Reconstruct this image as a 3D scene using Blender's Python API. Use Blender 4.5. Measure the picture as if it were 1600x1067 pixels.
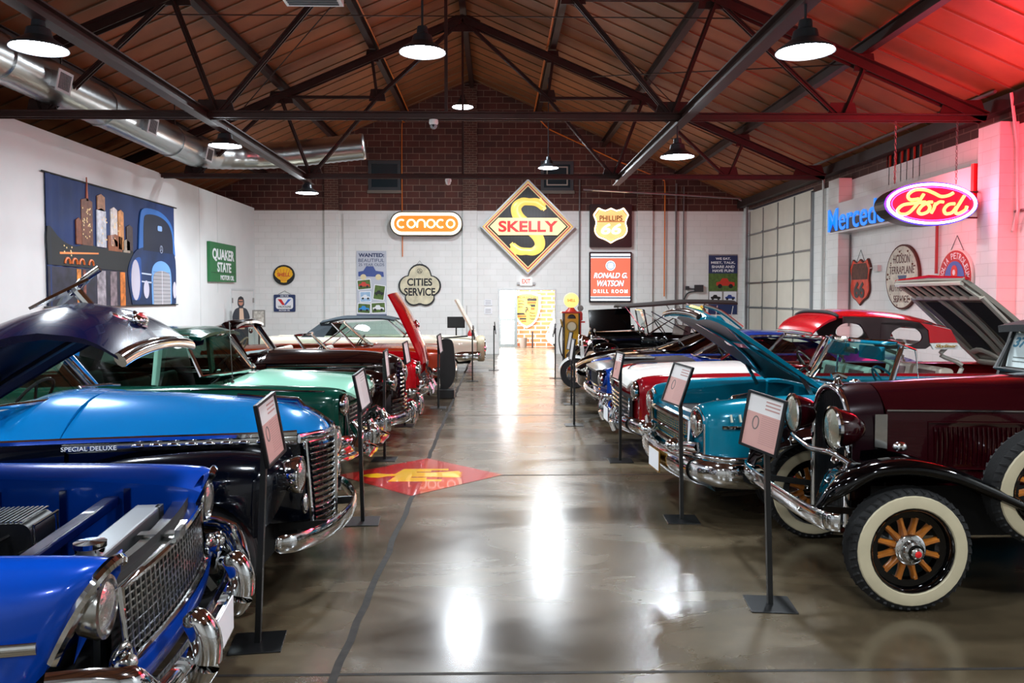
import bpy, math, random
from mathutils import Vector, Matrix
from math import sin, cos, pi, radians as R, sqrt, exp, atan2
SC = bpy.context.scene
COL = SC.collection
for o in list(bpy.data.objects): bpy.data.objects.remove(o)
random.seed(7)
# ---------------------------------------------------------------- camera, world, exposure
cam = bpy.data.cameras.new('camera'); camo = bpy.data.objects.new('camera', cam); COL.objects.link(camo)
cam.sensor_width = 36; cam.lens = 36*1244/1600; cam.shift_y = -20.2/1600; cam.clip_end = 200
camo.location = (0, 0, 1.85); camo.rotation_euler = (R(90-2.2), 0, R(-1.105))
SC.camera = camo
W = bpy.data.worlds.new('world'); SC.world = W; W.use_nodes = True
W.node_tree.nodes['Background'].inputs[0].default_value = (0.55, 0.7, 1, 1)
W.node_tree.nodes['Background'].inputs[1].default_value = 0.3
SC.view_settings.view_transform = 'Standard'; SC.view_settings.look = 'None'
SC.view_settings.exposure = 0.0; SC.view_settings.gamma = 1; SC.view_settings.use_curve_mapping = False
def lamp(name, kind, loc, energy, color=(1, 1, 1), size=.2, rot=(0, 0, 0), **kw):
    l = bpy.data.lights.new(name, kind); o = bpy.data.objects.new(name, l); COL.objects.link(o)
    o.location = loc; o.rotation_euler = rot; l.energy = energy; l.color = color
    if kind == 'AREA':
        l.shape = kw.get('shape', 'DISK'); l.size = size
        if 'size_y' in kw: l.size_y = kw['size_y']
    elif kind in ('POINT', 'SPOT'): l.shadow_soft_size = size
    return o
# pendant lamp positions (x, y, z of the shade rim, light power); the out-of-view ones are added to light the foreground
PENDANTS = [(-4.6, 8.2, 4.35), (-4.6, 13.7, 4.42), (-4.6, 19.55, 4.39), (2.93, 7.6, 4.18), (2.93, 12.95, 4.13),
            (-.87, 9.5, 4.73), (-.87, 20.7, 6.75), (1.39, 21.5, 5.33),
            (-4.6, 2.2, 4.35), (2.93, 2.0, 4.18), (-.87, 3.2, 4.73), (-4.6, -3.4, 4.35), (2.93, -3.4, 4.18), (-.87, -3.0, 4.73), (7.0, 2.4, 4.4), (-6.0, 3.0, 4.4)]
PEND_W = 165
for p in PENDANTS:
    PEND_W = 105 if p[1] < 4 else 165 if p[1] < 18 else 300
    lamp('pendant_light', 'AREA', (p[0], p[1], p[2]-.012), PEND_W, (.86, .94, 1), .40)
    lamp('pendant_glow', 'POINT', (p[0], p[1], p[2]-.10), PEND_W*.20, (.86, .94, 1), .10)
# daylight in the brick room beyond the back doorway (skylight and side window are assumed)
lamp('annex_daylight', 'AREA', (1.0, 28.6, 3.6), 650, (1, .97, .93), 4.0, (0, 0, 0), shape='SQUARE')
lamp('annex_assumed_window_light', 'AREA', (-1.2, 28.0, 1.5), 420, (.9, .96, 1), 1.6, (0, R(-90), 0), shape='SQUARE')  # assumed side window, only its light is added

# ---------------------------------------------------------------- colour and material helpers
def lin(c):
    return tuple(((v/255)/12.92 if v/255 <= .04045 else ((v/255+.055)/1.055)**2.4) for v in c)
def hx(s): return lin((int(s[0:2], 16), int(s[2:4], 16), int(s[4:6], 16)))
MATS = {}
def mat(key, color='808080', rough=.5, metal=0, coat=0, emit=0, noise=0, bump=0, nscale=8, ecol=None, spec=.5, flakes=0):
    if key in MATS: return MATS[key]
    m = bpy.data.materials.new(key); m.use_nodes = True; MATS[key] = m
    nt = m.node_tree; b = nt.nodes['Principled BSDF']
    c = hx(color) if isinstance(color, str) else color
    b.inputs['Base Color'].default_value = (*c, 1); b.inputs['Roughness'].default_value = rough
    b.inputs['Metallic'].default_value = metal; b.inputs['Coat Weight'].default_value = coat
    b.inputs['Coat Roughness'].default_value = .03; b.inputs['Specular IOR Level'].default_value = spec
    if emit:
        b.inputs['Emission Color'].default_value = (*(hx(ecol) if ecol else c), 1); b.inputs['Emission Strength'].default_value = emit
    tc = nt.nodes.new('ShaderNodeTexCoord')
    if noise or bump or flakes:
        n = nt.nodes.new('ShaderNodeTexNoise'); n.inputs['Scale'].default_value = nscale; n.inputs['Detail'].default_value = 5
        nt.links.new(tc.outputs['Object'], n.inputs['Vector'])
    if noise:
        r = nt.nodes.new('ShaderNodeMapRange'); r.inputs[1].default_value = .3; r.inputs[2].default_value = .7
        r.inputs[3].default_value = 1-noise; r.inputs[4].default_value = 1+noise*.6
        nt.links.new(n.outputs[0], r.inputs[0])
        mx = nt.nodes.new('ShaderNodeVectorMath'); mx.operation = 'SCALE'; mx.inputs[0].default_value = c
        nt.links.new(r.outputs[0], mx.inputs['Scale']); nt.links.new(mx.outputs[0], b.inputs['Base Color'])
    if bump:
        bp = nt.nodes.new('ShaderNodeBump'); bp.inputs['Strength'].default_value = bump; bp.inputs['Distance'].default_value = .01
        nt.links.new(n.outputs[0], bp.inputs['Height']); nt.links.new(bp.outputs[0], b.inputs['Normal'])
    return m
def glass(key, tint='dfeee8', gloss=.12):
    if key in MATS: return MATS[key]
    m = bpy.data.materials.new(key); m.use_nodes = True; MATS[key] = m; nt = m.node_tree; nt.nodes.clear()
    o = nt.nodes.new('ShaderNodeOutputMaterial'); t = nt.nodes.new('ShaderNodeBsdfTransparent'); t.inputs[0].default_value = (*hx(tint), 1)
    g = nt.nodes.new('ShaderNodeBsdfGlossy'); g.inputs['Roughness'].default_value = .02
    f = nt.nodes.new('ShaderNodeLayerWeight'); f.inputs[0].default_value = .5
    pw = nt.nodes.new('ShaderNodeMath'); pw.operation = 'POWER'; pw.inputs[1].default_value = 3.5; nt.links.new(f.outputs['Facing'], pw.inputs[0])
    ad = nt.nodes.new('ShaderNodeMath'); ad.operation = 'MULTIPLY_ADD'; ad.inputs[1].default_value = .6; ad.inputs[2].default_value = gloss*.5; ad.use_clamp = True
    mx = nt.nodes.new('ShaderNodeMixShader'); nt.links.new(pw.outputs[0], ad.inputs[0]); nt.links.new(ad.outputs[0], mx.inputs[0])
    nt.links.new(t.outputs[0], mx.inputs[1]); nt.links.new(g.outputs[0], mx.inputs[2]); nt.links.new(mx.outputs[0], o.inputs[0])
    return m
def brickmat(key, c1, c2, mortar, bw, bh, axis, rough=.7, msize=.012, bump=.5, var=.25):
    """brick or painted block wall; axis 'x' for walls running along x, 'y' along y"""
    m = bpy.data.materials.new(key); m.use_nodes = True; MATS[key] = m; nt = m.node_tree; b = nt.nodes['Principled BSDF']
    tc = nt.nodes.new('ShaderNodeTexCoord'); sp = nt.nodes.new('ShaderNodeSeparateXYZ'); cb = nt.nodes.new('ShaderNodeCombineXYZ')
    nt.links.new(tc.outputs['Object'], sp.inputs[0]); nt.links.new(sp.outputs[0 if axis == 'x' else 1], cb.inputs[0]); nt.links.new(sp.outputs[2], cb.inputs[1])
    br = nt.nodes.new('ShaderNodeTexBrick'); br.offset = .5
    br.inputs['Scale'].default_value = 1; br.inputs['Brick Width'].default_value = bw; br.inputs['Row Height'].default_value = bh
    br.inputs['Mortar Size'].default_value = msize; br.inputs['Mortar Smooth'].default_value = .2; br.inputs['Bias'].default_value = -.1
    br.inputs['Color1'].default_value = (*hx(c1), 1); br.inputs['Color2'].default_value = (*hx(c2), 1); br.inputs['Mortar'].default_value = (*hx(mortar), 1)
    nt.links.new(cb.outputs[0], br.inputs['Vector'])
    n = nt.nodes.new('ShaderNodeTexNoise'); n.inputs['Scale'].default_value = 1.3; n.inputs['Detail'].default_value = 6; nt.links.new(tc.outputs['Object'], n.inputs['Vector'])
    r = nt.nodes.new('ShaderNodeMapRange'); r.inputs[1].default_value = .3; r.inputs[2].default_value = .7; r.inputs[3].default_value = 1-var; r.inputs[4].default_value = 1+var*.4
    nt.links.new(n.outputs[0], r.inputs[0])
    v = nt.nodes.new('ShaderNodeVectorMath'); v.operation = 'SCALE'; nt.links.new(br.outputs['Color'], v.inputs[0]); nt.links.new(r.outputs[0], v.inputs['Scale'])
    nt.links.new(v.outputs[0], b.inputs['Base Color']); b.inputs['Roughness'].default_value = rough
    bp = nt.nodes.new('ShaderNodeBump'); bp.inputs['Strength'].default_value = bump; bp.inputs['Distance'].default_value = .008; bp.invert = True
    nt.links.new(br.outputs['Fac'], bp.inputs['Height']); nt.links.new(bp.outputs[0], b.inputs['Normal'])
    return m
CHROME = mat('chrome', 'd8dadc', .07, 1)
DCHROME = mat('chrome_worn', 'a8a8a4', .2, 1)
BLACK = mat('black_satin', '0b0c0d', .38)
MATTE = mat('black_matte', '060607', .8)
RUBBER = mat('tyre_rubber', '0a0a0b', .8, bump=.2, nscale=60)
WWALL = mat('whitewall', 'b8ad90', .5, noise=.08)
STEEL = mat('dark_steel', '2b1b18', .55, noise=.25, nscale=3)
GLASS = glass('window_glass'); TGLASS = glass('teal_glass', '8fc9c4', .14); DGLASS = glass('dark_glass', '2a3030', .12)
LENS = mat('lamp_lens', 'b4b6b0', .14, .75, 1, bump=.7, nscale=34)
WHITE = mat('white_enamel', 'e8e8e6', .35)

# ---------------------------------------------------------------- mesh helpers
class MB:
    def __init__(s): s.v = []; s.f = []; s.m = []; s.mi = 0
    def add(s, vs, fs):
        n = len(s.v); s.v += [tuple(v) for v in vs]
        for f in fs: s.f.append([i+n for i in f]); s.m.append(s.mi)
        return s
    def box(s, x0, x1, y0, y1, z0, z1, M=None):
        vs = [Vector((x, y, z)) for x in (x0, x1) for y in (y0, y1) for z in (z0, z1)]
        if M: vs = [M @ v for v in vs]
        return s.add(vs, [(0, 1, 3, 2), (4, 6, 7, 5), (0, 4, 5, 1), (2, 3, 7, 6), (0, 2, 6, 4), (1, 5, 7, 3)])
    def bar(s, a, b, w=.05, h=.05, up=(0, 0, 1)):
        a, b = Vector(a), Vector(b); d = (b-a); L = d.length; d.normalize(); u = Vector(up)
        if abs(d.dot(u)) > .98: u = Vector((1, 0, 0))
        r = d.cross(u).normalized(); u = r.cross(d)
        vs = [p+r*(i*w/2)+u*(j*h/2) for p in (a, b) for i in (-1, 1) for j in (-1, 1)]
        return s.add(vs, [(0, 1, 3, 2), (4, 6, 7, 5), (0, 4, 5, 1), (2, 3, 7, 6), (0, 2, 6, 4), (1, 5, 7, 3)])
    def tube(s, pts, r=.02, n=8, closed=False, ry=None, up=(0, 0, 1), cap=True):
        """sweep an ellipse (r across, ry along up) through pts; r may be a list"""
        P = [Vector(p) for p in pts]; k = len(P); up = Vector(up); base = len(s.v); vs = []
        for i, p in enumerate(P):
            a = P[i-1] if (i > 0 or closed) else p; b = P[(i+1) % k] if (i < k-1 or closed) else p
            d = (b-a).normalized(); u = up
            if abs(d.dot(u)) > .97: u = Vector((1, 0, 0)) if abs(d.x) < .9 else Vector((0, 1, 0))
            rr = d.cross(u).normalized(); uu = rr.cross(d)
            ra = r[i] if isinstance(r, (list, tuple)) else r
            rb = (ry[i] if isinstance(ry, (list, tuple)) else ry) if ry else ra
            for j in range(n):
                t = 2*pi*j/n+pi/n; vs.append(p+rr*(ra*cos(t))+uu*(rb*sin(t)))
        fs = []
        for i in range(k if closed else k-1):
            for j in range(n):
                i2 = (i+1) % k; fs.append((i*n+j, i*n+(j+1) % n, i2*n+(j+1) % n, i2*n+j))
        if not closed and cap: fs.append(tuple(range(n))[::-1]); fs.append(tuple(range((k-1)*n, k*n)))
        return s.add(vs, fs)
    def lathe(s, prof, c=(0, 0, 0), axis='z', n=24, a0=0, a1=2*pi, M=None):
        """prof: (radius, height) pairs around axis through c"""
        full = abs(a1-a0-2*pi) < 1e-6; k = n if full else n+1; vs = []
        for r_, h in prof:
            for j in range(k):
                t = a0+(a1-a0)*j/n; x, y = r_*cos(t), r_*sin(t)
                v = {'z': (x, y, h), 'y': (x, h, y), 'x': (h, x, y)}[axis]
                v = Vector(v)
                if M: v = M @ v
                vs.append(v+Vector(c))
        fs = []
        for i in range(len(prof)-1):
            for j in range(n):
                j2 = (j+1) % k if full else j+1
                fs.append((i*k+j, i*k+j2, (i+1)*k+j2, (i+1)*k+j))
        return s.add(vs, fs)
    def grid(s, rows, closev=False):
        n = len(rows[0]); vs = [p for r_ in rows for p in r_]; fs = []
        for i in range(len(rows)-1):
            for j in range(n if closev else n-1):
                fs.append((i*n+j, i*n+(j+1) % n, (i+1)*n+(j+1) % n, (i+1)*n+j))
        return s.add(vs, fs)
    def prism(s, poly, z0, z1, M=None):
        """poly in xy extruded along z"""
        n = len(poly); vs = [Vector((x, y, z)) for z in (z0, z1) for x, y in poly]
        if M: vs = [M @ v for v in vs]
        return s.add(vs, [tuple(range(n))[::-1], tuple(range(n, 2*n))]+[(i, (i+1) % n, n+(i+1) % n, n+i) for i in range(n)])
    def ring(s, outer, inner, z0, z1):
        """band between two closed 2D outlines of equal count"""
        n = len(outer); vs = [(x, y, z) for z in (z0, z1) for P in (outer, inner) for x, y in P]; fs = []
        for i in range(n):
            j = (i+1) % n
            fs += [(2*n+i, 2*n+j, 3*n+j, 3*n+i), (i, n+i, n+j, j), (i, j, 2*n+j, 2*n+i), (n+i, 3*n+i, 3*n+j, n+j)]
        return s.add(vs, fs)
    def ball(s, c, r, n=10, sc=(1, 1, 1)):
        pr = [(max(1e-4, sin(pi*i/n)), -cos(pi*i/n)) for i in range(n+1)]
        return s.lathe([(a*r, b*r) for a, b in pr], c, 'z', n*2, M=Matrix.Diagonal((sc[0], sc[1], sc[2])))
    def build(s, name, m, parent=None, smooth=False, bevel=0, weld=False):
        me = bpy.data.meshes.new(name); me.from_pydata(s.v, [], s.f)
        for mm in (m if isinstance(m, (list, tuple)) else [m]): me.materials.append(mm)
        if any(s.m): me.polygons.foreach_set('material_index', s.m)
        if smooth: me.polygons.foreach_set('use_smooth', [True]*len(me.polygons))
        me.validate(); me.update()
        import bmesh
        bm = bmesh.new(); bm.from_mesh(me)
        if weld: bmesh.ops.remove_doubles(bm, verts=bm.verts, dist=1e-5)
        bmesh.ops.recalc_face_normals(bm, faces=bm.faces); bm.to_mesh(me); bm.free()
        o = bpy.data.objects.new(name, me); COL.objects.link(o)
        if parent: o.parent = parent
        if smooth and smooth != 'all':
            try: me.set_sharp_from_angle(angle=R(40))
            except Exception: pass
        if bevel:
            b = o.modifiers.new('bevel', 'BEVEL'); b.width = bevel; b.segments = 2; b.limit_method = 'ANGLE'
        return o
def thing(name, label, cat, loc=(0, 0, 0), rot=(0, 0, 0), group=None):
    o = bpy.data.objects.new(name, None); COL.objects.link(o); o.empty_display_size = .1
    o.location = loc; o.rotation_euler = rot; return tag(o, label, cat, group)
def tag(o, label, cat, group=None):
    o['label'] = label; o['category'] = cat
    if group: o['group'] = group
    return o
def struct(name, mb, m, smooth=False, **k):
    o = mb.build(name, m, None, smooth, **k); o['kind'] = 'structure'; return o
def text(s, name, m, parent, cx, cy, w, h, z=0, depth=.004, bold=0, shear=0, space=1):
    """lettering as a mesh, fitted in a w x h box centred on (cx, cy) of the parent's xy plane"""
    cu = bpy.data.curves.new(name, 'FONT'); cu.body = s; cu.extrude = .02; cu.offset = bold; cu.shear = shear; cu.space_character = space
    cu.resolution_u = 4; cu.align_x = 'CENTER'
    t = bpy.data.objects.new(name, cu); COL.objects.link(t)
    dg = bpy.context.evaluated_depsgraph_get(); me = bpy.data.meshes.new_from_object(t.evaluated_get(dg))
    bpy.data.objects.remove(t)
    xs = [v.co.x for v in me.vertices]; ys = [v.co.y for v in me.vertices]
    x0, x1, y0, y1 = min(xs), max(xs), min(ys), max(ys)
    for v in me.vertices:
        v.co.x = cx+((v.co.x-x0)/(x1-x0)-.5)*w; v.co.y = cy+((v.co.y-y0)/(y1-y0)-.5)*h
        v.co.z = z+(depth if v.co.z > 0 else 0)
    me.materials.clear(); me.materials.append(m)
    o = bpy.data.objects.new(name, me); COL.objects.link(o); o.parent = parent; return o
def rrect(w, h, r, n=6, cx=0, cy=0):
    P = []
    for (sx, sy, a) in ((1, 1, 0), (-1, 1, 90), (-1, -1, 180), (1, -1, 270)):
        for i in range(n+1):
            t = R(a+90*i/n); P.append((cx+sx*(w/2-r)+r*cos(t), cy+sy*(h/2-r)+r*sin(t)))
    return P
def ell(w, h, n=32, cx=0, cy=0): return [(cx+w/2*cos(2*pi*i/n), cy+h/2*sin(2*pi*i/n)) for i in range(n)]
def crv(P, n=6, closed=False):
    """Catmull-Rom through points (any dimension)"""
    P = [tuple(p) for p in P]; k = len(P); out = []
    g = (lambda i: P[i % k]) if closed else (lambda i: P[max(0, min(k-1, i))])
    for i in range(k if closed else k-1):
        for j in range(n):
            t = j/n; a, b, c, d = g(i-1), g(i), g(i+1), g(i+2)
            out.append(tuple(.5*(2*q+(r_-p)*t+(2*p-5*q+4*r_-s_)*t*t+(-p+3*q-3*r_+s_)*t**3) for p, q, r_, s_ in zip(a, b, c, d)))
    if not closed: out.append(P[-1])
    return out
FACE = {'S': (R(90), 0, 0), 'E': (R(90), 0, R(90)), 'W': (R(90), 0, R(-90))}   # sign faces the camera / the right / the left
def flat(parent, name, poly, m, z0=0, z1=.01, **k): return MB().prism(poly, z0, z1).build(name, m, parent, **k)
# ================================================================ ROOM
RX, SL, APEX = -.8, .434, 8.95           # ridge x, roof slope, ridge height
XL, XP, XR, YB, YF = -9.9, -7.9, 8.15, 26.24, -6.0
def roofz(x): return APEX-SL*abs(x-RX)
# floor with polished concrete
fm = bpy.data.materials.new('polished_concrete'); fm.use_nodes = True; nt = fm.node_tree; b = nt.nodes['Principled BSDF']
tc = nt.nodes.new('ShaderNodeTexCoord'); n1 = nt.nodes.new('ShaderNodeTexNoise'); n1.inputs['Scale'].default_value = .9; n1.inputs['Detail'].default_value = 8; n1.inputs['Distortion'].default_value = 1.2
n2 = nt.nodes.new('ShaderNodeTexNoise'); n2.inputs['Scale'].default_value = 9; n2.inputs['Detail'].default_value = 8
mp = nt.nodes.new('ShaderNodeMapping'); mp.inputs['Scale'].default_value = (.6, 1.5, 1)
nt.links.new(tc.outputs['Object'], mp.inputs[0]); nt.links.new(mp.outputs[0], n1.inputs['Vector']); nt.links.new(tc.outputs['Object'], n2.inputs['Vector'])
cr = nt.nodes.new('ShaderNodeValToRGB'); cr.color_ramp.elements[0].position = .28; cr.color_ramp.elements[0].color = (*hx('362e22'), 1)
cr.color_ramp.elements[1].position = .72; cr.color_ramp.elements[1].color = (*hx('665944'), 1); e = cr.color_ramp.elements.new(.5); e.color = (*hx('504534'), 1)
nt.links.new(n1.outputs[0], cr.inputs[0])
mr = nt.nodes.new('ShaderNodeMapRange'); mr.inputs[1].default_value = .3; mr.inputs[2].default_value = .75; mr.inputs[3].default_value = .88; mr.inputs[4].default_value = 1.12; nt.links.new(n2.outputs[0], mr.inputs[0])
vm = nt.nodes.new('ShaderNodeVectorMath'); vm.operation = 'SCALE'; nt.links.new(cr.outputs[0], vm.inputs[0]); nt.links.new(mr.outputs[0], vm.inputs['Scale']); nt.links.new(vm.outputs[0], b.inputs['Base Color'])
m2 = nt.nodes.new('ShaderNodeMapRange'); m2.inputs[1].default_value = .3; m2.inputs[2].default_value = .7; m2.inputs[3].default_value = .17; m2.inputs[4].default_value = .33; nt.links.new(n1.outputs[0], m2.inputs[0]); nt.links.new(m2.outputs[0], b.inputs['Roughness'])
b.inputs['Specular IOR Level'].default_value = .7; b.inputs['Coat Weight'].default_value = .25; b.inputs['Coat Roughness'].default_value = .2
bp = nt.nodes.new('ShaderNodeBump'); bp.inputs['Strength'].default_value = .06; bp.inputs['Distance'].default_value = .02; nt.links.new(n1.outputs[0], bp.inputs['Height']); nt.links.new(bp.outputs[0], b.inputs['Normal'])
struct('floor', MB().box(XL, XR+.3, YF, 33, -.2, 0), fm)
# floor joints: two dark saw cuts / a ragged long joint
JM = mat('joint_filler', '2a2622', .8, noise=.5, nscale=20)
j = MB()
path = [(-.79+random.uniform(-.012, .012), 2.5+i*.25) for i in range(95)]
j.grid([[(x-.022, y, .0015), (x+.022, y, .0015)] for x, y in path])
for y in (3.86, 8.25, 12.5, 16.7, 20.9, 24.6):
    j.add([(-7.8, y-.012, .0013), (8, y-.012, .0013), (8, y+.012, .0013), (-7.8, y+.012, .0013)], [(0, 1, 2, 3)])
struct('floor_joint', j, JM)
# ceiling: two pitched decks with standing seams
DECK = mat('roof_deck', '985a34', .55, noise=.35, nscale=.8, spec=.4)
SEAM = mat('roof_seam', '86664c', .45, .2)
for nm, x0, x1 in (('ceiling_left', XL-.2, RX), ('ceiling_right', RX, XR+.4)):
    c = MB(); z0, z1 = roofz(x0), roofz(x1)
    c.add([(x0, YF, z0), (x1, YF, z1), (x1, YB, z1), (x0, YB, z0), (x0, YF, z0+.15), (x1, YF, z1+.15), (x1, YB, z1+.15), (x0, YB, z0+.15)],
          [(0, 1, 2, 3), (4, 7, 6, 5), (0, 4, 5, 1), (3, 2, 6, 7), (0, 3, 7, 4), (1, 5, 6, 2)])
    struct(nm, c, DECK)
    c = MB()
    y = YF+.4
    while y < YB:
        c.bar((x0, y, z0-.012), (x1, y, z1-.012), .03, .03); y += .62
    o = c.build('ceiling_seams', SEAM); o['kind'] = 'structure'
# back wall: gable outline with the doorway cut out
PAINT = brickmat('painted_block', 'e4e5e2', 'dfe0dc', 'd2d3cf', .42, .2, 'x', .5, .006, .35, .05)
PAINTY = brickmat('painted_block_side', 'e4e5e2', 'dfe0dc', 'd2d3cf', .42, .2, 'y', .5, .006, .35, .05)
BRICK = brickmat('clay_block', '5a2c22', '44211b', '82695c', .42, .205, 'x', .75, .011, .8, .3)
BRICKS = brickmat('clay_brick', '5a3024', '4a281e', '7c6658', .22, .075, 'x', .75, .008, .8, .3)
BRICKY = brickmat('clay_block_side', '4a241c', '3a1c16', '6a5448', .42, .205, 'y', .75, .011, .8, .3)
DX0, DX1, DZ = .085, 1.94, 2.11
w = MB(); T = .25
w.mi = 0
for (x0, x1, z0, z1) in ((XL, DX0, 0, 4.7), (DX0, DX1, DZ, 4.7), (DX1, XR+.3, 0, 4.7)): w.box(x0, x1, YB, YB+T, z0, z1)
w.mi = 1
zl, zr = roofz(XL), roofz(XR+.3)
P = [(XL, 4.7), (XR+.3, 4.7), (XR+.3, zr), (RX, APEX), (XL, zl)]
w.prism(P, 0, T, Matrix.Translation((0, YB+T, 0)) @ Matrix.Rotation(R(90), 4, 'X'))
struct('wall_back', w, [PAINT, BRICK])
for i, (x0, x1) in enumerate(((-1.1, -.64), (4.62, 5.12), (-5.6, -5.15))):
    p = MB(); p.box(x0, x1, YB-.1, YB+.01, 0, 4.7); p.mi = 1; p.box(x0, x1, YB-.1, YB+.01, 4.7, roofz(x0 if x0 < RX else x1)-.1)
    struct('trim_%d' % (i+1), p, [PAINT, BRICKS])
# side walls, front wall
DRY = mat('painted_plaster', 'dcdedd', .6, noise=.04, nscale=1.5)
struct('wall_left', MB().box(XP-.14, XP, YF, YB, 0, 4.78), DRY)
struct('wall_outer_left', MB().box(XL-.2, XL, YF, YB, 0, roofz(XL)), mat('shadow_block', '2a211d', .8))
w = MB(); w.box(XR, XR+.3, YF, 20.45, 0, 4.56)
w.mi = 1; w.box(XR, XR+.3, YF, 15.2, 4.56, 5.1); w.box(XR, XR+.3, 16.6, 20.45, 4.56, 5.1); w.box(XR, XR+.3, 15.2, 16.6, 4.9, 5.1)
struct('wall_right', w, [PAINTY, BRICKY])
struct('wall_right_far', MB().box(XR, XR+.3, 25.75, YB, 0, 5.1), PAINTY)
struct('wall_right_lintel', MB().box(XR, XR+.3, 20.45, 25.75, 4.70, 5.1), BRICKY)
struct('wall_front', MB().box(XL, XR+.3, YF-.2, YF, 0, 9), mat('front_wall_paint', 'b9b7b0', .6, noise=.05))
w = MB(); w.box(XP-.01, XP+.006, 22.75, 22.76, 2, 4.78); w.box(XP-.01, XP+.006, 21.4, 21.41, 0, 4.78); struct('trim_4', w, mat('plaster_seam', 'b8bab8', .7))
# pilasters and eave beam of the right wall
for i, y in enumerate((12.65, 18.5, 6.4, .2)):
    struct('trim_%d' % (5+i), MB().box(7.85, XR+.01, y-.28, y+.28, 0, 4.6), PAINTY)
struct('trim_9', MB().box(7.93, XR, YF, YB, 4.80, 5.02), STEEL)
# louvred vent high in the right wall
vt = thing('wall_vent', 'dark louvred vent high in the right wall above the long sign', 'vent', (8.2, 15.9, 4.3))
vt_b = MB(); vt_b.box(.0, .2, -.7, .7, -.12, .58); vt_b.build('vent_back', MATTE, vt)
for k in range(6): MB().box(-.05, -.01, -.62+k*.24, -.59+k*.24, -.1, .56).build('vent_bar', mat('rust_bar', '8a3a22', .6), vt)
# windows in the gable
for i, (x0, x1) in enumerate(((-4.18, -3.13), (1.45, 2.52))):
    f = MB()
    for a in ((x0, x1, 5.36, 5.46), (x0, x1, 6.22, 6.32), (x0, x0+.1, 5.46, 6.22), (x1-.1, x1, 5.46, 6.22)): f.box(a[0], a[1], YB-.05, YB+.02, a[2], a[3])
    wo = struct('window_%d' % (i+1), f, mat('window_frame_grey', '35373b', .5))
    MB().box(x0+.1, x1-.1, YB-.02, YB-.005, 5.46, 6.22).build('pane', mat('dark_window', '3b4146' if i else '28343a', .1, 0, .6), wo)
    if i: MB().ring(rrect(.7, .62, .01, 1, (x0+x1)/2, 5.84), rrect(.62, .54, .01, 1, (x0+x1)/2, 5.84), 0, .02).build('inner_frame', mat('pale_frame', '9a948a', .5), wo).matrix_local = Matrix.Translation((0, YB-.03, 0)) @ Matrix.Rotation(R(90), 4, 'X')
    o = MB().box(x0-.03, x1+.03, YB-.08, YB+.01, 5.26, 5.36).build('sill', mat('sill', '6f675d', .6), wo)
# doorway trim, door leaf, annex behind
d = MB(); d.box(DX0-.03, DX0, YB-.03, YB+.28, 0, DZ); d.box(DX1, DX1+.03, YB-.03, YB+.28, 0, DZ); d.box(DX0-.03, DX1+.03, YB-.03, YB+.28, DZ, DZ+.04)
struct('door_frame', d, mat('door_trim', 'cfd2d2', .5))
AB = brickmat('annex_brick', 'b8643a', 'c87a4a', 'd8cdbd', .42, .16, 'x', .7, .022, .5, .15)
struct('wall_annex_back', MB().box(-2, 6, 30.2, 30.4, 0, 3.7), AB)
struct('wall_annex_side', MB().box(-2.2, -2, YB+T, 30.4, 0, 3.7).box(6, 6.2, YB+T, 30.4, 0, 3.7), mat('annex_plaster', 'e2e2de', .6))
struct('ceiling_annex', MB().box(-2.2, 6.2, YB+T, 30.4, 3.7, 3.8), mat('annex_plaster', 'e2e2de', .6))
dl = thing('glass_door', 'tall glazed metal door standing open at the left of the back doorway', 'door', (.16, 30.02, 0))
f = MB(); f.box(-.12, .0, -.03, .03, 0, 2.25); f.box(.5, .62, -.03, .03, 0, 2.25); f.box(0, .5, -.03, .03, 0, .12); f.box(0, .5, -.03, .03, 2.13, 2.25); f.box(0, .5, -.03, .03, 1.0, 1.06)
f.build('door_frame', mat('alu_grey', '6f7678', .4, .6), dl)
MB().box(0, .5, -.006, .006, .12, 2.13).build('door_pane', mat('daylit_pane', 'ffffff', .2, emit=11, ecol='f2f8ff'), dl)
# closed flush door in the left wall
dr = MB(); dr.box(XP, XP+.015, 23.85, 25.95, 0, 2.08); do = struct('door_1', dr, mat('flush_door', 'dfe0de', .45))
f = MB(); f.box(XP, XP+.03, 23.79, 23.85, 0, 2.14); f.box(XP, XP+.03, 25.95, 26.01, 0, 2.14); f.box(XP, XP+.03, 23.85, 25.95, 2.08, 2.14); f.build('door_casing', mat('door_trim', 'cfd2d2', .5), do)
h = MB(); h.box(XP+.01, XP+.05, 25.9, 25.97, 1.7, 1.85); h.box(XP+.01, XP+.05, 23.83, 23.9, 1.7, 1.85); h.build('hinge', DCHROME, do)
# overhead garage door on the right wall
g = bpy.data.objects.new('door_2', None); COL.objects.link(g); g.location = (8.2, 23.1, 0); g['kind'] = 'structure'
GP = mat('door_panel', 'cfc9bb', .5, noise=.06, nscale=2); GR = mat('galvanised', '8d9191', .35, .8)
for k in range(6): MB().box(-.02, .03, -2.6, 2.6, .01+k*.775, .01+(k+1)*.775-.008).build('door_panel', GP, g)
for k in range(6):
    s_ = MB()
    if k: s_.box(-.05, -.02, -2.6, 2.6, k*.775-.025, k*.775+.025)
    for q in range(5): s_.box(-.045, -.02, -2.6+q*1.28, -2.56+q*1.28, k*.775+.03, (k+1)*.775-.03)
    for q in range(5): s_.ball((-.06, -2.58+q*1.28, k*.775+.01), .035, 5)
    s_.build('door_brace', GR, g)
tr = MB()
for yy in (-2.68, 2.68):
    tr.bar((-.08, yy, 0), (-.08, yy, 4.6), .06, .07)
tr.tube(crv([(-.09, 2.68, 4.55), (-.12, 2.68, 4.85), (-.35, 2.7, 5.05), (-.8, 2.7, 5.1), (-5.4, 2.7, 5.35)], 6), .03, 6)
tr.build('door_track', mat('track_steel', '9b9ea2', .3, .9), g)
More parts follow.
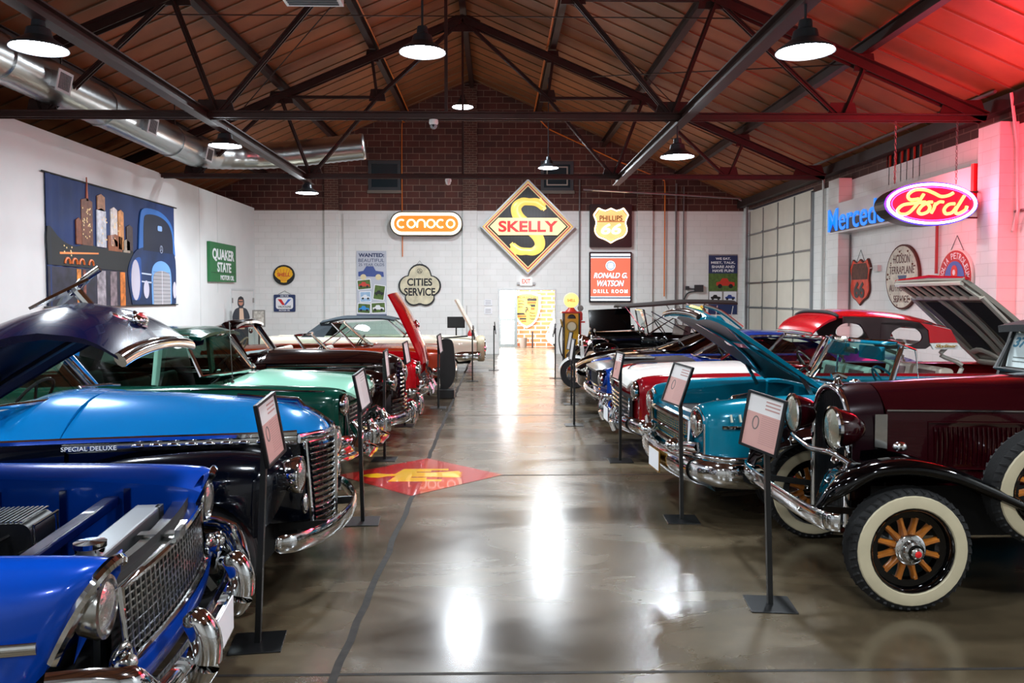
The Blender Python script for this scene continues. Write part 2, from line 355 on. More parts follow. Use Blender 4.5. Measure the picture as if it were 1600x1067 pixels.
MB().tube([(-.1, -2.6, 4.95), (-.1, 2.6, 4.95)], .05, 8).build('torsion_shaft', STEEL, g)
# ================================================================ ROOF STEEL, DUCT, PENDANTS
TS = mat('truss_steel', '38201b', .5, noise=.3, nscale=2, spec=.4)
CHZ, APZ, XE = 4.73, 8.42, 8.65
def truss(y, label):
    t = thing('roof_truss', label, 'roof truss', (RX, y, CHZ), group='steel roof trusses')
    rise = APZ-CHZ; k = rise/XE
    top = lambda a: rise-k*abs(a)
    def dbl(nm, a, b, w=.09, h=.13):
        m = MB()
        for s_ in (-1, 1): m.bar((a[0], s_*w*.55, a[1]), (b[0], s_*w*.55, b[1]), .02, h); m.bar((a[0], s_*w*.9, a[1]+h*.45), (b[0], s_*w*.9, b[1]+h*.45), w*.75, .015)
        return m.build(nm, TS, t)
    m = dbl('bottom_chord', (-XE, 0), (XE, 0), .13, .09)
    for s_ in (-1, 1):
        dbl('top_chord', (0, rise), (s_*XE, .0), .13, .15)
        for a, b, w in (((0, rise), (2.02, top(4.3)), .07), ((2.02, top(4.3)), (3.6, 0), .07), ((2.14, top(2.14)), (2.02, top(4.3)), .06),
                        ((2.02, top(4.3)), (4.3, top(4.3)), .05), ((4.3, top(4.3)), (3.6, 0), .07), ((4.3, top(4.3)), (6.3, 0), .06), ((6.7, top(6.7)), (6.35, 0), .06)):
            dbl('web_member', (s_*a[0], a[1]), (s_*b[0], b[1]), w, w)
        for (gx, gz, gw) in ((3.65, .05, .34), (6.35, .05, .26), (4.3, top(4.3)-.06, .3), (2.02, top(4.3), .2), (8.3, .1, .4), (2.14, top(2.14), .16), (6.7, top(6.7), .18)):
            MB().prism([(s_*(gx-gw), gz-.08), (s_*(gx+gw), gz-.08), (s_*(gx+gw*.75), gz+.2), (s_*(gx-gw*.75), gz+.2)], -.012, .012, Matrix.Rotation(R(90), 4, 'X')).build('gusset_plate', TS, t)
    MB().prism([(-.42, rise-.28), (.42, rise-.28), (.42, rise-.02), (.16, rise+.1), (-.16, rise+.1), (-.42, rise-.02)], -.014, .014, Matrix.Rotation(R(90), 4, 'X')).build('gusset_plate', TS, t)
    MB().bar((0, 0, rise), (0, 0, 0), .05, .05).build('hanger', TS, t)
    return t
truss(12.8, 'steel roof truss crossing the hall above the oval neon sign, nearest in view')
truss(19.1, 'steel roof truss crossing the hall just before the brick gable, farthest one')
truss(6.5, 'steel roof truss overhead, before the nearest one in full view')
# purlins and bottom-chord beams run the length of the hall
for a, nm, lab in ((0, 'ridge_beam', 'dark steel beam running along the ridge of the roof'),
               (-2.14, 'purlin', 'upper steel purlin on the left roof slope'), (2.14, 'purlin', 'upper steel purlin on the right roof slope'),
               (-4.3, 'purlin', 'middle steel purlin on the left roof slope'), (4.3, 'purlin', 'middle steel purlin on the right roof slope'),
               (-6.7, 'purlin', 'lower steel purlin on the left roof slope'), (6.7, 'purlin', 'lower steel purlin on the right roof slope')):
    m = MB(); z = roofz(RX+a)-.09
    m.box(RX+a-.07, RX+a+.07, YF, YB-.02, z-.2, z-.185); m.box(RX+a-.012, RX+a+.012, YF, YB-.02, z-.185, z); m.box(RX+a-.07, RX+a+.07, YF, YB-.02, z-.015, z)
    tag(m.build(nm, TS), lab, 'roof beam', 'beams under the roof deck')
for x, lab in ((-4.56, 'long steel beam resting on the trusses, left of the ridge'), (2.96, 'long steel beam resting on the trusses, right of the ridge')):
    m = MB(); m.box(x-.08, x+.08, YF, 19.8, CHZ-.1, CHZ-.08); m.box(x-.08, x+.08, YF, 19.8, CHZ+.04, CHZ+.06); m.box(x-.012, x+.012, YF, 19.8, CHZ-.08, CHZ+.04)
    tag(m.build('long_beam', TS), lab, 'beam', 'long beams on the truss chords')
# thin cross bracing rods
m = 0
for (a, b, lab) in (((-6.0, 12.8, 6.3), (-1.0, 19.1, 8.5), 'thin brace rod on the left roof slope between the two trusses'), ((-.8, 12.8, 8.5), (-6.0, 19.1, 6.3), 'second thin brace rod on the left slope, crossing the first'),
                    ((4.4, 12.8, 6.3), (-.6, 19.1, 8.5), 'thin brace rod on the right roof slope between the two trusses'), ((-.8, 12.9, 8.5), (4.4, 19.1, 6.3), 'second thin brace rod on the right slope, crossing the first'),
                    ((5.9, 12.8, 5.6), (2.2, 19.1, 7.1), 'thin brace rod low on the right roof slope')):
    tag(MB().tube([a, b], .012, 6).build('brace_rod', TS), lab, 'brace rod', 'thin roof brace rods')
# orange conduits
OR = mat('orange_conduit', 'd9742c', .4)
tag(MB().tube(crv([(-2.8, 6, 7.78), (-2.8, 25.9, 7.78), (-3.0, 26.12, 7.55), (-3.08, 26.2, 7.2), (-3.08, 26.2, 3.2)], 5), .018, 6).build('conduit', OR), 'orange conduit down the gable to the scalloped sign', 'conduit', 'orange conduits')
tag(MB().tube([(1.2, 6, 7.78), (1.2, 25.9, 7.78), (1.7, 26.15, 7.35), (3.9, 26.15, 6.35), (5.5, 26.15, 5.7), (5.52, 26.15, 5.5), (5.52, 26.15, 1.9)], .022, 6).build('conduit', OR), 'orange conduit down the right part of the gable wall', 'conduit', 'orange conduits')
# grey conduits on walls
GC = mat('grey_conduit', '6f6a6a', .45, .3); WC = mat('painted_conduit', 'c9c6c2', .5)
CD = [([(5.9, 26.17, 5.6), (5.9, 26.17, .01)], .03, GC, 'pair of grey conduits right of the orange one', ),
      ([(6.15, 26.17, 5.5), (6.15, 26.17, .01)], .022, GC, 'slim grey conduit on the back wall near the corner'),
      ([(2.72, 26.17, 5.8), (2.72, 26.17, .01)], .025, GC, 'grey conduit right of the diamond sign'),
      ([(-.98, 26.12, 1.6), (-.98, 26.12, 0.01)], .015, WC, 'slim painted conduit on the middle pilaster'),
      ([(-5.0, 26.17, 4.6), (-5.0, 26.17, 0.01)], .015, WC, 'slim painted conduit left of the tall poster'),
      ([(8.1, 19.7, 4.9), (8.1, 19.7, .01)], .03, WC, 'painted conduit beside the garage door'),
      ([(8.12, 18.2, 3.3), (8.12, 18.2, 1.2)], .018, GC, 'conduit above the orange shield sign'),
      ([(8.1, 14.55, 3.3), (8.1, 14.55, 2.3)], .03, mat('red_conduit', '9a3030', .5), 'conduit above the round sign on the right'),
      ([(7.9, 12.2, 5.0), (8.05, 12.25, 4.2), (8.05, 12.2, 3.2), (8.05, 12.3, 2.9)], .025, WC, 'painted conduit down the near pilaster'),
      ([(8.1, 11.5, 5.0), (8.1, 11.9, 3.6), (8.05, 12.0, 2.95)], .03, GC, 'dark conduit at the right edge'),
      ([(7.9, 20.3, 5.15), (7.9, 12.6, 5.12)], .03, GC, 'grey rail under the eave beam on the right'),
      ([(8.1, 11.2, 3.25), (8.1, 12.35, 3.2)], .02, GC, 'short level conduit by the near pilaster')]
for pts, r, m_, lab in CD: tag(MB().tube(pts, r, 6).build('conduit', m_), lab, 'conduit')
b_ = MB().box(6.53, 6.81, YB-.12, YB-.01, 2.05, 2.28).box(6.24, 6.34, YB-.1, YB-.01, 2.12, 2.24); b_.tube([(6.3, YB-.06, 2.15), (6.55, YB-.06, 2.15)], .02, 6); b_.tube(crv([(6.6, YB-.05, 2.07), (6.3, YB-.05, 2.0), (6.15, YB-.05, 1.7)]), .02, 6)
tag(b_.build('switch_box', mat('dark_box', '2b2d30', .5)), 'dark electrical box with short conduits on the back wall', 'electrical box')
# spiral duct
SP = bpy.data.materials.new('spiral_duct_metal'); SP.use_nodes = True; nt = SP.node_tree; b = nt.nodes['Principled BSDF']; b.inputs['Metallic'].default_value = 1
b.inputs['Base Color'].default_value = (.52, .52, .52, 1); b.inputs['Roughness'].default_value = .28
dct = thing('spiral_duct', 'large galvanised spiral air duct along the left side under the roof', 'air duct', (0, 0, 0))
pathd = [(-6.95, YF+.5, 5.2), (-6.95, 18.5, 5.2)]+[(-6.95+1.9*(1-cos(a)), 18.7+1.9*sin(a), 5.2+.22*a) for a in [i*pi/16 for i in range(1, 9)]]+[(-3.4, 20.75, 5.75)]
# densify with small spiral ribs
def dens(P, st):
    out = [Vector(P[0])]
    for a, b_ in zip(P, P[1:]):
        a, b_ = Vector(a), Vector(b_); n = max(1, int((b_-a).length/st))
        out += [a.lerp(b_, (i+1)/n) for i in range(n)]
    return out
dp = dens(pathd, .075); rr = [.322+(.014 if i % 2 == 0 else 0) for i in range(len(dp))]
MB().tube(dp, rr, 28).build('duct_pipe', SP, dct, smooth='all')
for y in (2, 5, 8.6, 11.3, 14.2, 17.2): MB().tube([(-6.95, y-.05, 5.2), (-6.95, y+.05, 5.2)], .35, 28).build('duct_collar', SP, dct, smooth=True)
for y in (9.6, 12.3, 15.4, 18.4):
    M = Matrix.Translation((-6.95, y, 5.2)) @ Matrix.Rotation(R(12), 4, 'Y')
    g_ = MB(); g_.box(.25, .42, -.16, .16, -.12, .12, M); g_.build('register_box', SP, dct)
    MB().box(.42, .435, -.2, .2, -.16, .16, M).build('register_frame', mat('register_frame', 'd5d8da', .4), dct)
    gr = MB(); [gr.box(.434, .442, -.15+i*.035, -.135+i*.035, -.12, .12, M) for i in range(9)]; gr.build('grille_bars', mat('register_dark', '55585a', .5), dct)
for y in (3, 7.5, 13, 17.5): MB().bar((-6.95, y, 5.5), (-6.95, y, roofz(-6.95)), .02, .02).build('hanger_strap', TS, dct)
# pendant lamps
SH_OUT = mat('shade_grey', '3c4145', .35, .4); SH_IN = mat('shade_white', 'f4f4f2', .4, emit=1.4, ecol='dfeaff')
GLOW = mat('lamp_diffuser', 'ffffff', .4, emit=34, ecol='e6f0ff')
names = ['left of the ridge, nearest in the left column', 'left of the ridge, middle one in the left column', 'left of the ridge, farthest in the left column', 'nearest in the right column', 'farther one in the right column',
         'under the ridge, the nearer one', 'high before the brick gable under the ridge', 'small and far before the right gable window']
for i, p in enumerate(PENDANTS):
    lab = 'glowing pendant lamp, '+(names[i] if i < len(names) else 'added out of view: '+['overhead left of the nearest blue car', 'overhead right of the nearest blue car', 'overhead in the middle just ahead of the viewpoint', 'behind the viewpoint at the left', 'behind the viewpoint at the right', 'behind the viewpoint in the middle', 'above the maroon car by the right wall', 'by the left wall above the nearest blue car'][i-8])
    t = thing('pendant_lamp', lab, 'pendant lamp', p[:3], group='round pendant lamps')
    s_ = MB(); s_.lathe([(.275, .0), (.272, .02), (.2, .07), (.13, .12), (.11, .2), (.07, .22), (.06, .3), (.01, .31)], n=28); s_.build('lamp_shade', SH_OUT, t, smooth=True)
    s_ = MB(); s_.lathe([(.268, .004), (.195, .06), (.12, .105)], n=28); s_.build('shade_lining', SH_IN, t, smooth=True)
    MB().lathe([(.255, .012), (.2, .004), (.001, .001)], n=28).build('diffuser', GLOW, t, smooth=True)
    top = roofz(p[0])-.1 if not (abs(p[0]+4.6) < .1 or abs(p[0]-2.93) < .1) else CHZ-.1
    top = max(top, p[2]+.3)
    if abs(p[0]-2.93) < .1 or abs(p[0]+4.6) < .1: top = max(CHZ-.1, p[2]+.32)
    MB().tube([(0, 0, .3), (0, 0, top-p[2])], .014, 6).build('stem', SH_OUT, t)
t = thing('air_register', 'white louvred air register hanging at the top edge, left of the ridge', 'air register', (-2.05, 8.9, 5.15))
MB().box(-.32, .32, -.3, .3, 0, .16).build('register_box', WHITE, t)
for k in range(9): MB().box(-.28, .28, -.27+k*.06, -.24+k*.06, -.012, 0).build('louvre', mat('register_dark', '55585a'), t)
for sx in (-.3, .3): MB().tube([(sx, 0, .16), (sx, 0, roofz(-2.05)-5.15)], .008, 5).build('hanger_rod', TS, t)
# dome cameras on the trusses
for (x, y, z), lab in (((-1.0, 12.8, CHZ-.05), 'white dome security camera under the nearer truss'), ((-1.15, 19.1, CHZ-.05), 'white round sensor under the farther truss')):
    t = thing('security_camera', lab, 'security camera', (x, y, z))
    MB().lathe([(.001, 0), (.07, 0), (.075, -.05), (.06, -.08)], n=16).build('camera_base', WHITE, t, smooth=True)
    MB().ball((0, 0, -.09), .06, 8).build('camera_dome', WHITE if y > 15 else mat('cam_dark', '8a8e92', .2), t, smooth=True)
    if y < 15: MB().ball((0, -.05, -.1), .02, 6).build('camera_lens', BLACK, t, smooth=True)
# hanging chains
CH = mat('chain_steel', '6b6665', .4, .8)
for x in (6.42, 7.42):
    m = MB()
    for k in range(18):
        z = 3.72+k*.055; m.tube([(x+.012*cos(a)*(k % 2)*1.3, 12.8+.012*cos(a)*((k+1) % 2)*1.3, z+.03*sin(a)) for a in [i*pi/4 for i in range(8)]], .005, 4, closed=True)
    tag(m.build('hanging_chain', CH), 'hanging chain at the %s end of the oval neon sign' % ('left' if x < 7 else 'right'), 'chain', 'chains of the neon sign')
# ================================================================ SIGNS AND PRINTS
NAVY = mat('print_navy', '1c2f5c', .5); CREAM = mat('sign_cream', 'f6e2a6', .35, emit=.5); RED = mat('sign_red', 'd01a1c', .35)
INK = mat('ink_black', '101114', .5); PAPER = mat('paper_white', 'e9ebee', .6)
def polyline_ring(poly, s): 
    cx = sum(p[0] for p in poly)/len(poly); cy = sum(p[1] for p in poly)/len(poly)
    return [(cx+(x-cx)*s, cy+(y-cy)*s) for x, y in poly]
# --- CONOCO
t = thing('conoco_sign', 'glowing orange pill-shaped sign reading conoco on the back wall', 'illuminated sign', (-2.28, YB-.07, 4.255), FACE['S'])
flat(t, 'sign_can', rrect(2.36, .80, .39, 10), mat('can_dark', '2c211a', .4), .0, .2)
flat(t, 'sign_border', rrect(2.28, .72, .355, 10), mat('neon_cream', 'fff0c8', .4, emit=2.2), .2, .215)
flat(t, 'sign_face', rrect(2.08, .52, .255, 10), mat('neon_orange', 'f07820', .4, emit=.85, ecol='ff7a18'), .215, .225)
LT = mat('letter_glow', 'fff6e0', .4, emit=2.2)
rw = .125; xx = -.80
def arc(cx, cy, r, a0, a1, n=14): return [(cx+r*cos(R(a0+(a1-a0)*i/n)), cy+r*sin(R(a0+(a1-a0)*i/n)), .24) for i in range(n+1)]
lets = []
for k, ch in enumerate('conoco'):
    cx = xx+k*.318
    if ch == 'c': m = MB().tube(arc(cx, 0, rw, 52, 308), .026, 8)
    elif ch == 'o': m = MB().tube(arc(cx, 0, rw, 0, 345, 20), .026, 8, closed=True)
    else: m = MB().tube([(cx-rw, -rw, .24)]+arc(cx, 0, rw, 180, 0)+[(cx+rw, -rw, .24)], .026, 8)
    m.build('letter', LT, t)
# --- SKELLY diamond
t = thing('skelly_sign', 'big black and cream diamond sign with a large S and red SKELLY lettering', 'illuminated sign', (1.02, YB-.01, 4.165), FACE['S'])
dm = lambda r, ry=None: [(r, 0), (0, ry or r), (-r, 0), (0, -(ry or r))]
flat(t, 'sign_can', dm(1.55), mat('can_grey', 'b9bcc0', .35, .5), 0, .25)
for r, c, z in ((1.48, 'f0c040', .258), (1.44, 'f0e0b0', .262), (1.40, 'c8421c', .266), (1.345, 'f3dfa0', .27), (1.30, '14110e', .274)):
    flat(t, 'border_stripe', dm(r), mat('skelly_'+c, c, .4, emit=.12 if c != '14110e' else 0), .25, z)
rb = mat('skelly_rib', '23252a', .4)
for k in range(-24, 25):
    h = 1.28-abs(k*.053)
    if h > .05: MB().box(k*.053-.006, k*.053+.006, -h, h, .274, .280).build('rib', rb, t) if k % 2 == 0 else None
def fat(P, rad, name, m, z, parent, n=5):
    """broad rounded stroke drawn flat in the sign plane"""
    Q = crv([(p[0], p[1], z) for p in P], n); kk = len(Q)-1
    if isinstance(rad, (list, tuple)):
        rr_ = [v[0] for v in crv([(r_,) for r_ in rad], n)]
    else: rr_ = rad
    return MB().tube(Q, rr_, 10, ry=[.05]*len(Q)).build(name, m, parent, smooth=True)
YS = mat('skelly_yellow', 'f6d468', .3, emit=.6)
S1 = [(.52, .62), (.30, .78), (.05, .80), (-.18, .80), (-.36, .66), (-.38, .48), (-.28, .28), (-.12, .12)]
fat(S1, [.13, .14, .12, .14, .17, .18, .19, .2], 'letter_s_upper', YS, .28, t)
fat([(x*-1, -y) for x, y in S1], [.13, .14, .12, .14, .17, .18, .19, .2], 'letter_s_lower', YS, .28, t)
MB().prism([(.30, .78), (.42, .95), (.60, .58), (.5, .5)], .26, .32).build('letter_serif', YS, t)
MB().prism([(-.30, -.78), (-.42, -.95), (-.60, -.58), (-.5, -.5)], .26, .32).build('letter_serif', YS, t)
flat(t, 'name_band', [(1.24, 0), (.96, .28), (-.96, .28), (-1.24, 0), (-.96, -.28), (.96, -.28)], CREAM, .29, .345)
text('SKELLY', 'lettering', mat('skelly_red', 'e01818', .35, emit=.35), t, 0, 0, 1.92, .36, .345, .02, .03)
# --- PHILLIPS 66 neon
def shield(w, h):
    P = crv([(0, 1.0), (.16, .93), (.33, .87), (.55, .93), (.72, 1.0), (.84, .86), (1.0, .62), (.93, .42), (.86, .15), (.93, -.15), (.9, -.42), (.70, -.66), (.35, -.80), (0, -1.0)], 4)
    return [(x*w/2, y*h/2) for x, y in P]+[(-x*w/2, y*h/2) for x, y in P[-2:0:-1]]
t = thing('phillips_66_sign', 'glowing Phillips 66 neon shield on a black square panel', 'illuminated sign', (3.735, YB-.01, 4.21), FACE['S'])
flat(t, 'sign_can', rrect(1.38, 1.40, .02, 1), BLACK, 0, .16)
flat(t, 'sign_face', shield(1.16, 1.16), mat('p66_glow', 'ffd9a0', .4, emit=1.7, ecol='ffc27a'), .16, .18)
flat(t, 'outline_band', shield(1.06, 1.06), mat('p66_brown', '8a4c18', .4, emit=.25), .18, .183)
flat(t, 'inner_face', shield(1.02, 1.02), mat('p66_inner', 'f6c890', .4, emit=.9, ecol='ffb060'), .183, .187)
MB().tube([(x, y, .2) for x, y in shield(1.11, 1.11)], .018, 6, closed=True).build('neon_tube', mat('neon_white', 'fff4dc', .4, emit=6), t)
MB().box(-.44, .44, .12, .145, .187, .192).build('divider', mat('p66_brown', '8a4c18'), t)
text('PHILLIPS', 'name_lettering', mat('p66_dark', '3a1c0c', .5), t, 0, .24, .74, .17, .187, .01, .01)
text('66', 'number_lettering', mat('neon_white2', 'fff6e6', .4, emit=3), t, 0, -.11, .64, .34, .187, .02, .012, .2)
# --- RONALD G. WATSON screen
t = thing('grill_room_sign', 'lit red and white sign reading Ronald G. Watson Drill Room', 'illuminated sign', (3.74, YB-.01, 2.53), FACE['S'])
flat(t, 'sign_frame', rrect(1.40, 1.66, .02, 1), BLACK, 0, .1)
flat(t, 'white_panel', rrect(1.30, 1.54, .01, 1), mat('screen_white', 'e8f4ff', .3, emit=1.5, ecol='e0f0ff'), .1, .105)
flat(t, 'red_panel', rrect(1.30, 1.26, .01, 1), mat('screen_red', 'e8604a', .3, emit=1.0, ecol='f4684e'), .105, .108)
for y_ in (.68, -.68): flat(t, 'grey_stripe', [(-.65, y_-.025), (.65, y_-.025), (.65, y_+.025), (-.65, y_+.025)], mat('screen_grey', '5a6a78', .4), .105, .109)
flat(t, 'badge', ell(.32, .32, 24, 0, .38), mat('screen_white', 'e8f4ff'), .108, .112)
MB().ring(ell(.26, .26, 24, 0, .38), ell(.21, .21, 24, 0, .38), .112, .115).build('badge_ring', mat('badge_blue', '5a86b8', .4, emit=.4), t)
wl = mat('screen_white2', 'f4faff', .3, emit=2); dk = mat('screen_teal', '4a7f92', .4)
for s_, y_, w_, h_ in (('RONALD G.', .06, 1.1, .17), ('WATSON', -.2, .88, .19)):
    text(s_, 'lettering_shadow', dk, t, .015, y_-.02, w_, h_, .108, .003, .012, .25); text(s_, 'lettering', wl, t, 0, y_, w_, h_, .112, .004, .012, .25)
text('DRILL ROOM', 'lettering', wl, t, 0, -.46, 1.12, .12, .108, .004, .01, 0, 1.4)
# --- CITIES SERVICE
t = thing('cities_service_sign', 'cream trefoil-edged Cities Service sign with black rim on the back wall', 'enamel sign', (-2.52, YB-.01, 2.25), FACE['S'])
def clover(s):
    P = []
    for (cx, cy, r, a0, a1) in ((0, .34, .38, 10, 170), (-.36, -.0, .34, 95, 250), (-.20, -.36, .30, 195, 300), (.20, -.36, .30, 240, 345), (.36, 0, .34, -70, 85)):
        P += [(cx+r*cos(R(a0+(a1-a0)*i/10)), cy+r*sin(R(a0+(a1-a0)*i/10))) for i in range(11)]
    return [(x*s, y*s) for x, y in P]
flat(t, 'sign_rim', clover(1.0), INK, 0, .05); flat(t, 'sign_face', clover(.92), mat('aged_cream', 'cfc8aa', .5, noise=.25, nscale=5), .05, .055)
text('CITIES', 'lettering', INK, t, 0, .12, .82, .25, .055, .004, .03); text('SERVICE', 'lettering', INK, t, 0, -.2, 1.02, .26, .055, .004, .03)
MB().ring(ell(.17, .17, 20, 0, .48), ell(.14, .14, 20, 0, .48), .055, .058).build('small_emblem', INK, t)
MB().ring([(0, .54), (-.06, .44), (.06, .44)], [(0, .51), (-.035, .455), (.035, .455)], .055, .058).build('small_triangle', INK, t)
MB().tube([(-.12, .66, .02), (0, .82, .02), (.12, .66, .02)], .006, 5).build('hanging_wire', INK, t)
# --- round SHELL
t = thing('shell_sign', 'small round yellow Shell sign high beside the left corner', 'enamel sign', (-6.95, YB-.01, 2.60), FACE['S'])
flat(t, 'sign_rim', ell(.70, .66, 32), INK, 0, .04)
def scallop(w, h):
    P = [(0, .98), (.25, .95), (.38, .88), (.6, .8), (.72, .65), (.9, .5), (.92, .3), (1, .1), (.9, -.15), (.6, -.45), (.35, -.6), (.32, -.85), (0, -.9)]
    return [(x*w/2, y*h/2) for x, y in P]+[(-x*w/2, y*h/2) for x, y in P[-2:0:-1]]
flat(t, 'shell_face', scallop(.60, .56), mat('shell_yellow', 'f2b818', .4), .04, .05)
for a in (-2, -1, 0, 1, 2): MB().bar((a*.03, -.2, .052), (a*.11, .2, .052), .008, .004).build('shell_rib', mat('shell_red', 'd0402a', .5), t)
text('SHELL', 'lettering', mat('shell_red', 'd0402a'), t, 0, .01, .42, .12, .055, .004, .02)
# --- VALVOLINE
t = thing('valvoline_sign', 'square navy and white Valvoline motor oil sign on the back wall', 'enamel sign', (-6.94, YB-.01, 1.68), FACE['S'])
flat(t, 'sign_panel', rrect(.70, .56, .03, 3), NAVY, 0, .03); flat(t, 'white_field', rrect(.56, .38, .08, 4), PAPER, .03, .034)
flat(t, 'letter_v_red', [(-.22, .13), (-.10, .13), (.02, -.06), (-.07, -.06)], RED, .034, .038); flat(t, 'letter_v_blue', [(.04, .02), (.12, .13), (.22, .13), (.04, -.06), (-.02, -.06)], mat('blue_mid', '2f62c0', .5), .034, .038)
text('VALVOLINE', 'lettering', INK, t, 0, -.115, .42, .07, .034, .003, .02); text('MOTOR OIL', 'lettering', PAPER, t, 0, -.235, .36, .05, .03, .004, .02); text('ASK FOR', 'lettering', PAPER, t, 0, .235, .28, .045, .03, .004, .02)
MB().tube([(-.2, .29, .01), (0, .40, .01), (.2, .29, .01)], .006, 5).build('hanging_wire', INK, t)
# --- collage posters
def minicar(parent, cx, cy, s, body, wheel, z):
    m = MB(); m.prism([(cx+x*s, cy+y*s) for x, y in ((-.5, -.1), (-.5, .08), (-.3, .12), (-.18, .3), (.1, .3), (.2, .12), (.5, .08), (.52, -.12))], z, z+.003); m.mi = 1
    for x in (-.3, .3): m.prism(ell(.24*s, .24*s, 12, cx+x*s, cy-.13*s), z, z+.005)
    m.build('printed_car', [body, wheel], parent)
GRN = mat('print_grass', '4f6a2c', .6, noise=.4, nscale=12); SKY = mat('print_sky', '9fc0dd', .6, noise=.2, nscale=6); TAN = mat('print_tan', 'd8cba0', .5); PB = mat('print_car_blue', '24408a', .4); PR = mat('print_car_red', 'c8301f', .4); PT = mat('print_car_teal', '2a8ad0', .4); PWH = mat('print_white', 'e0e2e6', .5); PG = mat('print_ground', '8d8682', .6, noise=.2, nscale=7)
t = thing('wanted_poster', 'tall poster reading Wanted Beautiful 25 Year Olds with old car pictures', 'poster', (-4.10, YB-.01, 2.31), FACE['S'])
flat(t, 'sheet', rrect(.98, 2.16, .005, 1), mat('poster_grey', 'b9bfca', .6), 0, .012)
text('WANTED:', 'lettering', NAVY, t, 0, .94, .84, .13, .012, .003, .04); text('BEAUTIFUL', 'lettering', NAVY, t, 0, .77, .84, .11, .012, .003); text('25 YEAR OLDS', 'lettering', NAVY, t, 0, .63, .84, .09, .012, .003)
minicar(t, -.02, .33, .82, PB, TAN, .012)
for (x, y, w_, h_, a, g_, c_) in ((-.24, -.02, .46, .34, 6, GRN, PR), (-.2, -.42, .38, .36, 2, SKY, PWH), (.25, -.28, .38, .50, -8, GRN, INK), (-.25, -.80, .44, .34, -4, GRN, PT), (.22, -.78, .48, .36, 3, GRN, PWH)):
    M = Matrix.Translation((x, y, 0)) @ Matrix.Rotation(R(a), 4, 'Z')
    MB().prism(rrect(w_, h_, .02, 2), .012, .016, M).build('photo_border', PAPER, t); MB().prism(rrect(w_-.05, h_-.05, .01, 1), .016, .018, M).build('photo', g_, t); minicar(t, x, y-.02, w_*.75, c_, INK, .018)
flat(t, 'footer_band', [(-.49, -1.08), (.49, -1.08), (.49, -1.0), (-.49, -1.0)], NAVY, .012, .016)
t = thing('club_poster', 'navy poster reading We Eat, Meet, Talk, Share and Have Fun', 'poster', (7.48, YB-.01, 2.3), FACE['S'])
flat(t, 'sheet', rrect(.96, 1.98, .005, 1), PG, 0, .012); flat(t, 'navy_header', [(-.48, .36), (.48, .36), (.48, .95), (-.48, .95)], NAVY, .012, .015)
for k, s_ in enumerate(('WE EAT,', 'MEET, TALK,', 'SHARE AND', 'HAVE FUN!')): text(s_, 'lettering', PAPER, t, 0, .84-k*.13, (.5, .8, .76, .7)[k], .09, .015, .003, .03)
flat(t, 'photo', [(-.48, -.22), (.48, -.22), (.48, .36), (-.48, .36)], GRN, .012, .014); minicar(t, .08, .02, .6, PR, INK, .014)
for x in (-.24, .24): flat(t, 'photo_border', rrect(.42, .36, .02, 2, x, -.42), PAPER, .012, .016); minicar(t, x, -.44, .32, INK if x < 0 else PB, INK, .016)
flat(t, 'lower_field', [(-.48, -.99), (.48, -.99), (.48, -.66), (-.48, -.66)], NAVY, .012, .014)
# --- EXIT
t = thing('exit_sign', 'small lit exit sign above the back doorway', 'exit sign', (.97, YB-.01, 2.39), FACE['S'])
flat(t, 'sign_box', rrect(.40, .26, .02, 2), mat('exit_white', 'e8e8e8', .4, emit=.6), 0, .07); text('EXIT', 'lettering', mat('exit_red', 'ff3a22', .4, emit=2), t, 0, .01, .28, .15, .07, .004, .03)
for x in (-.25, .25): MB().box(x-.05, x+.05, -.1, -.02, 0, .07).build('lamp_head', mat('exit_grey', 'b8b8b8', .4), t)
# --- wall placards, extinguisher
for z, lab in ((1.70, 'small white placard on the back wall left of the doorway, upper one'), (1.42, 'small white placard on the back wall left of the doorway, lower one')):
    t = thing('wall_placard', lab, 'placard', (-.28, YB-.01, z), FACE['S'], group='placards by the doorway')
    flat(t, 'placard_panel', rrect(.26, .2, .01, 1), PAPER, 0, .01)
    for k in range(3): flat(t, 'printed_line', [(-.09, .05-k*.05), (.09, .05-k*.05), (.09, .065-k*.05), (-.09, .065-k*.05)], mat('print_grey', '777777', .6), .01, .012)
t = thing('fire_extinguisher', 'red fire extinguisher hanging on the back wall', 'fire extinguisher', (-.86, YB-.22, .55))
MB().lathe([(.001, -.2), (.08, -.2), (.09, -.16), (.09, .14), (.05, .22), (.025, .25)], n=16).build('cylinder_body', mat('extinguisher_red', 'c01818', .3, coat=.5), t, smooth=True)
MB().tube(crv([(0, 0, .28), (.1, 0, .3), (.14, 0, .15), (.12, 0, 0)]), .012, 6).box(-.03, .03, -.02, .02, .25, .33).build('hose', INK, t)
MB().box(-.07, .07, .09, .21, -.05, .05).build('bracket', INK, t)
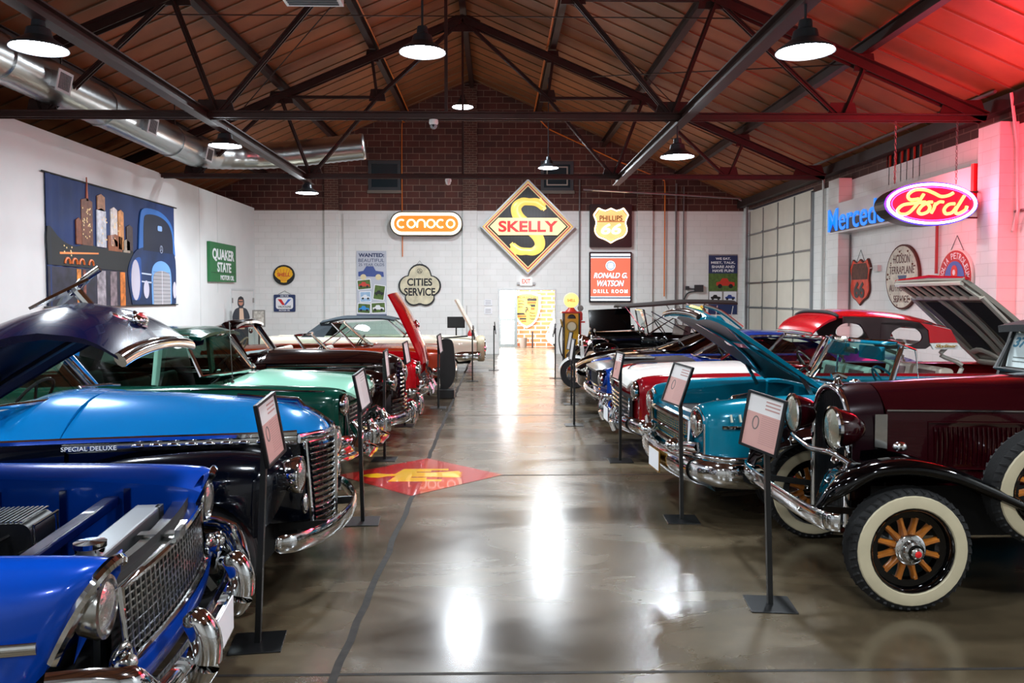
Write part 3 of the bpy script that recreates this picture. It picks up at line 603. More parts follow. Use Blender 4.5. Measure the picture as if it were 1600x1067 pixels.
# --- annex crest
t = thing('shield_crest_sign', 'large Porsche crest sign on the sunlit brick beyond the doorway', 'crest sign', (1.14, 30.17, 1.40), FACE['S']); t.scale = (.90, .94, 1)
def crest(w, h): 
    P = crv([(0, 1), (.4, .97), (.85, .86), (1, .8), (1, .3), (.93, -.15), (.72, -.55), (.4, -.85), (0, -1)], 4)
    return [(x*w/2, y*h/2) for x, y in P]+[(-x*w/2, y*h/2) for x, y in P[-2:0:-1]]
flat(t, 'crest_rim', crest(1.16, 1.46), WHITE, 0, .05); GOLD = mat('crest_gold', 'd9a648', .4); flat(t, 'crest_face', crest(1.0, 1.30), GOLD, .05, .06)
for k in range(4):
    yk = .36-k*.12; flat(t, 'stripe', [(.02, yk), (.42-.03*k, yk), (.42-.03*k, yk+.1), (.02, yk+.1)], (INK, mat('crest_red', 'd04a1c', .4))[k % 2], .06, .065)
    yk = -.2-k*.1; flat(t, 'stripe', [(-.44+.07*k, yk), (-.02, yk), (-.02, yk+.08), (-.44+.07*k, yk+.08)], (INK, mat('crest_red', 'd04a1c', .4))[k % 2], .06, .065)
flat(t, 'centre_shield', crest(.34, .42), GOLD, .065, .08)
MB().tube(crv([(-.05, -.1, .085), (-.02, 0, .085), (.03, .03, .085), (.0, .1, .085), (-.05, .08, .085)]), .025, 6).tube([(-.03, -.02, .085), (-.09, .04, .085)], .012, 5).tube([(.03, .0, .085), (.09, -.06, .085)], .012, 5).build('horse_mark', INK, t)
for sx, sy in ((-1, 1), (1, -1)):
    for k in range(3): MB().tube(crv([(sx*.12, sy*(.1+k*.12), .066), (sx*.22, sy*(.13+k*.12), .066), (sx*.36, sy*(.12+k*.12), .066)]), .016, 5).build('antler_mark', INK, t)
text('PORSCHE', 'lettering', INK, t, 0, .50, .78, .09, .06, .005, .01)
# --- tapestry on the left wall
t = thing('night_skyline_banner', 'large cloth banner of a night skyline with a blue vintage car on the left wall', 'banner', (XP+.02, 16.9, 2.86), FACE['E'])
BW, BH = 5.55, 2.36
def wavy(w, h, z, n=60):
    return [[(-w/2+w*i/n, y, z+.018*sin(i*1.7)*max(0, 1-i/26)+.006*sin(i*.6)) for i in range(n+1)] for y in (-h/2, -h*.25, 0, h*.25, h/2)]
g_ = MB().grid(wavy(BW, BH, .0)).grid(wavy(BW, BH, .012)).build('cloth', mat('night_sky', '1c3468', .7, noise=.3, nscale=1.2), t, smooth='all')
def bp_(nm, P, c, z, e=0, **k): return flat(t, nm, P, mat('banner_'+c, c, .6, **k), .016, z)
bp_('printed_water', [(-BW/2, -BH/2), (-BW/2, -.45), (.5, -.45), (.5, -BH/2)], '262438', .028, noise=.6, nscale=5)
bp_('printed_trees', crv([(-BW/2, -.42), (-BW/2, .25), (-2.45, .1), (-2.2, .0), (-1.8, -.05), (-1.4, .05), (-1.0, -.02), (-.6, .0), (-.2, .05), (.2, .0), (.5, .0), (.5, -.45)], 3), '0a0d12', .032)
for x, w_, y0, y1, c in ((-1.72, .2, 0, .45, '8a4a2c'), (-1.42, .42, .0, .85, '7a4a34'), (-.86, .36, .0, .72, 'd8dce4'), (-.86, .30, .72, 1.0, 'b08060'), (-.34, .28, .05, .80, 'e4ddd8'), (-.04, .24, .0, .78, 'e09a5c'), (-.3, .6, -.05, .25, 'a05c34'), (.35, .28, 0, .5, '4a3838'), (.2, .3, -.05, .18, 'a89a88')):
    bp_('printed_tower', [(x-w_/2, y0), (x+w_/2, y0), (x+w_/2, y1), (x, y1+.05), (x-w_/2, y1)], c, .036, noise=.35, nscale=9)
for k in range(60):
    x = random.choice((-1.6, -1.6, -1.6, -1.0, -.45, -2.3))+random.random()*.34; y = (.05+random.random()*.65) if x > -1.9 else -.3+random.random()*.3; bp_('printed_light', [(x, y), (x+.03, y), (x+.03, y+.03), (x, y+.03)], 'ffe0a0', .038)
bp_('printed_spire', [(-1.43, .85), (-1.36, .85), (-1.39, 1.3), (-1.40, 1.3)], 'b05a3a', .036)
bp_('printed_bridge', [(-2.4, -.18), (-1.0, -.12), (-1.0, -.15), (-2.4, -.22)], 'ff9850', .036)
for x in (-2.15, -1.9, -1.65, -1.3): MB().tube([(x+.09*cos(R(a)), -.38+.10*sin(R(a)), .034) for a in range(0, 181, 20)], .025, 5).build('printed_arch', mat('banner_e0702c', 'e0702c'), t)
for x, w_, c in ((-1.75, .14, 'ff9a3c'), (-1.55, .1, '8a4a3c'), (-.9, .34, 'a8a0a8'), (-.4, .28, '8a7a80'), (.0, .22, 'e08030')):
    bp_('printed_reflection', [(x-w_/2, -BH/2), (x+w_/2, -BH/2), (x+w_/2, -.47), (x-w_/2, -.47)], c, .034, noise=.6, nscale=7)
# printed car
bp_('printed_cabin', crv([(.75, .0), (.85, .75), (1.05, .98), (1.8, 1.0), (2.35, .85), (2.62, .6), (2.74, .0)], 4), '2f6cb8', .042)
bp_('printed_windscreen', crv([(.98, .05), (1.02, .7), (1.2, .86), (1.8, .88), (2.3, .76), (2.55, .5), (2.6, .05)], 4), '141d34', .046)
bp_('printed_body', crv([(.4, -1.15), (.22, -.5), (.4, -.15), (.8, .08), (1.6, .16), (2.4, .1), (2.74, -.1), (2.74, -1.15)], 4), '0f2c58', .044, noise=.5, nscale=1.6)
bp_('printed_fender', crv([(.28, -.5), (.45, -.22), (.8, -.12), (.85, -.4), (.8, -1.0), (.4, -1.05)], 4), '1c4c94', .048, noise=.5, nscale=2)
bp_('printed_grille_shell', crv([(1.38, -1.15), (1.36, -.5), (1.5, -.25), (1.9, -.15), (2.3, -.25), (2.45, -.5), (2.45, -1.15)], 4), '6fa4e0', .052)
bp_('printed_grille', crv([(1.45, -1.16), (1.44, -.55), (1.6, -.42), (1.9, -.38), (2.25, -.42), (2.38, -.55), (2.38, -1.16)], 4), 'a4a2a6', .056)
for k in range(9): bp_('printed_grille_bar', [(1.45, -1.1+k*.085), (2.38, -1.1+k*.085), (2.38, -1.09+k*.085), (1.45, -1.09+k*.085)], '55545c', .058)
bp_('printed_grille_bar', [(1.90, -1.16), (1.92, -1.16), (1.92, -.38), (1.90, -.38)], 'e0e2ea', .060)
flat(t, 'printed_headlamp', ell(.42, .88, 24, .56, -.62), mat('banner_lamp', 'c8c4d4', .6), .048, .054); flat(t, 'printed_fog_lamp', ell(.28, .4, 24, 1.08, -.82), mat('banner_lamp', 'c8c4d4'), .048, .054)
flat(t, 'printed_headlamp', ell(.2, .4, 24, 2.64, -.82), mat('banner_lamp', 'c8c4d4'), .048, .054)
MB().ring(ell(.16, .18, 20, 1.9, .12), ell(.13, .15, 20, 1.9, .12), .05, .058).build('printed_emblem', mat('banner_steel', 'a8b4cc', .5), t)
for a in (90, 210, 330): MB().bar((1.9, .12, .056), (1.9+.07*cos(R(a)), .12+.08*sin(R(a)), .056), .012, .004).build('printed_star_ray', mat('banner_steel', 'a8b4cc'), t)
flat(t, 'printed_mirror', rrect(.24, .12, .04, 3, 1.85, .6), mat('banner_mirror', '88aee0', .5), .046, .05)
for y_ in (-.48, -.66): bp_('printed_trim', [(.85, y_), (1.4, y_-.02), (1.4, y_+.015), (.85, y_+.03)], 'c0cce0', .052)
for y_ in (BH/2, -BH/2): MB().tube([(-BW/2-.12, y_+.01, .02), (BW/2+.12, y_+.01, .02)], .016, 6).build('hanging_rod', INK, t)
# --- QUAKER STATE
t = thing('quaker_state_sign', 'green Quaker State motor oil sign on the left wall', 'enamel sign', (XP+.01, 23.0, 2.85), FACE['E'])
flat(t, 'sign_panel', [(-1.08, -.55), (1.08, -.53), (1.08, .55), (-1.08, .55)], mat('quaker_green', '1f6b3a', .5), 0, .08)
text('QUAKER', 'lettering', PAPER, t, 0, .20, 1.8, .36, .08, .006, .03); text('STATE', 'lettering', PAPER, t, .05, -.13, 1.15, .28, .08, .006, .03); text('MOTOR OIL', 'lettering', PAPER, t, .3, -.42, 1.15, .14, .08, .006, .02)
flat(t, 'divider', [(-1.0, -.3), (1.0, -.29), (1.0, -.275), (-1.0, -.285)], mat('quaker_dark', '0f3d20', .5), .08, .084)
# --- right wall
t = thing('mercedes_sign', 'long white box sign with blue neon letters reading Mercedes-Benz on the right wall', 'illuminated sign', (XR-.0, 15.9, 3.68), FACE['W'])
flat(t, 'sign_box', [(-2.85, -.34), (2.85, -.34), (2.85, .34), (-2.85, .34)], mat('box_white', 'd8d6d6', .4), 0, .32)
MB().box(2.85, 2.93, -.36, .37, 0, .34).build('end_panel', mat('end_red', 'c8121c', .4), t)
text('Mercedes-Benz', 'lettering', mat('neon_blue', '1f7fe0', .35, emit=.9, ecol='1e86ff'), t, -.35, -.03, 4.9, .52, .326, .02, .004)
flat(t, 'backing_strip', [(-2.7, -.30), (2.2, -.30), (2.2, -.05), (-2.7, -.05)], mat('strip_brown', '4a3a38', .5), .32, .325)
t = thing('route_66_shield', 'rusty orange 66 shield sign on the right wall', 'enamel sign', (XR-.01, 17.65, 2.2), FACE['W'])
flat(t, 'sign_face', shield(.94, .98), mat('shield_orange', 'd8401c', .5, noise=.35, nscale=9), 0, .04)
flat(t, 'sign_edge', shield(1.0, 1.04), mat('rust_dark', '4a1c10', .7), -.0, .03)
flat(t, 'upper_field', [(-.38, .06), (.38, .06), (.40, .28), (.3, .42), (-.3, .42), (-.40, .28)], mat('shield_rust', '5c3324', .7, noise=.5, nscale=14), .04, .044)
text('66', 'lettering', INK, t, 0, -.17, .5, .36, .044, .006, .04); MB().tube([(-.2, .45, .02), (0, .72, .02), (.2, .45, .02)], .006, 5).build('hanging_wire', INK, t)
t = thing('hudson_sign', 'oval rusted Hudson Terraplane authorized service sign on the right wall', 'enamel sign', (XR-.01, 15.78, 2.27), FACE['W'])
flat(t, 'sign_rim', ell(1.30, 1.30, 40), mat('rust_dark', '4a1c10'), 0, .05); flat(t, 'sign_face', ell(1.23, 1.23, 40), mat('enamel_aged', 'c9c6b4', .4, noise=.3, nscale=7), .05, .056)
MA = mat('maroon_ink', '4a1418', .5)
for s_, y_, w_, h_ in (('HUDSON', .36, .62, .17), ('TERRAPLANE', .14, .98, .15), ('AUTHORIZED', -.22, .96, .14), ('SERVICE', -.44, .6, .14)): text(s_, 'lettering', MA, t, 0, y_, w_, h_, .056, .004, .0)
flat(t, 'emblem', [(-.14, .03), (.2, .03), (.14, -.12), (-.06, -.12)], mat('emblem_blue', '3c5478', .5), .056, .06)
RU = mat('rust_spot', '5a2a14', .8)
for k in range(34):
    a = random.uniform(0, 2*pi); r_ = .44+.15*random.random(); s_ = .01+.03*random.random(); flat(t, 'rust_patch', ell(s_*2, s_*1.4, 7, r_*cos(a), r_*sin(a)), RU, .056, .058)
t = thing('magnolia_sign', 'round red Magnolia Petroleum sign on the right wall behind the raised deck lid', 'enamel sign', (XR-.01, 13.95, 2.2), FACE['W'])
flat(t, 'sign_rim', ell(1.04, 1.04, 40), mat('magnolia_white', 'e0d8d0', .4), 0, .04); flat(t, 'red_ring', ell(.98, .98, 40), mat('magnolia_red', 'b81824', .4), .04, .046)
flat(t, 'blue_field', ell(.60, .60, 32), mat('magnolia_blue', '4a66b4', .4), .046, .052); flat(t, 'flower', ell(.2, .26, 16, 0, .1), RED, .052, .058); flat(t, 'flower_centre', ell(.08, .1, 12, 0, .1), PAPER, .058, .062)
word = 'MAGNOLIA PETROLEUM CO'
for k, ch in enumerate(word):
    if ch == ' ': continue
    a = R(212-k*244/(len(word)-1)); o = text(ch, 'letter', PAPER, t, 0, 0, .07 if ch != 'I' else .02, .11, .0, .004, .01); o.matrix_local = Matrix.Translation((.395*cos(a), .395*sin(a), .046)) @ Matrix.Rotation(a-pi/2, 4, 'Z')
text('Gasoline', 'lettering', PAPER, t, 0, -.12, .42, .08, .052, .004, .01)
MB().tube([(-.2, .48, .01), (0, .75, .01), (.2, .48, .01)], .006, 5).build('hanging_wire', INK, t)
tag(MB().box(XR-.08, XR, 16.75, 16.95, 2.42, 2.55).tube([(XR-.04, 17.2, 2.5), (XR-.04, 16.9, 2.5)], .012, 5).build('outlet_box', WC), 'small painted outlet box between the shield and the oval sign', 'outlet box')
# --- Ford neon
t = thing('ford_neon_sign', 'oval red and blue Ford neon sign hanging on chains by the right wall', 'neon sign', (6.98, 12.72, 3.36), (R(90), 0, 0))
flat(t, 'sign_can', ell(1.5, .68, 48), mat('can_metal', '54504e', .3, .8), -.38, -.02)
flat(t, 'face_edge', ell(1.52, .70, 48), mat('ford_blue', '1c2cc0', .3, emit=.5), -.02, 0)
flat(t, 'sign_face', ell(1.38, .58, 48), mat('ford_red', '8c0838', .3, emit=.42, ecol='d8083c'), 0, .008)
MB().tube([(x, y, .02) for x, y in ell(1.42, .62, 48)], .022, 6, closed=True).build('neon_ring', mat('neon_ice', 'f0eaff', .3, emit=7, ecol='cfc8ff'), t)
MB().tube([(x, y, .018) for x, y in ell(1.30, .53, 48)[2:46]], .006, 5).build('neon_ring_inner', mat('neon_violet', '6a50ff', .3, emit=4), t)
FN = mat('ford_letters', 'ffd890', .3, emit=1.9, ecol='ffc868')
def stroke(P, r_): 
    Q = crv([((x-.5)*1.40, (y-.5)*.62*1.03, .03) for x, y in P], 6); MB().tube(Q, r_, 7).build('letter_stroke', FN, t, smooth=True)
stroke([(.34, .62), (.24, .60), (.22, .72), (.30, .84), (.42, .84), (.52, .76), (.60, .68), (.68, .70), (.74, .77)], .026)
stroke([(.40, .74), (.36, .60), (.30, .42), (.22, .26), (.13, .24), (.10, .34), (.16, .46), (.26, .50), (.42, .54)], .026)
stroke([(.44, .52), (.38, .44), (.34, .30), (.38, .24), (.45, .30), (.47, .42), (.44, .52), (.50, .54)], .026)
stroke([(.54, .52), (.52, .38), (.49, .26)], .024); stroke([(.52, .44), (.58, .54), (.63, .54)], .024)
stroke([(.76, .50), (.69, .48), (.64, .36), (.66, .25), (.73, .28), (.78, .42)], .026); stroke([(.87, .70), (.82, .52), (.77, .32), (.80, .25), (.88, .34), (.90, .44)], .026)
for y_ in (.22, -.2): MB().bar((.6, y_, -.2), (1.15, y_, -.2), .025, .025).build('wall_bracket', TS, t)
t = thing('assumed_red_neon_ring', 'assumed round red neon ring sign hanging from the beam, added outside the picture at the right for red light', 'neon sign', (7.3, 9.45, 3.9))  # assumed source, added out of view to cast red on wall and roof
MB().tube([(.42*cos(a), 0, .42*sin(a)) for a in [i*pi/16 for i in range(32)]], .03, 8, closed=True).build('neon_tube', mat('assumed_neon_red', 'ff1a20', .3, emit=30, ecol='ff1020'), t); MB().lathe([(.001, .03), (.5, .03), (.5, .12), (.001, .12)], (0, 0, 0), 'y', 32).build('ring_back', STEEL, t); MB().tube([(0, .08, .45), (0, .08, 1.05)], .012, 6).build('hanger', STEEL, t)
lamp('assumed_ford_back_glow', 'POINT', (7.3, 13.3, 3.6), 90, (1, .10, .16), .25)  # assumed red glow behind the oval sign, no tube is built there
lamp('assumed_red_light', 'POINT', (7.3, 9.75, 3.9), 620, (1, .02, .05), .40)  # light of the assumed ring, added to redden wall and roof
lamp('ford_neon_light', 'AREA', (6.98, 12.66, 3.36), 30, (1, .22, .35), 1.3, (R(-90), 0, 0), shape='ELLIPSE', size_y=.55)
# --- gas pump
t = thing('gas_pump', 'yellow antique gasoline pump with a glowing Shell globe by the doorway', 'gas pump', (1.93, 20.6, 0))
PY = mat('pump_yellow', 'd8a416', .35, coat=.4); PRD = mat('pump_red', 'c0281c', .35, coat=.4)
MB().box(-.25, .25, -.2, .2, 0, .06).build('base', PRD, t, bevel=.01); MB().box(-.19, .19, -.15, .15, .06, 1.46).build('cabinet', PY, t, bevel=.015)
for x in (-.195, .195):
    for y in (-.155, .155): MB().box(x-.018, x+.018, y-.018, y+.018, .06, 1.46).build('corner_post', BLACK, t)
MB().box(-.26, .26, -.2, .2, 1.46, 1.50).lathe([(.16, 1.5), (.1, 1.56), (.07, 1.6)], n=16).build('top_cap', PRD, t)
g_ = MB(); g_.lathe([(.001, -.06), (.16, -.06), (.19, -.04), (.19, .04), (.16, .06), (.001, .06)], (0, 0, 1.79), 'y', 28); g_.build('globe', mat('globe_glow', 'ffe08a', .4, emit=1.3, ecol='ffd870'), t, smooth=True)
o = text('SHELL', 'globe_lettering', mat('globe_red', 'd06a2a', .5), t, 0, 0, .22, .08, 0, .004, .02); o.matrix_local = Matrix.Translation((0, -.065, 1.79)) @ Matrix.Rotation(R(90), 4, 'X')
MB().lathe([(.001, 0), (.11, 0), (.12, .03), (.12, .05)], (0, -.2, 1.12), 'y', 24).build('dial', mat('dial_cream', 'e0d6b8', .4), t); MB().lathe([(.115, -.01), (.14, -.01), (.14, .05), (.12, .05)], (0, -.2, 1.12), 'y', 24).build('dial_rim', mat('brass', 'a8864a', .3, .9), t)
MB().lathe([(.001, 0), (.09, 0), (.11, .02)], (0, -.17, 1.32), 'y', 16, a0=0, a1=pi).build('dial_hood', BLACK, t)
o = text('Gasoline', 'front_lettering', PRD, t, 0, 0, .26, .07, 0, .003, .01); o.matrix_local = Matrix.Translation((0, -.152, .62)) @ Matrix.Rotation(R(90), 4, 'X')
MB().tube(crv([(-.24, 0, 1.15), (-.32, -.1, .8), (-.26, -.2, .4), (-.1, -.25, .25), (.1, -.25, .3)]), .016, 6).build('hose', BLACK, t, smooth=True)
MB().bar((-.22, 0, 1.1), (-.27, 0, 1.3), .04, .05).build('nozzle', mat('brass', 'a8864a'), t)
t = thing('air_meter', 'slim red air meter with a round gauge beside the gas pump', 'air meter', (2.2, 20.9, 0))
MB().lathe([(.1, 0), (.1, .03), (.025, .05), (.025, 1.25), (.06, 1.27), (.06, 1.45), (.03, 1.47), (.02, 1.5)], n=14).build('post', PRD, t, smooth=True); MB().lathe([(.001, -.03), (.08, -.03), (.08, .03), (.001, .03)], (0, 0, 1.58), 'y', 18).build('gauge', DCHROME, t)
MB().box(-.12, .12, -.05, .05, 1.2, 1.24).build('bracket', PRD, t)
# --- standee, framed print, monitor and totem at the left
t = thing('person_standee', 'cardboard cut-out of a dark haired person in a dark jacket near the left door', 'standee', (-7.4, 23.2, 0), (R(90), 0, R(12)))
flat(t, 'backing_board', crv([(-.1, 0), (-.16, .5), (-.2, 1.0), (-.24, 1.3), (-.16, 1.52), (-.06, 1.58), (-.09, 1.66), (-.08, 1.82), (0, 1.9), (.08, 1.82), (.09, 1.66), (.06, 1.58), (.16, 1.52), (.24, 1.3), (.2, 1.0), (.2, .5), (.18, 0)], 3), mat('jacket_print', '23262e', .6), 0, .012)
flat(t, 'printed_shirt', [(-.05, .95), (.1, .95), (.06, 1.55), (-.04, 1.55)], mat('shirt_print', 'c0a088', .6), .012, .015); flat(t, 'printed_face', ell(.13, .2, 16, 0, 1.73), mat('skin_print', 'a87058', .6), .012, .016)
flat(t, 'printed_hair', [(-.08, 1.76), (-.07, 1.86), (0, 1.9), (.07, 1.86), (.08, 1.76), (.05, 1.8), (-.05, 1.8)], INK, .016, .018); flat(t, 'printed_sunglasses', [(-.06, 1.73), (.06, 1.73), (.06, 1.76), (-.06, 1.76)], INK, .016, .02)
t = thing('framed_print', 'small framed grey print standing beside the cardboard figure', 'framed print', (-6.95, 23.4, 1.25), (R(90), 0, R(20))); flat(t, 'print_frame', rrect(.36, .5, .01, 1), mat('frame_grey', '6a6660', .5), 0, .02); flat(t, 'print_sheet', rrect(.28, .42, .01, 1), mat('print_grey2', '9a968c', .6, noise=.5, nscale=14), .02, .024)
MB().box(-.02, .02, -1.25, -.24, 0, .02).box(-.2, .2, -1.25, -1.22, -.1, .12).build('print_stand', STEEL, t)
t = thing('monitor_stand', 'black flat monitor on a pole before the back wall', 'monitor', (-1.15, 22.6, 0))
MB().box(-.25, .25, -.02, .03, 1.0, 1.32).build('screen', BLACK, t, bevel=.01); MB().box(-.02, .02, .03, .07, .02, 1.2).build('pole', BLACK, t); MB().box(-.2, .2, -.15, .2, 0, .02).build('base_plate', BLACK, t)
t = thing('black_totem', 'tall slim black curved display totem on a block base beside the left row', 'display totem', (-.93, 14.75, 0))
P = [(.02, .17), (.13, .3), (.17, .5), (.15, .8), (.13, 1.0), (.08, 1.08), (-.02, 1.1), (-.1, 1.06), (-.12, .9), (-.11, .17)]
MB().prism(crv(P, 3, True), -.05, .05, Matrix.Rotation(R(90), 4, 'X')).build('panel', BLACK, t); MB().box(-.17, .15, -.16, .16, 0, .17).build('base_block', BLACK, t, bevel=.01)
MB().tube([(.135, 0, .2), (.19, 0, .35), (.2, 0, .5)], .012, 6).build('chrome_edge', CHROME, t)
# --- floor emblem
t = thing('floor_emblem', 'red diamond emblem with a yellow bird painted on the floor', 'floor emblem', (-.80, 8.27, 0))
dmn = [(.86, 0), (0, .87), (-.86, 0), (0, -.87)]
FR = mat('floor_red', 'a8201c', .22, coat=.4, noise=.12, nscale=4); flat(t, 'painted_diamond', dmn, FR, .0016, .0022)
FY = mat('floor_yellow', 'd8a818', .22, coat=.4)
bird = [(-.62, -.01), (-.56, .05), (-.46, .09), (-.36, .05), (-.27, .05), (-.20, .30), (.28, .30), (.28, .22), (.10, .22), (.10, .16), (-.05, .15), (-.05, .12), (.12, .12), (.40, .19), (.40, .14), (.44, .13), (.40, .10), (.44, .08), (.40, .05), (.44, .03), (.40, 0), (.44, -.03),
        (.40, -.05), (.44, -.08), (.40, -.12), (.12, -.09), (-.08, -.08), (-.08, -.12), (.08, -.12), (.08, -.20), (.24, -.20), (.24, -.29), (-.30, -.29), (-.25, -.04), (-.33, -.05), (-.42, -.12), (-.52, -.10)]
flat(t, 'painted_bird', bird, FY, .0022, .0028)
# ================================================================ CAR PARTS LIBRARY
# every car is built in its own frame: nose at x = 0, tail towards -x, y across, z up; u = -x
def itab(tab, u):
    """monotone cubic interpolation of table rows (u, a, b, ...)"""
    k = len(tab)-1
    if u <= tab[0][0]: return list(tab[0][1:])
    if u >= tab[k][0]: return list(tab[k][1:])
    i = max(j for j in range(k) if tab[j][0] <= u)
    out = []; h = tab[i+1][0]-tab[i][0]; t = (u-tab[i][0])/h
    def slope(j, c):
        if j == 0: return (tab[1][c]-tab[0][c])/(tab[1][0]-tab[0][0])
        if j == k: return (tab[k][c]-tab[k-1][c])/(tab[k][0]-tab[k-1][0])
        a = (tab[j][c]-tab[j-1][c])/(tab[j][0]-tab[j-1][0]); b = (tab[j+1][c]-tab[j][c])/(tab[j+1][0]-tab[j][0])
        return 0 if a*b <= 0 else 2*a*b/(a+b)
    for c in range(1, len(tab[0])):
        p0, p1, m0, m1 = tab[i][c], tab[i+1][c], slope(i, c)*h, slope(i+1, c)*h
        out.append((2*t**3-3*t*t+1)*p0+(t**3-2*t*t+t)*m0+(-2*t**3+3*t*t)*p1+(t**3-t*t)*m1)
    return out
def usamp(u0, u1, arches=(), st=.07, front=True):
    S = set(); n = max(2, int((u1-u0)/st))
    for i in range(n+1): S.add(round(u0+(u1-u0)*i/n, 4))
    if front:
        for d in (.01, .025, .045): S.add(round(u0+d, 4))
    for (ua, za, ra) in arches:
        for i in range(-9, 10):
            v = ua+ra*sin(i*pi/18)*.9999
            if u0 < v < u1: S.add(round(v, 4))
    return sorted(S)
def section(row, p=2.3):
    yi, zi, yc, zc, w, zm, wb, zb = row; P = []
    for i in range(4):
        t = i/4*pi/2; P.append((yi+(yc-yi)*i/4, zi+(zc-zi)*sin(t)))
    for i in range(9):
        a = i/8*pi/2; P.append((yc+(w-yc)*sin(a)**(2/p), zm+(zc-zm)*cos(a)**(2/p)))
    for i in range(1, 6):
        t = i/5; P.append((w+(wb-w)*t*t, zm+(zb-zm)*t))
    return P
def liner(rows, hinge, parent, m=None, g=.036, fr=.94):
    m_ = MB(); G = []
    for u in [rows[0][0]+.03+(rows[-1][0]-rows[0][0]-.04)*i/14 for i in range(15)]:
        yi, ze, zc = itab(rows, u); G.append([(-u-hinge[0], yi*fr*(-1+2*j/10), ze+(zc-ze)*(1-abs(fr*(-1+2*j/10))**2.4)-hinge[1]-g) for j in range(11)])
    m_.grid(G); return m_.build('hood_liner', m or MATTE, parent, smooth='all')
def shell(tab, arches=(), bow=0, st=.07, p=2.3, wall=0, u0=None, u1=None, zmax=None, zmin=None, sides=(1, -1), bowd=.5, rake=0, cap=False):
    """body or fender side skins from a table of sections; arches = (u, z, radius) cut from the lower edge"""
    u0 = tab[0][0] if u0 is None else u0; u1 = tab[-1][0] if u1 is None else u1
    us = usamp(u0, u1, arches, st); m = MB()
    for s_ in sides:
        rows = []
        for u in us:
            P = section(itab(tab, u), p); az = 0
            for (ua, za, ra) in arches:
                d = ra*ra-(u-ua)**2
                if d > 0: az = max(az, za+sqrt(d))
            Q = []
            if wall: Q.append((P[0][0]-.015, P[0][1]-wall)); Q.append((P[0][0]-.015, P[0][1]-.015))
            for i, (y, z) in enumerate(P):
                if i > 5 and z < az: z = min(az, P[5][1])
                if zmax is not None: z = min(z, zmax)
                if zmin is not None: z = max(z, zmin)
                Q.append((y, z))
            w = max(abs(q[0]) for q in Q)
            rows.append([(-u-bow*(y/.93)**2*exp(-u/bowd)-rake*max(0, P[4][1]-z)*exp(-(u/.3)**2), s_*y, z) for y, z in Q])
        m.grid(rows)
        if cap: m.grid([rows[0], [(x-.01, s_*min(abs(y), itab(tab, u0)[0]), z) for x, y, z in rows[0]]])
    return m
def lid(rows, hinge, thick=.025, p=2.4, bow=0, n=16, st=.07, bowd=.5, crease=0):
    """hood / trunk / roof skin: rows (u, half width, edge z, centre z) ; vertices relative to the hinge point"""
    us = usamp(rows[0][0], rows[-1][0], st=st); m = MB(); G = []
    hx_, hz = hinge
    for u in us:
        yi, ze, zc = itab(rows, u); top = []; bot = []
        for i in range(n+1):
            t = -1+2*i/n; y = yi*t; z = ze+(zc-ze)*(1-abs(t)**p)+crease*exp(-(t*9)**2)
            x = -u-bow*(y/.93)**2*exp(-u/bowd)
            top.append((x-hx_, y, z-hz)); bot.append((x-hx_, y*.985, z-hz-thick))
        G.append(top+bot[::-1])
    m.grid(G, True); k = len(G[0])
    m.add([p_ for p_ in G[0]], [tuple(range(k))]); m.add([p_ for p_ in G[-1]], [tuple(range(k))])
    return m
def sweep(name, pts, r, ry, m, parent, n=10, closed=False, smooth=True, up=(0, 0, 1)):
    return MB().tube(pts, r, n, closed, ry, up).build(name, m, parent, smooth=smooth)
def mirror(pts): return [(x, -y, z) for x, y, z in pts]
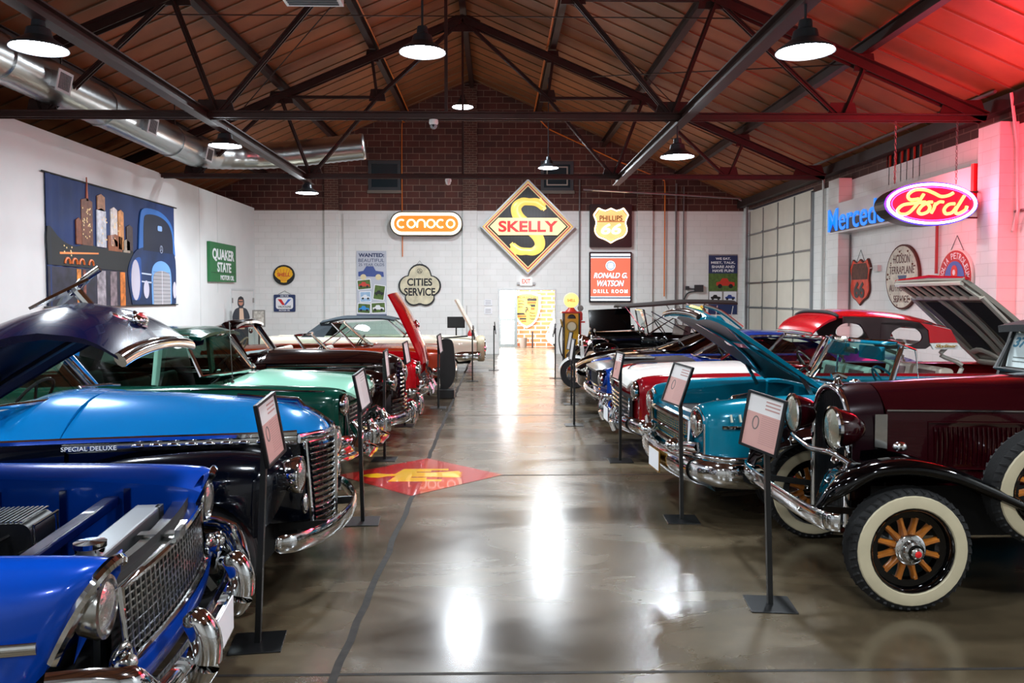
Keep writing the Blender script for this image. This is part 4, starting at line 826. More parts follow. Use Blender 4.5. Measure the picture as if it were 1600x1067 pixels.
def wheel(parent, x, y, Rr=.34, wd=.19, side=1, style='cap', ww=False, rim=None, steer=0, capm=None, wwide=.07):
    """tyre with whitewall, rim and cap; the outer face looks towards side*y"""
    M = Matrix.Translation((x, y, Rr)) @ Matrix.Rotation(steer, 4, 'Z')
    ri = Rr*.60; h = wd/2; pr = [(ri, -h*.75), (ri+.02, -h*.95), (Rr-.05, -h), (Rr-.015, -h*.86), (Rr-.002, -h*.6), (Rr, -h*.3), (Rr-.004, -h*.28), (Rr-.004, -h*.05), (Rr, -.0), (Rr-.004, h*.05), (Rr-.004, h*.28), (Rr, h*.3), (Rr-.002, h*.6), (Rr-.015, h*.86), (Rr-.05, h), (ri+.02, h*.95), (ri, h*.75)]
    t = MB().lathe([(a, b*side) for a, b in pr], (0, 0, 0), 'y', 36).build('wheel', RUBBER, parent, smooth='all'); t.matrix_local = M
    o = side*h
    def ch(nm, prof, mt, n=36): return MB().lathe([(a, b*side) for a, b in prof], (0, 0, 0), 'y', n).build(nm, mt, t, smooth=True)
    if ww:
        for s2 in (1, -1): ch('whitewall', [(ri+.012, s2*h*.93), (ri+.02, s2*(h*.95+.004)), (ri+.02+wwide*.5, s2*(h+.006)), (ri+.02+wwide, s2*(h+.004)), (ri+.025+wwide, s2*h*.97)], WWALL)
    rm = rim or mat('rim_dark', '18191b', .4)
    if style == 'cap':
        ch('rim', [(ri+.004, h*.78), (ri-.01, h*.88), (ri-.02, h*.6), (ri*.55, h*.5), (.01, h*.5)], rm)
        ch('hubcap', [(ri-.02, h*.7), (ri-.03, h*.86), (ri*.78, h*.82), (ri*.68, h*.6), (ri*.5, h*.72), (ri*.25, h*1.02), (.001, h*1.06)], capm or CHROME)
    elif style == 'alloy':
        ch('rim', [(ri+.006, h*.8), (ri-.004, h*.96), (ri-.018, h*.9), (ri-.03, h*.2), (ri-.03, -h*.5)], CHROME)
        ch('brake_disc', [(ri*.8, -.0), (.01, -.0)], mat('rim_dark', '18191b', .4))
        for k in range(7):
            a = 2*pi*k/7; c, s_ = cos(a), sin(a)
            MB().bar((0.03*c, side*h*.62, .03*s_), ((ri-.012)*c, side*h*.78, (ri-.012)*s_), .045, .03, (0, 1, 0)).build('spoke', DCHROME, t)
        ch('hubcap', [(.05, h*.5), (.05, h*.85), (.03, h*.92), (.001, h*.92)], CHROME, 20)
    return t
def lamp_round(parent, x, y, z, r=.095, depth=.08, name='headlight', m=None, ring=.02, M=None, lens=LENS):
    """headlamp looking forward (+x): rim with a domed lens"""
    L = MB().lathe([(r*.75, -depth), (r, -depth*.8), (r+ring, -.0), (r+ring*.8, .018), (r, .022), (r-.006, .008)], (0, 0, 0), 'x', 28).build(name, m or CHROME, parent, smooth=True)
    L.matrix_local = Matrix.Translation((x, y, z)) @ (M or Matrix.Identity(4))
    MB().lathe([(r, .006), (r*.8, .022), (r*.45, .034), (.001, .038)], (0, 0, 0), 'x', 28).build('lens', lens, L, smooth=True)
    return L
def screen(parent, uB, uT, yB, yT, zB, zT, bowB=.15, bowT=.1, r=.022, m=None, g=None, name='windshield', n=12, post=False, vsplit=False):
    """windscreen: frame tube with curved glass; uB/uT are the centre positions of lower and upper edge"""
    e = 1.0 if not vsplit else 0
    def c(u, yy, z, bow): return [(-(u+bow*(abs(-1+2*i/n)**(2 if not vsplit else 1))), yy*(-1+2*i/n), z) for i in range(n+1)]
    B, T = c(uB, yB, zB, bowB), c(uT, yT, zT, bowT)
    f = MB().tube(B+T[::-1], r, 8, closed=True).build(name, m or CHROME, parent, smooth=True)
    if post: MB().bar(B[n//2], T[n//2], .03, .03).build('centre_post', m or CHROME, f)
    G = [[tuple(a[k]+(b[k]-a[k])*j/4 for k in range(3)) for a, b in zip(B, T)] for j in range(5)]
    MB().grid(G).build('glass', g or GLASS, f, smooth='all')
    return f, B, T
def seat(parent, x, y, w, z, m, h=.5, m2=None, dep=.5, name='seat'):
    s_ = MB()
    def pad(x0, x1, z0, z1, lean=0, r=.05):
        P = rrect(x1-x0, z1-z0, r, 3, (x0+x1)/2, (z0+z1)/2)
        M = Matrix.Rotation(R(90), 4, 'X'); N = Matrix.Translation((x, y+w/2, z)) @ Matrix.Rotation(lean, 4, 'Y') @ M
        s_.prism(P, 0, w, N)
    pad(0, dep, -.08, .08); pad(-.12, .03, 0, h, R(-12))
    o = s_.build(name, m, parent, smooth=True)
    if m2:
        q = MB(); N = Matrix.Translation((x, y+w*.32, z)) @ Matrix.Rotation(R(-12), 4, 'Y') @ Matrix.Rotation(R(90), 4, 'X')
        q.prism(rrect(.16, h*.85, .04, 3, -.045, h*.5), 0, w*.64, N); q.build('seat_insert', m2, o, smooth=True)
    return o
def steering(parent, x, y, z, r=.2, m=None, tilt=55):
    M = Matrix.Translation((x, y, z)) @ Matrix.Rotation(R(-tilt), 4, 'Y')
    q = MB().tube([(r*cos(a), r*sin(a), 0) for a in [i*2*pi/24 for i in range(24)]], .012, 6, closed=True)
    for a in (90, 210, 330): q.bar((0, 0, -.03), (r*cos(R(a)), r*sin(R(a)), 0), .014, .014)
    q.tube([(0, 0, 0), (0, 0, -.5)], .018, 6)
    o = q.build('steering_wheel', m or INK, parent, smooth=True); o.matrix_local = M; return o
def plate(parent, x, y, z, txt, w=.3, h=.15, frame=None, tilt=0):
    o = MB().box(-.006, .004, -w/2-.012, w/2+.012, -h/2-.012, h/2+.012).build('license_plate', frame or CHROME, parent); o.matrix_local = Matrix.Translation((x, y, z)) @ Matrix.Rotation(tilt, 4, 'Y')
    MB().box(.004, .007, -w/2, w/2, -h/2, h/2).build('plate_face', PAPER, o)
    if txt:
        t_ = text(txt, 'plate_lettering', mat('plate_ink', '8a2020', .5), o, 0, 0, w*.8, h*.45, 0, .002, .01); t_.matrix_local = Matrix.Translation((.008, 0, 0)) @ Matrix.Rotation(R(90), 4, 'Z') @ Matrix.Rotation(R(90), 4, 'X')
    return o
def chassis(parent, L, w=.72, z0=.2, z1=.5, u0=.25, gaps=()):
    m = MB(); m.box(-L+.2, -u0, -w*.78, w*.78, z0, z1); return m.build('chassis', MATTE, parent)
def bumper(parent, pts, hh=.07, dd=.035, m=None, name='front_bumper', n=12):
    P = crv(pts, 5); P = P[:-1]+[(x, -y, z) for x, y, z in P[::-1]] if abs(P[-1][1]) < 1e-6 else P
    k = len(P); rr_ = [dd*(.55 if i in (0, k-1) else 1) for i in range(k)]; hh_ = [hh*(.6 if i in (0, k-1) else .85 if i in (1, k-2) else 1) for i in range(k)]
    return MB().tube(P, rr_, n, ry=hh_).build(name, m or CHROME, parent, smooth=True)
def roof(parent, tab, m, name='roof', p=3.2, thick=.03):
    """tab rows (u, half width, edge z, centre z)"""
    o = lid(tab, (0, 0), thick, p, 0, 16, .09).build(name, m, parent, smooth=True); return o
def pillar(parent, a, b, m, w=.06, h=.05, name='pillar'):
    for s_ in (1, -1): MB().bar((a[0], s_*a[1], a[2]), (b[0], s_*b[1], b[2]), w, h, (1, 0, 0) if abs(a[0]-b[0]) < .05 else (0, 1, 0)).build(name, m, parent, bevel=.008)
def side_glass(parent, P, g=None, name='side_window'):
    for s_ in (1, -1): MB().add([(x, s_*y, z) for x, y, z in P], [tuple(range(len(P)))]).build(name, g or GLASS, parent)
def strip(parent, tab, us, zf, hw=.012, off=.006, m=None, name='side_trim', sides=(1, -1), bow=0, p=2.3, bowd=.5):
    """bright moulding that follows the body side at height zf(u)"""
    for s_ in sides:
        pts = []
        for u in us:
            z = zf(u); S = section(itab(tab, u), p); y = None
            for (ya, za), (yb, zb) in zip(S[4:], S[5:]):
                if zb <= z <= za: y = ya+(yb-ya)*(za-z)/max(1e-6, za-zb); break
            if y is None: y = S[8][0]
            pts.append((-u-bow*(y/.93)**2*exp(-u/bowd), s_*(y+off), z))
        MB().tube(pts, .008, 6, ry=hw).build(name, m or CHROME, parent, smooth=True)
def car(name, label, x, y, rot, cat='car'): return thing(name, label, cat, (x, y, 0), (0, 0, R(rot)))
def engine(parent, x, z, s_=1.0):
    e = MB().box(x-.35*s_, x+.3*s_, -.2, .2, z-.3, z-.02).build('engine_block', mat('engine_dark', '17181a', .35, .5), parent, bevel=.01)
    for s2 in (1, -1): MB().box(x-.3*s_, x+.25*s_, s2*.22-.06, s2*.22+.06, z-.06, z+.05).build('valve_cover', DCHROME, e, bevel=.02)
    MB().lathe([(.001, z+.02), (.15, z+.02), (.17, z+.04), (.17, z+.1), (.15, z+.12), (.05, z+.14), (.001, z+.15)], (x-.02, 0, 0), 'z', 24).build('air_cleaner', CHROME, e, smooth=True)
    q = MB()
    for k in range(8):
        a = k*.8; q.tube(crv([(x+.2*cos(a), .18*sin(a), z), (x+.28*cos(a), .3*sin(a), z+.07), (x+.1, .38*(1 if sin(a) > 0 else -1), z-.03)], 4), .009, 5)
    q.build('hoses', BLACK, e, smooth=True)
    q = MB()
    for k in range(5): q.lathe([(.001, -.02), (.05, -.02), (.055, 0), (.05, .02), (.001, .02)], (x+.36, random.uniform(-.2, .2), z-.12+random.uniform(-.1, .1)), 'x', 14)
    q.build('pulleys', DCHROME, e, smooth=True)
    q = MB()
    for k in range(14): q.ball((x+random.uniform(-.3, .3), random.uniform(-.35, .35), z+random.uniform(-.08, .03)), random.uniform(.015, .04), 4)
    q.build('fittings', DCHROME, e, smooth=True)
    return e
PAINT_ = lambda key, c, metal=.0, rough=.3, coat=1: mat(key, c, rough*.75, metal, coat*.5, spec=.2)
# ================================================================ LEFT ROW
# ---- L1: royal blue 1955 style car with raised hood
BLU = PAINT_('paint_royal_blue', '0540a8', .12, .3); BLUD = PAINT_('paint_royal_blue_dark', '02124a', .1, .3)
t = car('blue_hotrod_sedan', 'royal blue fifties car with its hood raised and engine bay open, nearest left', -1.34, 3.44, 7)
T1 = [(0, .60, .885, .73, .955, .84, .80, .82, .62), (.05, .61, .90, .735, .968, .885, .80, .86, .50), (.2, .62, .92, .74, .98, .91, .78, .89, .42), (.8, .64, .96, .76, 1.0, .925, .78, .9, .3),
      (1.6, .68, .99, .78, 1.015, .93, .76, .9, .27), (3.6, .72, .99, .8, 1.0, .93, .74, .9, .27), (4.7, .66, .96, .76, .98, .9, .72, .86, .35), (4.95, .55, .9, .68, .92, .82, .7, .8, .45)]
A1 = ((.85, .34, .40), (3.75, .34, .40))
shell(T1, A1, .10, wall=.42, rake=.5, cap=True).build('body', BLU, t, smooth=True)
lid([(1.62, .69, .985, 1.04), (1.9, .70, .99, 1.05), (2.0, .70, .98, 1.02)], (0, 0)).build('cowl', BLU, t, smooth=True)
H1 = [(0, .50, .66, .69), (.04, .54, .77, .86), (.2, .60, .90, 1.01), (.4, .62, .95, 1.06), (.8, .63, .97, 1.068), (1.3, .66, .985, 1.075), (1.6, .68, .99, 1.07)]
hd = lid(H1, (-1.6, .99), .028, 2.3, .05, 20, crease=.012).build('hood', PAINT_('paint_hood_blue', '01072c', .05, .3), t, smooth=True)
hd.matrix_local = Matrix.Translation((-1.6, 0, 1.02)) @ Matrix.Rotation(R(-34), 4, 'Y')
liner(H1, (-1.6, .99), hd, mat('hood_under', '050c2c', .35))
hb = MB()   # inner bracing of the hood
hb.tube(crv([(.1, -.55, -.04), (.7, -.45, -.02), (1.3, -.35, -.05)], 4), .03, 6, ry=.015); hb.tube(crv([(.1, .55, -.04), (.7, .45, -.02), (1.3, .35, -.05)], 4), .03, 6, ry=.015); hb.bar((.7, -.5, -.03), (.7, .5, -.03), .06, .02)
hb.build('hood_brace', BLACK, hd, smooth=True)
# chrome lip on the leading edge, ornament and V badge
us_ = [(-.0-.05*(y/.93)**2*exp(.2)+1.6, y, .66+.03*(1-abs(y/.5)**2.3)-.99-.01) for y in [-.5+.05*i for i in range(21)]]
sweep('hood_lip', us_, .018, .03, CHROME, hd)
orn = MB(); orn.tube(crv([(1.58, 0, .085), (1.50, 0, .08), (1.46, 0, .07), (1.42, 0, .065)], 4), .012, 8, ry=.015)
orn.prism([(1.52, -.01), (1.38, -.10), (1.30, -.13), (1.40, 0), (1.30, .13), (1.38, .10), (1.52, .01)], .066, .078); orn.tube([(1.45, 0, .07), (1.46, 0, -.04)], .02, 8)
orn.build('hood_ornament', CHROME, hd, smooth=True)
bd = MB(); bd.tube([(1.55, -.15, -.125), (1.592, 0, -.215), (1.55, .15, -.125)], .010, 8, ry=.014)
bd.build('v_emblem', CHROME, hd, smooth=True)
cb_ = MB().ball((1.592, 0, -.185), .05, 8, (.5, 1.5, .6)).build('crest_badge', CHROME, hd, smooth=True); MB().ball((1.600, 0, -.178), .042, 8, (.5, 1.2, .55)).build('red_crest', mat('badge_red', 'a01818', .3, coat=1), cb_, smooth=True)
# front end
GR1 = mat('grille_metal', '9a9c9a', .22, 1)
g_ = MB()
for k in range(25): y = -.56+k*1.12/24; g_.bar((-.035-.10*(y/.93)**2, y, .545), (-.05-.10*(y/.93)**2, y, .80), .008, .02, (0, 1, 0))
for k in range(9): z = .56+k*.029; g_.tube([(-.035-.10*(y/.93)**2-.015*(z-.545)/.25, y, z) for y in [-.56+.14*i for i in range(9)]], .006, 4)
g_.build('grille', GR1, t)
MB().grid([[(-.10-.10*(y/.93)**2, y, z) for y in [-.54+.09*i for i in range(13)]] for z in (.5, .86)]).build('grille_backing', MATTE, t)
fr = [(-.02-.10*(y/.93)**2, y, .53) for y in [-.6+.1*i for i in range(13)]]; fr2 = [(-.045-.10*(y/.93)**2, y, .81) for y in [.58-.1*i*.97 for i in range(13)]]
MB().tube(fr+fr2, .016, 8, closed=True).build('grille_frame', CHROME, t, smooth=True)
for s_ in (1, -1): MB().grid([[(-.085-.10*(y/.93)**2-.34*(.9-z), s_*y, z) for y in (.57, .65, .74, .83)] for z in (.50, .62, .74, .86)]).build('lamp_panel', CHROME, t, smooth='all')
MB().grid([[(-.05-.10*(y/.93)**2-dx, y, z) for y in [-.6+.1*i for i in range(13)]] for z, dx in ((.815, 0), (.82, .05), (.825, .13))]).build('grille_top_plate', DCHROME, t)
MB().grid([[(-.03-.10*(y/.93)**2-dx, y, z) for y in [-.84+.105*i for i in range(17)]] for z, dx in ((.53, 0), (.47, -.02), (.40, -.01), (.33, .05))]).build('front_apron', BLU, t, smooth='all')
for s_ in (1, -1):
    lamp_round(t, -.095, s_*.735, .80, .092, .07, m=DCHROME, ring=.018)
    # chrome headlamp door: hooded rim following the fender front
    S = section(itab(T1, 0)); Q = [(.012-.10*(y/.93)**2-.5*max(0, .955-z), s_*y, z) for y, z in S[2:17]]
    MB().tube(Q, .02, 8, ry=.022).build('headlight_hood', CHROME, t, smooth=True)
    MB().grid([[(-.01-.10*(y/.93)**2-.5*max(0, .955-z), s_*y, z) for y, z in S[1:18]], [(-.12-.10*(y/.93)**2, s_*(.735+(y-.735)*.6), .79+(z-.79)*.6) for y, z in S[1:18]]]).build('headlight_bezel', CHROME, t, smooth='all')
    MB().ball((-.06, s_*.66, .60), .05, 8, (.6, 1.5, .75)).build('parking_light', DCHROME, t, smooth=True)
    lamp_round(t, -.03, s_*.70, .585, .035, .05, 'parking_lamp')
    gd = MB(); gd.tube(crv([(.10, s_*.36, .62), (.15, s_*.36, .53), (.155, s_*.36, .43), (.12, s_*.36, .33)], 4), [.035, .05, .055, .058, .06, .06, .06, .06, .06, .058, .05, .045, .03], 12); gd.build('bumper_guard', CHROME, t, smooth=True)
    gd = MB(); gd.tube(crv([(-.20, s_*.93, .62), (-.02, s_*.88, .60), (.06, s_*.80, .50), (.09, s_*.70, .40), (.09, s_*.62, .37)], 4), [.03]*5+[.045]*12, 10, ry=[.05]*5+[.07]*7+[.06]*5); gd.build('bumper_wing', CHROME, t, smooth=True)
bumper(t, [(-.25, .94, .42), (-.05, .88, .42), (.04, .7, .42), (.08, .4, .42), (.09, 0, .42)], .075, .045)
plate(t, .15, 0, .42, '')
strip(t, T1, [.16+.09*i for i in range(26)], lambda u: .742, .020, .008, CHROME, bow=.10)
# hood latch, radiator, crossbar, engine, inner fender bits
MB().box(-.20, -.03, -.03, .03, .83, .84).box(-.04, -.02, -.05, .05, .82, .86).build('hood_latch', DCHROME, t)
r_ = MB().box(-.34, -.22, -.42, .42, .78, .86).build('radiator', mat('radiator_tank', 'a9adb0', .32, .9), t, bevel=.01)
MB().box(-.33, -.24, -.42, .42, .34, .78).build('radiator_core', MATTE, r_)
q = MB(); [q.box(-.24, -.225, -.40, .40, .50+k*.022, .506+k*.022) for k in range(12)]; q.box(-.24, -.215, .36, .42, .40, .86); q.box(-.24, -.215, -.42, -.36, .40, .86); q.build('cooling_fins', mat('fin_grey', '5d6062', .35, .9), r_)
MB().lathe([(.05, .84), (.055, .88), (.06, .885), (.06, .905), (.001, .91)], (-.28, -.32, 0), 'z', 20).build('radiator_cap', CHROME, r_, smooth=True)
MB().bar((-.50, -.58, .845), (-.50, .58, .845), .07, .05).build('cross_member', BLUD, t, bevel=.01)
en = engine(t, -1.0, .78)
q = MB().prism(rrect(.26, .2, .05, 4), -.12, .12, Matrix.Translation((-.76, .12, .80)) @ Matrix.Rotation(R(90), 4, 'X') @ Matrix.Rotation(R(0), 4, 'Y')); ab = q.build('finned_box', BLACK, en, smooth=True)
q = MB(); [q.box(-.89+k*.02, -.88+k*.02, -.01, .25, .905, .912) for k in range(12)]; q.tube([(-.62, .0, .72), (-.62, .0, .89), (-.62, .24, .89), (-.62, .24, .72)], .007, 5, closed=True); q.build('box_trim', DCHROME, ab)
MB().box(-1.2, -.85, -.30, -.0, .80, .86).build('intake_plenum', mat('cast_alloy', '8f9296', .35, .9, bump=.6, nscale=30), en, bevel=.02)
MB().box(-1.62, -.12, -.60, .60, .3, .42).build('bay_floor', MATTE, t); MB().box(-1.66, -1.62, -.66, .66, .3, .98).build('firewall', MATTE, t)
for s_ in (1, -1):
    for k in range(4): MB().box(-.45-k*.3, -.42-k*.3, s_*.595-.008, s_*.595+.008, .55, .9).build('inner_rib', BLUD, t)
    wheel(t, -.85, s_*.78, .33, .2, s_, 'alloy'); wheel(t, -3.75, s_*.78, .33, .2, s_, 'alloy')
screen(t, 2.0, 2.35, .68, .56, 1.02, 1.40, .2, .12, .02)
roof(t, [(2.3, .56, 1.39, 1.44), (2.7, .60, 1.43, 1.5), (3.4, .6, 1.42, 1.49), (3.9, .52, 1.34, 1.4)], BLUD)
pillar(t, (-3.95, .55, 1.36), (-4.25, .64, .98), BLUD, .1); pillar(t, (-3.1, .6, 1.42), (-3.1, .7, .99), BLUD)
lid([(4.1, .68, .98, 1.02), (4.6, .66, .96, 1.02), (4.95, .55, .86, .9)], (0, 0)).build('trunk_lid', BLU, t, smooth=True)
chassis(t, 4.9); seat(t, -3.0, 0, 1.2, .5, mat('seat_grey', '55585c', .6))
# ---- L2: light blue over navy 1941 sedan
LB = PAINT_('paint_sky_blue', '0670b4', .2, .28); NV = PAINT_('paint_midnight', '02050f', .2, .2)
t = car('two_tone_blue_sedan', 'light blue over midnight navy forties sedan with a chrome waterfall grille', -1.13, 5.33, 0)
HR = [(-.02, .10, .93, .94), (.03, .24, .95, 1.02), (.12, .33, .97, 1.09), (.3, .40, .985, 1.15), (.6, .46, 1.0, 1.19), (1.0, .53, 1.0, 1.215), (1.45, .62, 1.0, 1.23)]
lid(HR, (0, 0), .03, 2.1, 0, 22).build('hood', LB, t, smooth=True)
lid([(1.455, .62, 1.0, 1.23), (1.6, .66, 1.0, 1.24), (1.75, .70, 1.0, 1.235), (1.85, .72, 1.0, 1.2)], (0, 0), .03, 2.6, 0, 22).build('cowl', LB, t, smooth=True)
def wallrow(m, rows, z0, z1):   # vertical side band of the hood / body
    for s_ in (1, -1): m.grid([[(-u, s_*y*1.0, z1), (-u, s_*(y+.012), (z0+z1)/2), (-u, s_*(y+.02), z0)] for u, y in rows])
bw = [(u, itab(HR, u)[0]) for u in [i*.06 for i in range(25)]]
q = MB(); wallrow(q, bw, .45, 1.0); q.grid([[(-.0-.02, y, .45) for y in (-.2, 0, .2)], [(-.02, y, .94) for y in (-.2, 0, .2)]])
q.build('hood_side', NV, t, smooth='all')
q = MB()
T2 = [(1.4, .60, 1.0, .61, 1.0, .66, .85, .68, .3), (1.9, .72, 1.0, .73, 1.0, .80, .8, .80, .28), (2.5, .76, 1.0, .77, 1.0, .86, .8, .84, .27), (3.6, .74, 1.0, .75, 1.0, .84, .8, .82, .27), (4.4, .56, .98, .58, .98, .68, .78, .68, .35), (4.75, .3, .8, .32, .8, .4, .7, .4, .4)]
shell(T2, ((3.75, .34, .42),)).build('body', NV, t, smooth=True)
F2 = [(.10, .42, .80, .56, .83, .62, .74, .60, .70), (.14, .42, .84, .57, .88, .72, .74, .70, .58), (.24, .43, .86, .60, .925, .80, .72, .79, .46), (.5, .46, .85, .64, .95, .86, .68, .85, .36), (.9, .52, .80, .68, .93, .885, .64, .88, .3), (1.3, .6, .72, .72, .86, .88, .58, .88, .28), (1.7, .68, .60, .76, .72, .86, .5, .86, .26), (2.0, .74, .45, .8, .55, .85, .42, .84, .26)]
for s_ in (1, -1): shell(F2, ((.60, .34, .385),), .06, sides=(s_,)).build('front_fender', NV, t, smooth=True)
F2b = [(3.1, .82, .45, .84, .5, .86, .42, .86, .3), (3.4, .78, .7, .84, .78, .9, .6, .89, .3), (3.8, .74, .78, .82, .86, .9, .62, .9, .3), (4.3, .66, .7, .76, .78, .86, .55, .84, .3), (4.6, .5, .5, .6, .55, .7, .45, .7, .35)]
for s_ in (1, -1): shell(F2b, ((3.75, .34, .39),), sides=(s_,)).build('rear_fender', NV, t, smooth=True)
TR = [(1.95, .60, 1.45, 1.50), (2.15, .62, 1.53, 1.60), (2.6, .64, 1.57, 1.66), (3.2, .64, 1.55, 1.66), (3.8, .56, 1.38, 1.52), (4.3, .5, 1.15, 1.28), (4.6, .42, 1.0, 1.06)]
roof(t, TR, LB); 
q = MB()
for s_ in (1, -1): q.grid([[(-u, s_*itab(TR, u)[0], itab(TR, u)[1]-.01), (-u-.0, s_*itab(TR, u)[0]*1.12, 1.0)] for u in (3.55, 3.8, 4.1, 4.4, 4.6)])
q.build('quarter_panel', LB, t, smooth='all')
f_, B, T = screen(t, 1.66, 1.98, .62, .56, 1.20, 1.50, .20, .12, .018, CHROME, post=False)
for s_ in (1, -1): MB().tube([(-1.87, s_*.66, 1.18), (-2.12, s_*.585, 1.53)], .035, 8).build('windshield_pillar', LB, t, smooth=True)
MB().tube([(-1.64, .03, 1.215), (-1.72, .14, 1.245), (-1.62, .40, 1.235)], .009, 6).build('wiper', DCHROME, t); MB().tube([(-1.62, .52, 1.215), (-1.70, .42, 1.23)], .009, 6).build('wiper', DCHROME, t)
pillar(t, (-2.75, .63, 1.55), (-2.75, .74, 1.0), LB); pillar(t, (-2.1, .60, 1.52), (-3.55, .62, 1.54), LB)
side_glass(t, [(-2.05, .72, 1.02), (-2.15, .60, 1.5), (-3.5, .62, 1.5), (-3.6, .72, 1.02)])
# belt moulding with script panel and grille
strip_pts = [(-u, (itab(HR, u)[0] if u < 1.45 else .62+.1*min(1, (u-1.45)/.4))+.022, 1.0) for u in [.12+.1*i for i in range(19)]]
for s_ in (1, -1):
    MB().tube([(x, s_*(y+.004), z+.006) for x, y, z in strip_pts], .010, 6, ry=.02).build('belt_moulding', CHROME, t, smooth=True)
    MB().tube([(x, s_*(y+.003), z-.036) for x, y, z in strip_pts[:14]], .006, 6, ry=.030).build('lower_moulding', DCHROME, t, smooth=True)
    for k in range(9): x, y, z = strip_pts[k+1]; MB().ball((x, s_*(y+.008), z-.036), .02, 6, (2.1, .5, .85)).build('moulding_block', CHROME, t, smooth=True)
o = text('SPECIAL DELUXE', 'script_lettering', PAPER, t, 0, 0, .30, .026, 0, .003); o.matrix_local = Matrix.Translation((-1.27, -.628, .964)) @ Matrix.Rotation(R(11), 4, 'Z') @ Matrix.Rotation(R(90), 4, 'X')
MB().tube(crv([(.02, 0, .95), (-.0, 0, 1.02), (-.10, 0, 1.10), (-.3, 0, 1.165), (-.6, 0, 1.2)], 5), .010, 6, ry=.014).build('hood_strip', CHROME, t, smooth=True)
MB().tube([(-.16, 0, 1.12), (-.20, 0, 1.17), (-.42, 0, 1.185)], .018, 8, ry=.02).build('hood_ornament', CHROME, t, smooth=True)
def g41(y, z): return (.035-1.1*y*y-.06*(z-.4)*0, y, z)
q = MB()
for k in range(15):
    z = .40+k*.038; hw = .25+.05*(k/14); q.tube([g41(-hw+2*hw*i/10, z) for i in range(11)], .017, 8, ry=.0135)
q.build('grille', CHROME, t, smooth=True)
MB().grid([[(-.015-1.1*y*y, y, z) for y in [-.3+.06*i for i in range(11)]] for z in (.36, .96)]).build('grille_backing', MATTE, t)
for s_ in (1, -1): MB().tube([(-.045, s_*.27, .36), (-.06, s_*.31, .7), (-.075, s_*.335, .96)], .016, 8).build('grille_edge', CHROME, t, smooth=True)
MB().tube([(.04, 0, .34), (.042, 0, .97)], .013, 8, ry=.02).build('grille_spine', CHROME, t, smooth=True)
MB().tube([(-.10, -.38, .975), (.0, -.18, .965), (.03, 0, .96), (.0, .18, .965), (-.10, .38, .975)], .014, 8, ry=.03).build('grille_header', CHROME, t, smooth=True)
for s_ in (1, -1):
    lamp_round(t, -.06, s_*.56, .79, .095, .10); MB().ball((-.04, s_*.50, .60), .04, 8, (.6, .7, 1.6)).build('parking_light', CHROME, t, smooth=True)
bumper(t, [(-.14, .80, .44), (-.04, .73, .43), (.06, .52, .42), (.125, .26, .42), (.145, 0, .42)], .055, .018)
for s_ in (1, -1): MB().bar((-.25, s_*.3, .40), (.10, s_*.3, .42), .02, .05).build('bumper_bracket', BLACK, t)
for s_ in (1, -1):
    wheel(t, -.60, s_*.735, .34, .17, s_, 'alloy'); wheel(t, -3.75, s_*.735, .34, .17, s_, 'alloy')
chassis(t, 4.6, .6, .22, .5, .3); MB().box(-1.5, -.15, -.25, .25, .3, .9).build('engine_bay', MATTE, t)
seat(t, -2.7, 0, 1.15, .6, mat('seat_tan', '8a7a62', .7)); steering(t, -2.15, .32, 1.12); MB().box(-1.98, -1.85, -.62, .62, .95, 1.17).build('dashboard', LB, t)
MB().tube(crv([(-2.0, -.74, 1.03), (-2.05, -.86, 1.08), (-1.95, -.92, 1.12)], 4), .02, 8).build('side_mirror', CHROME, t, smooth=True)
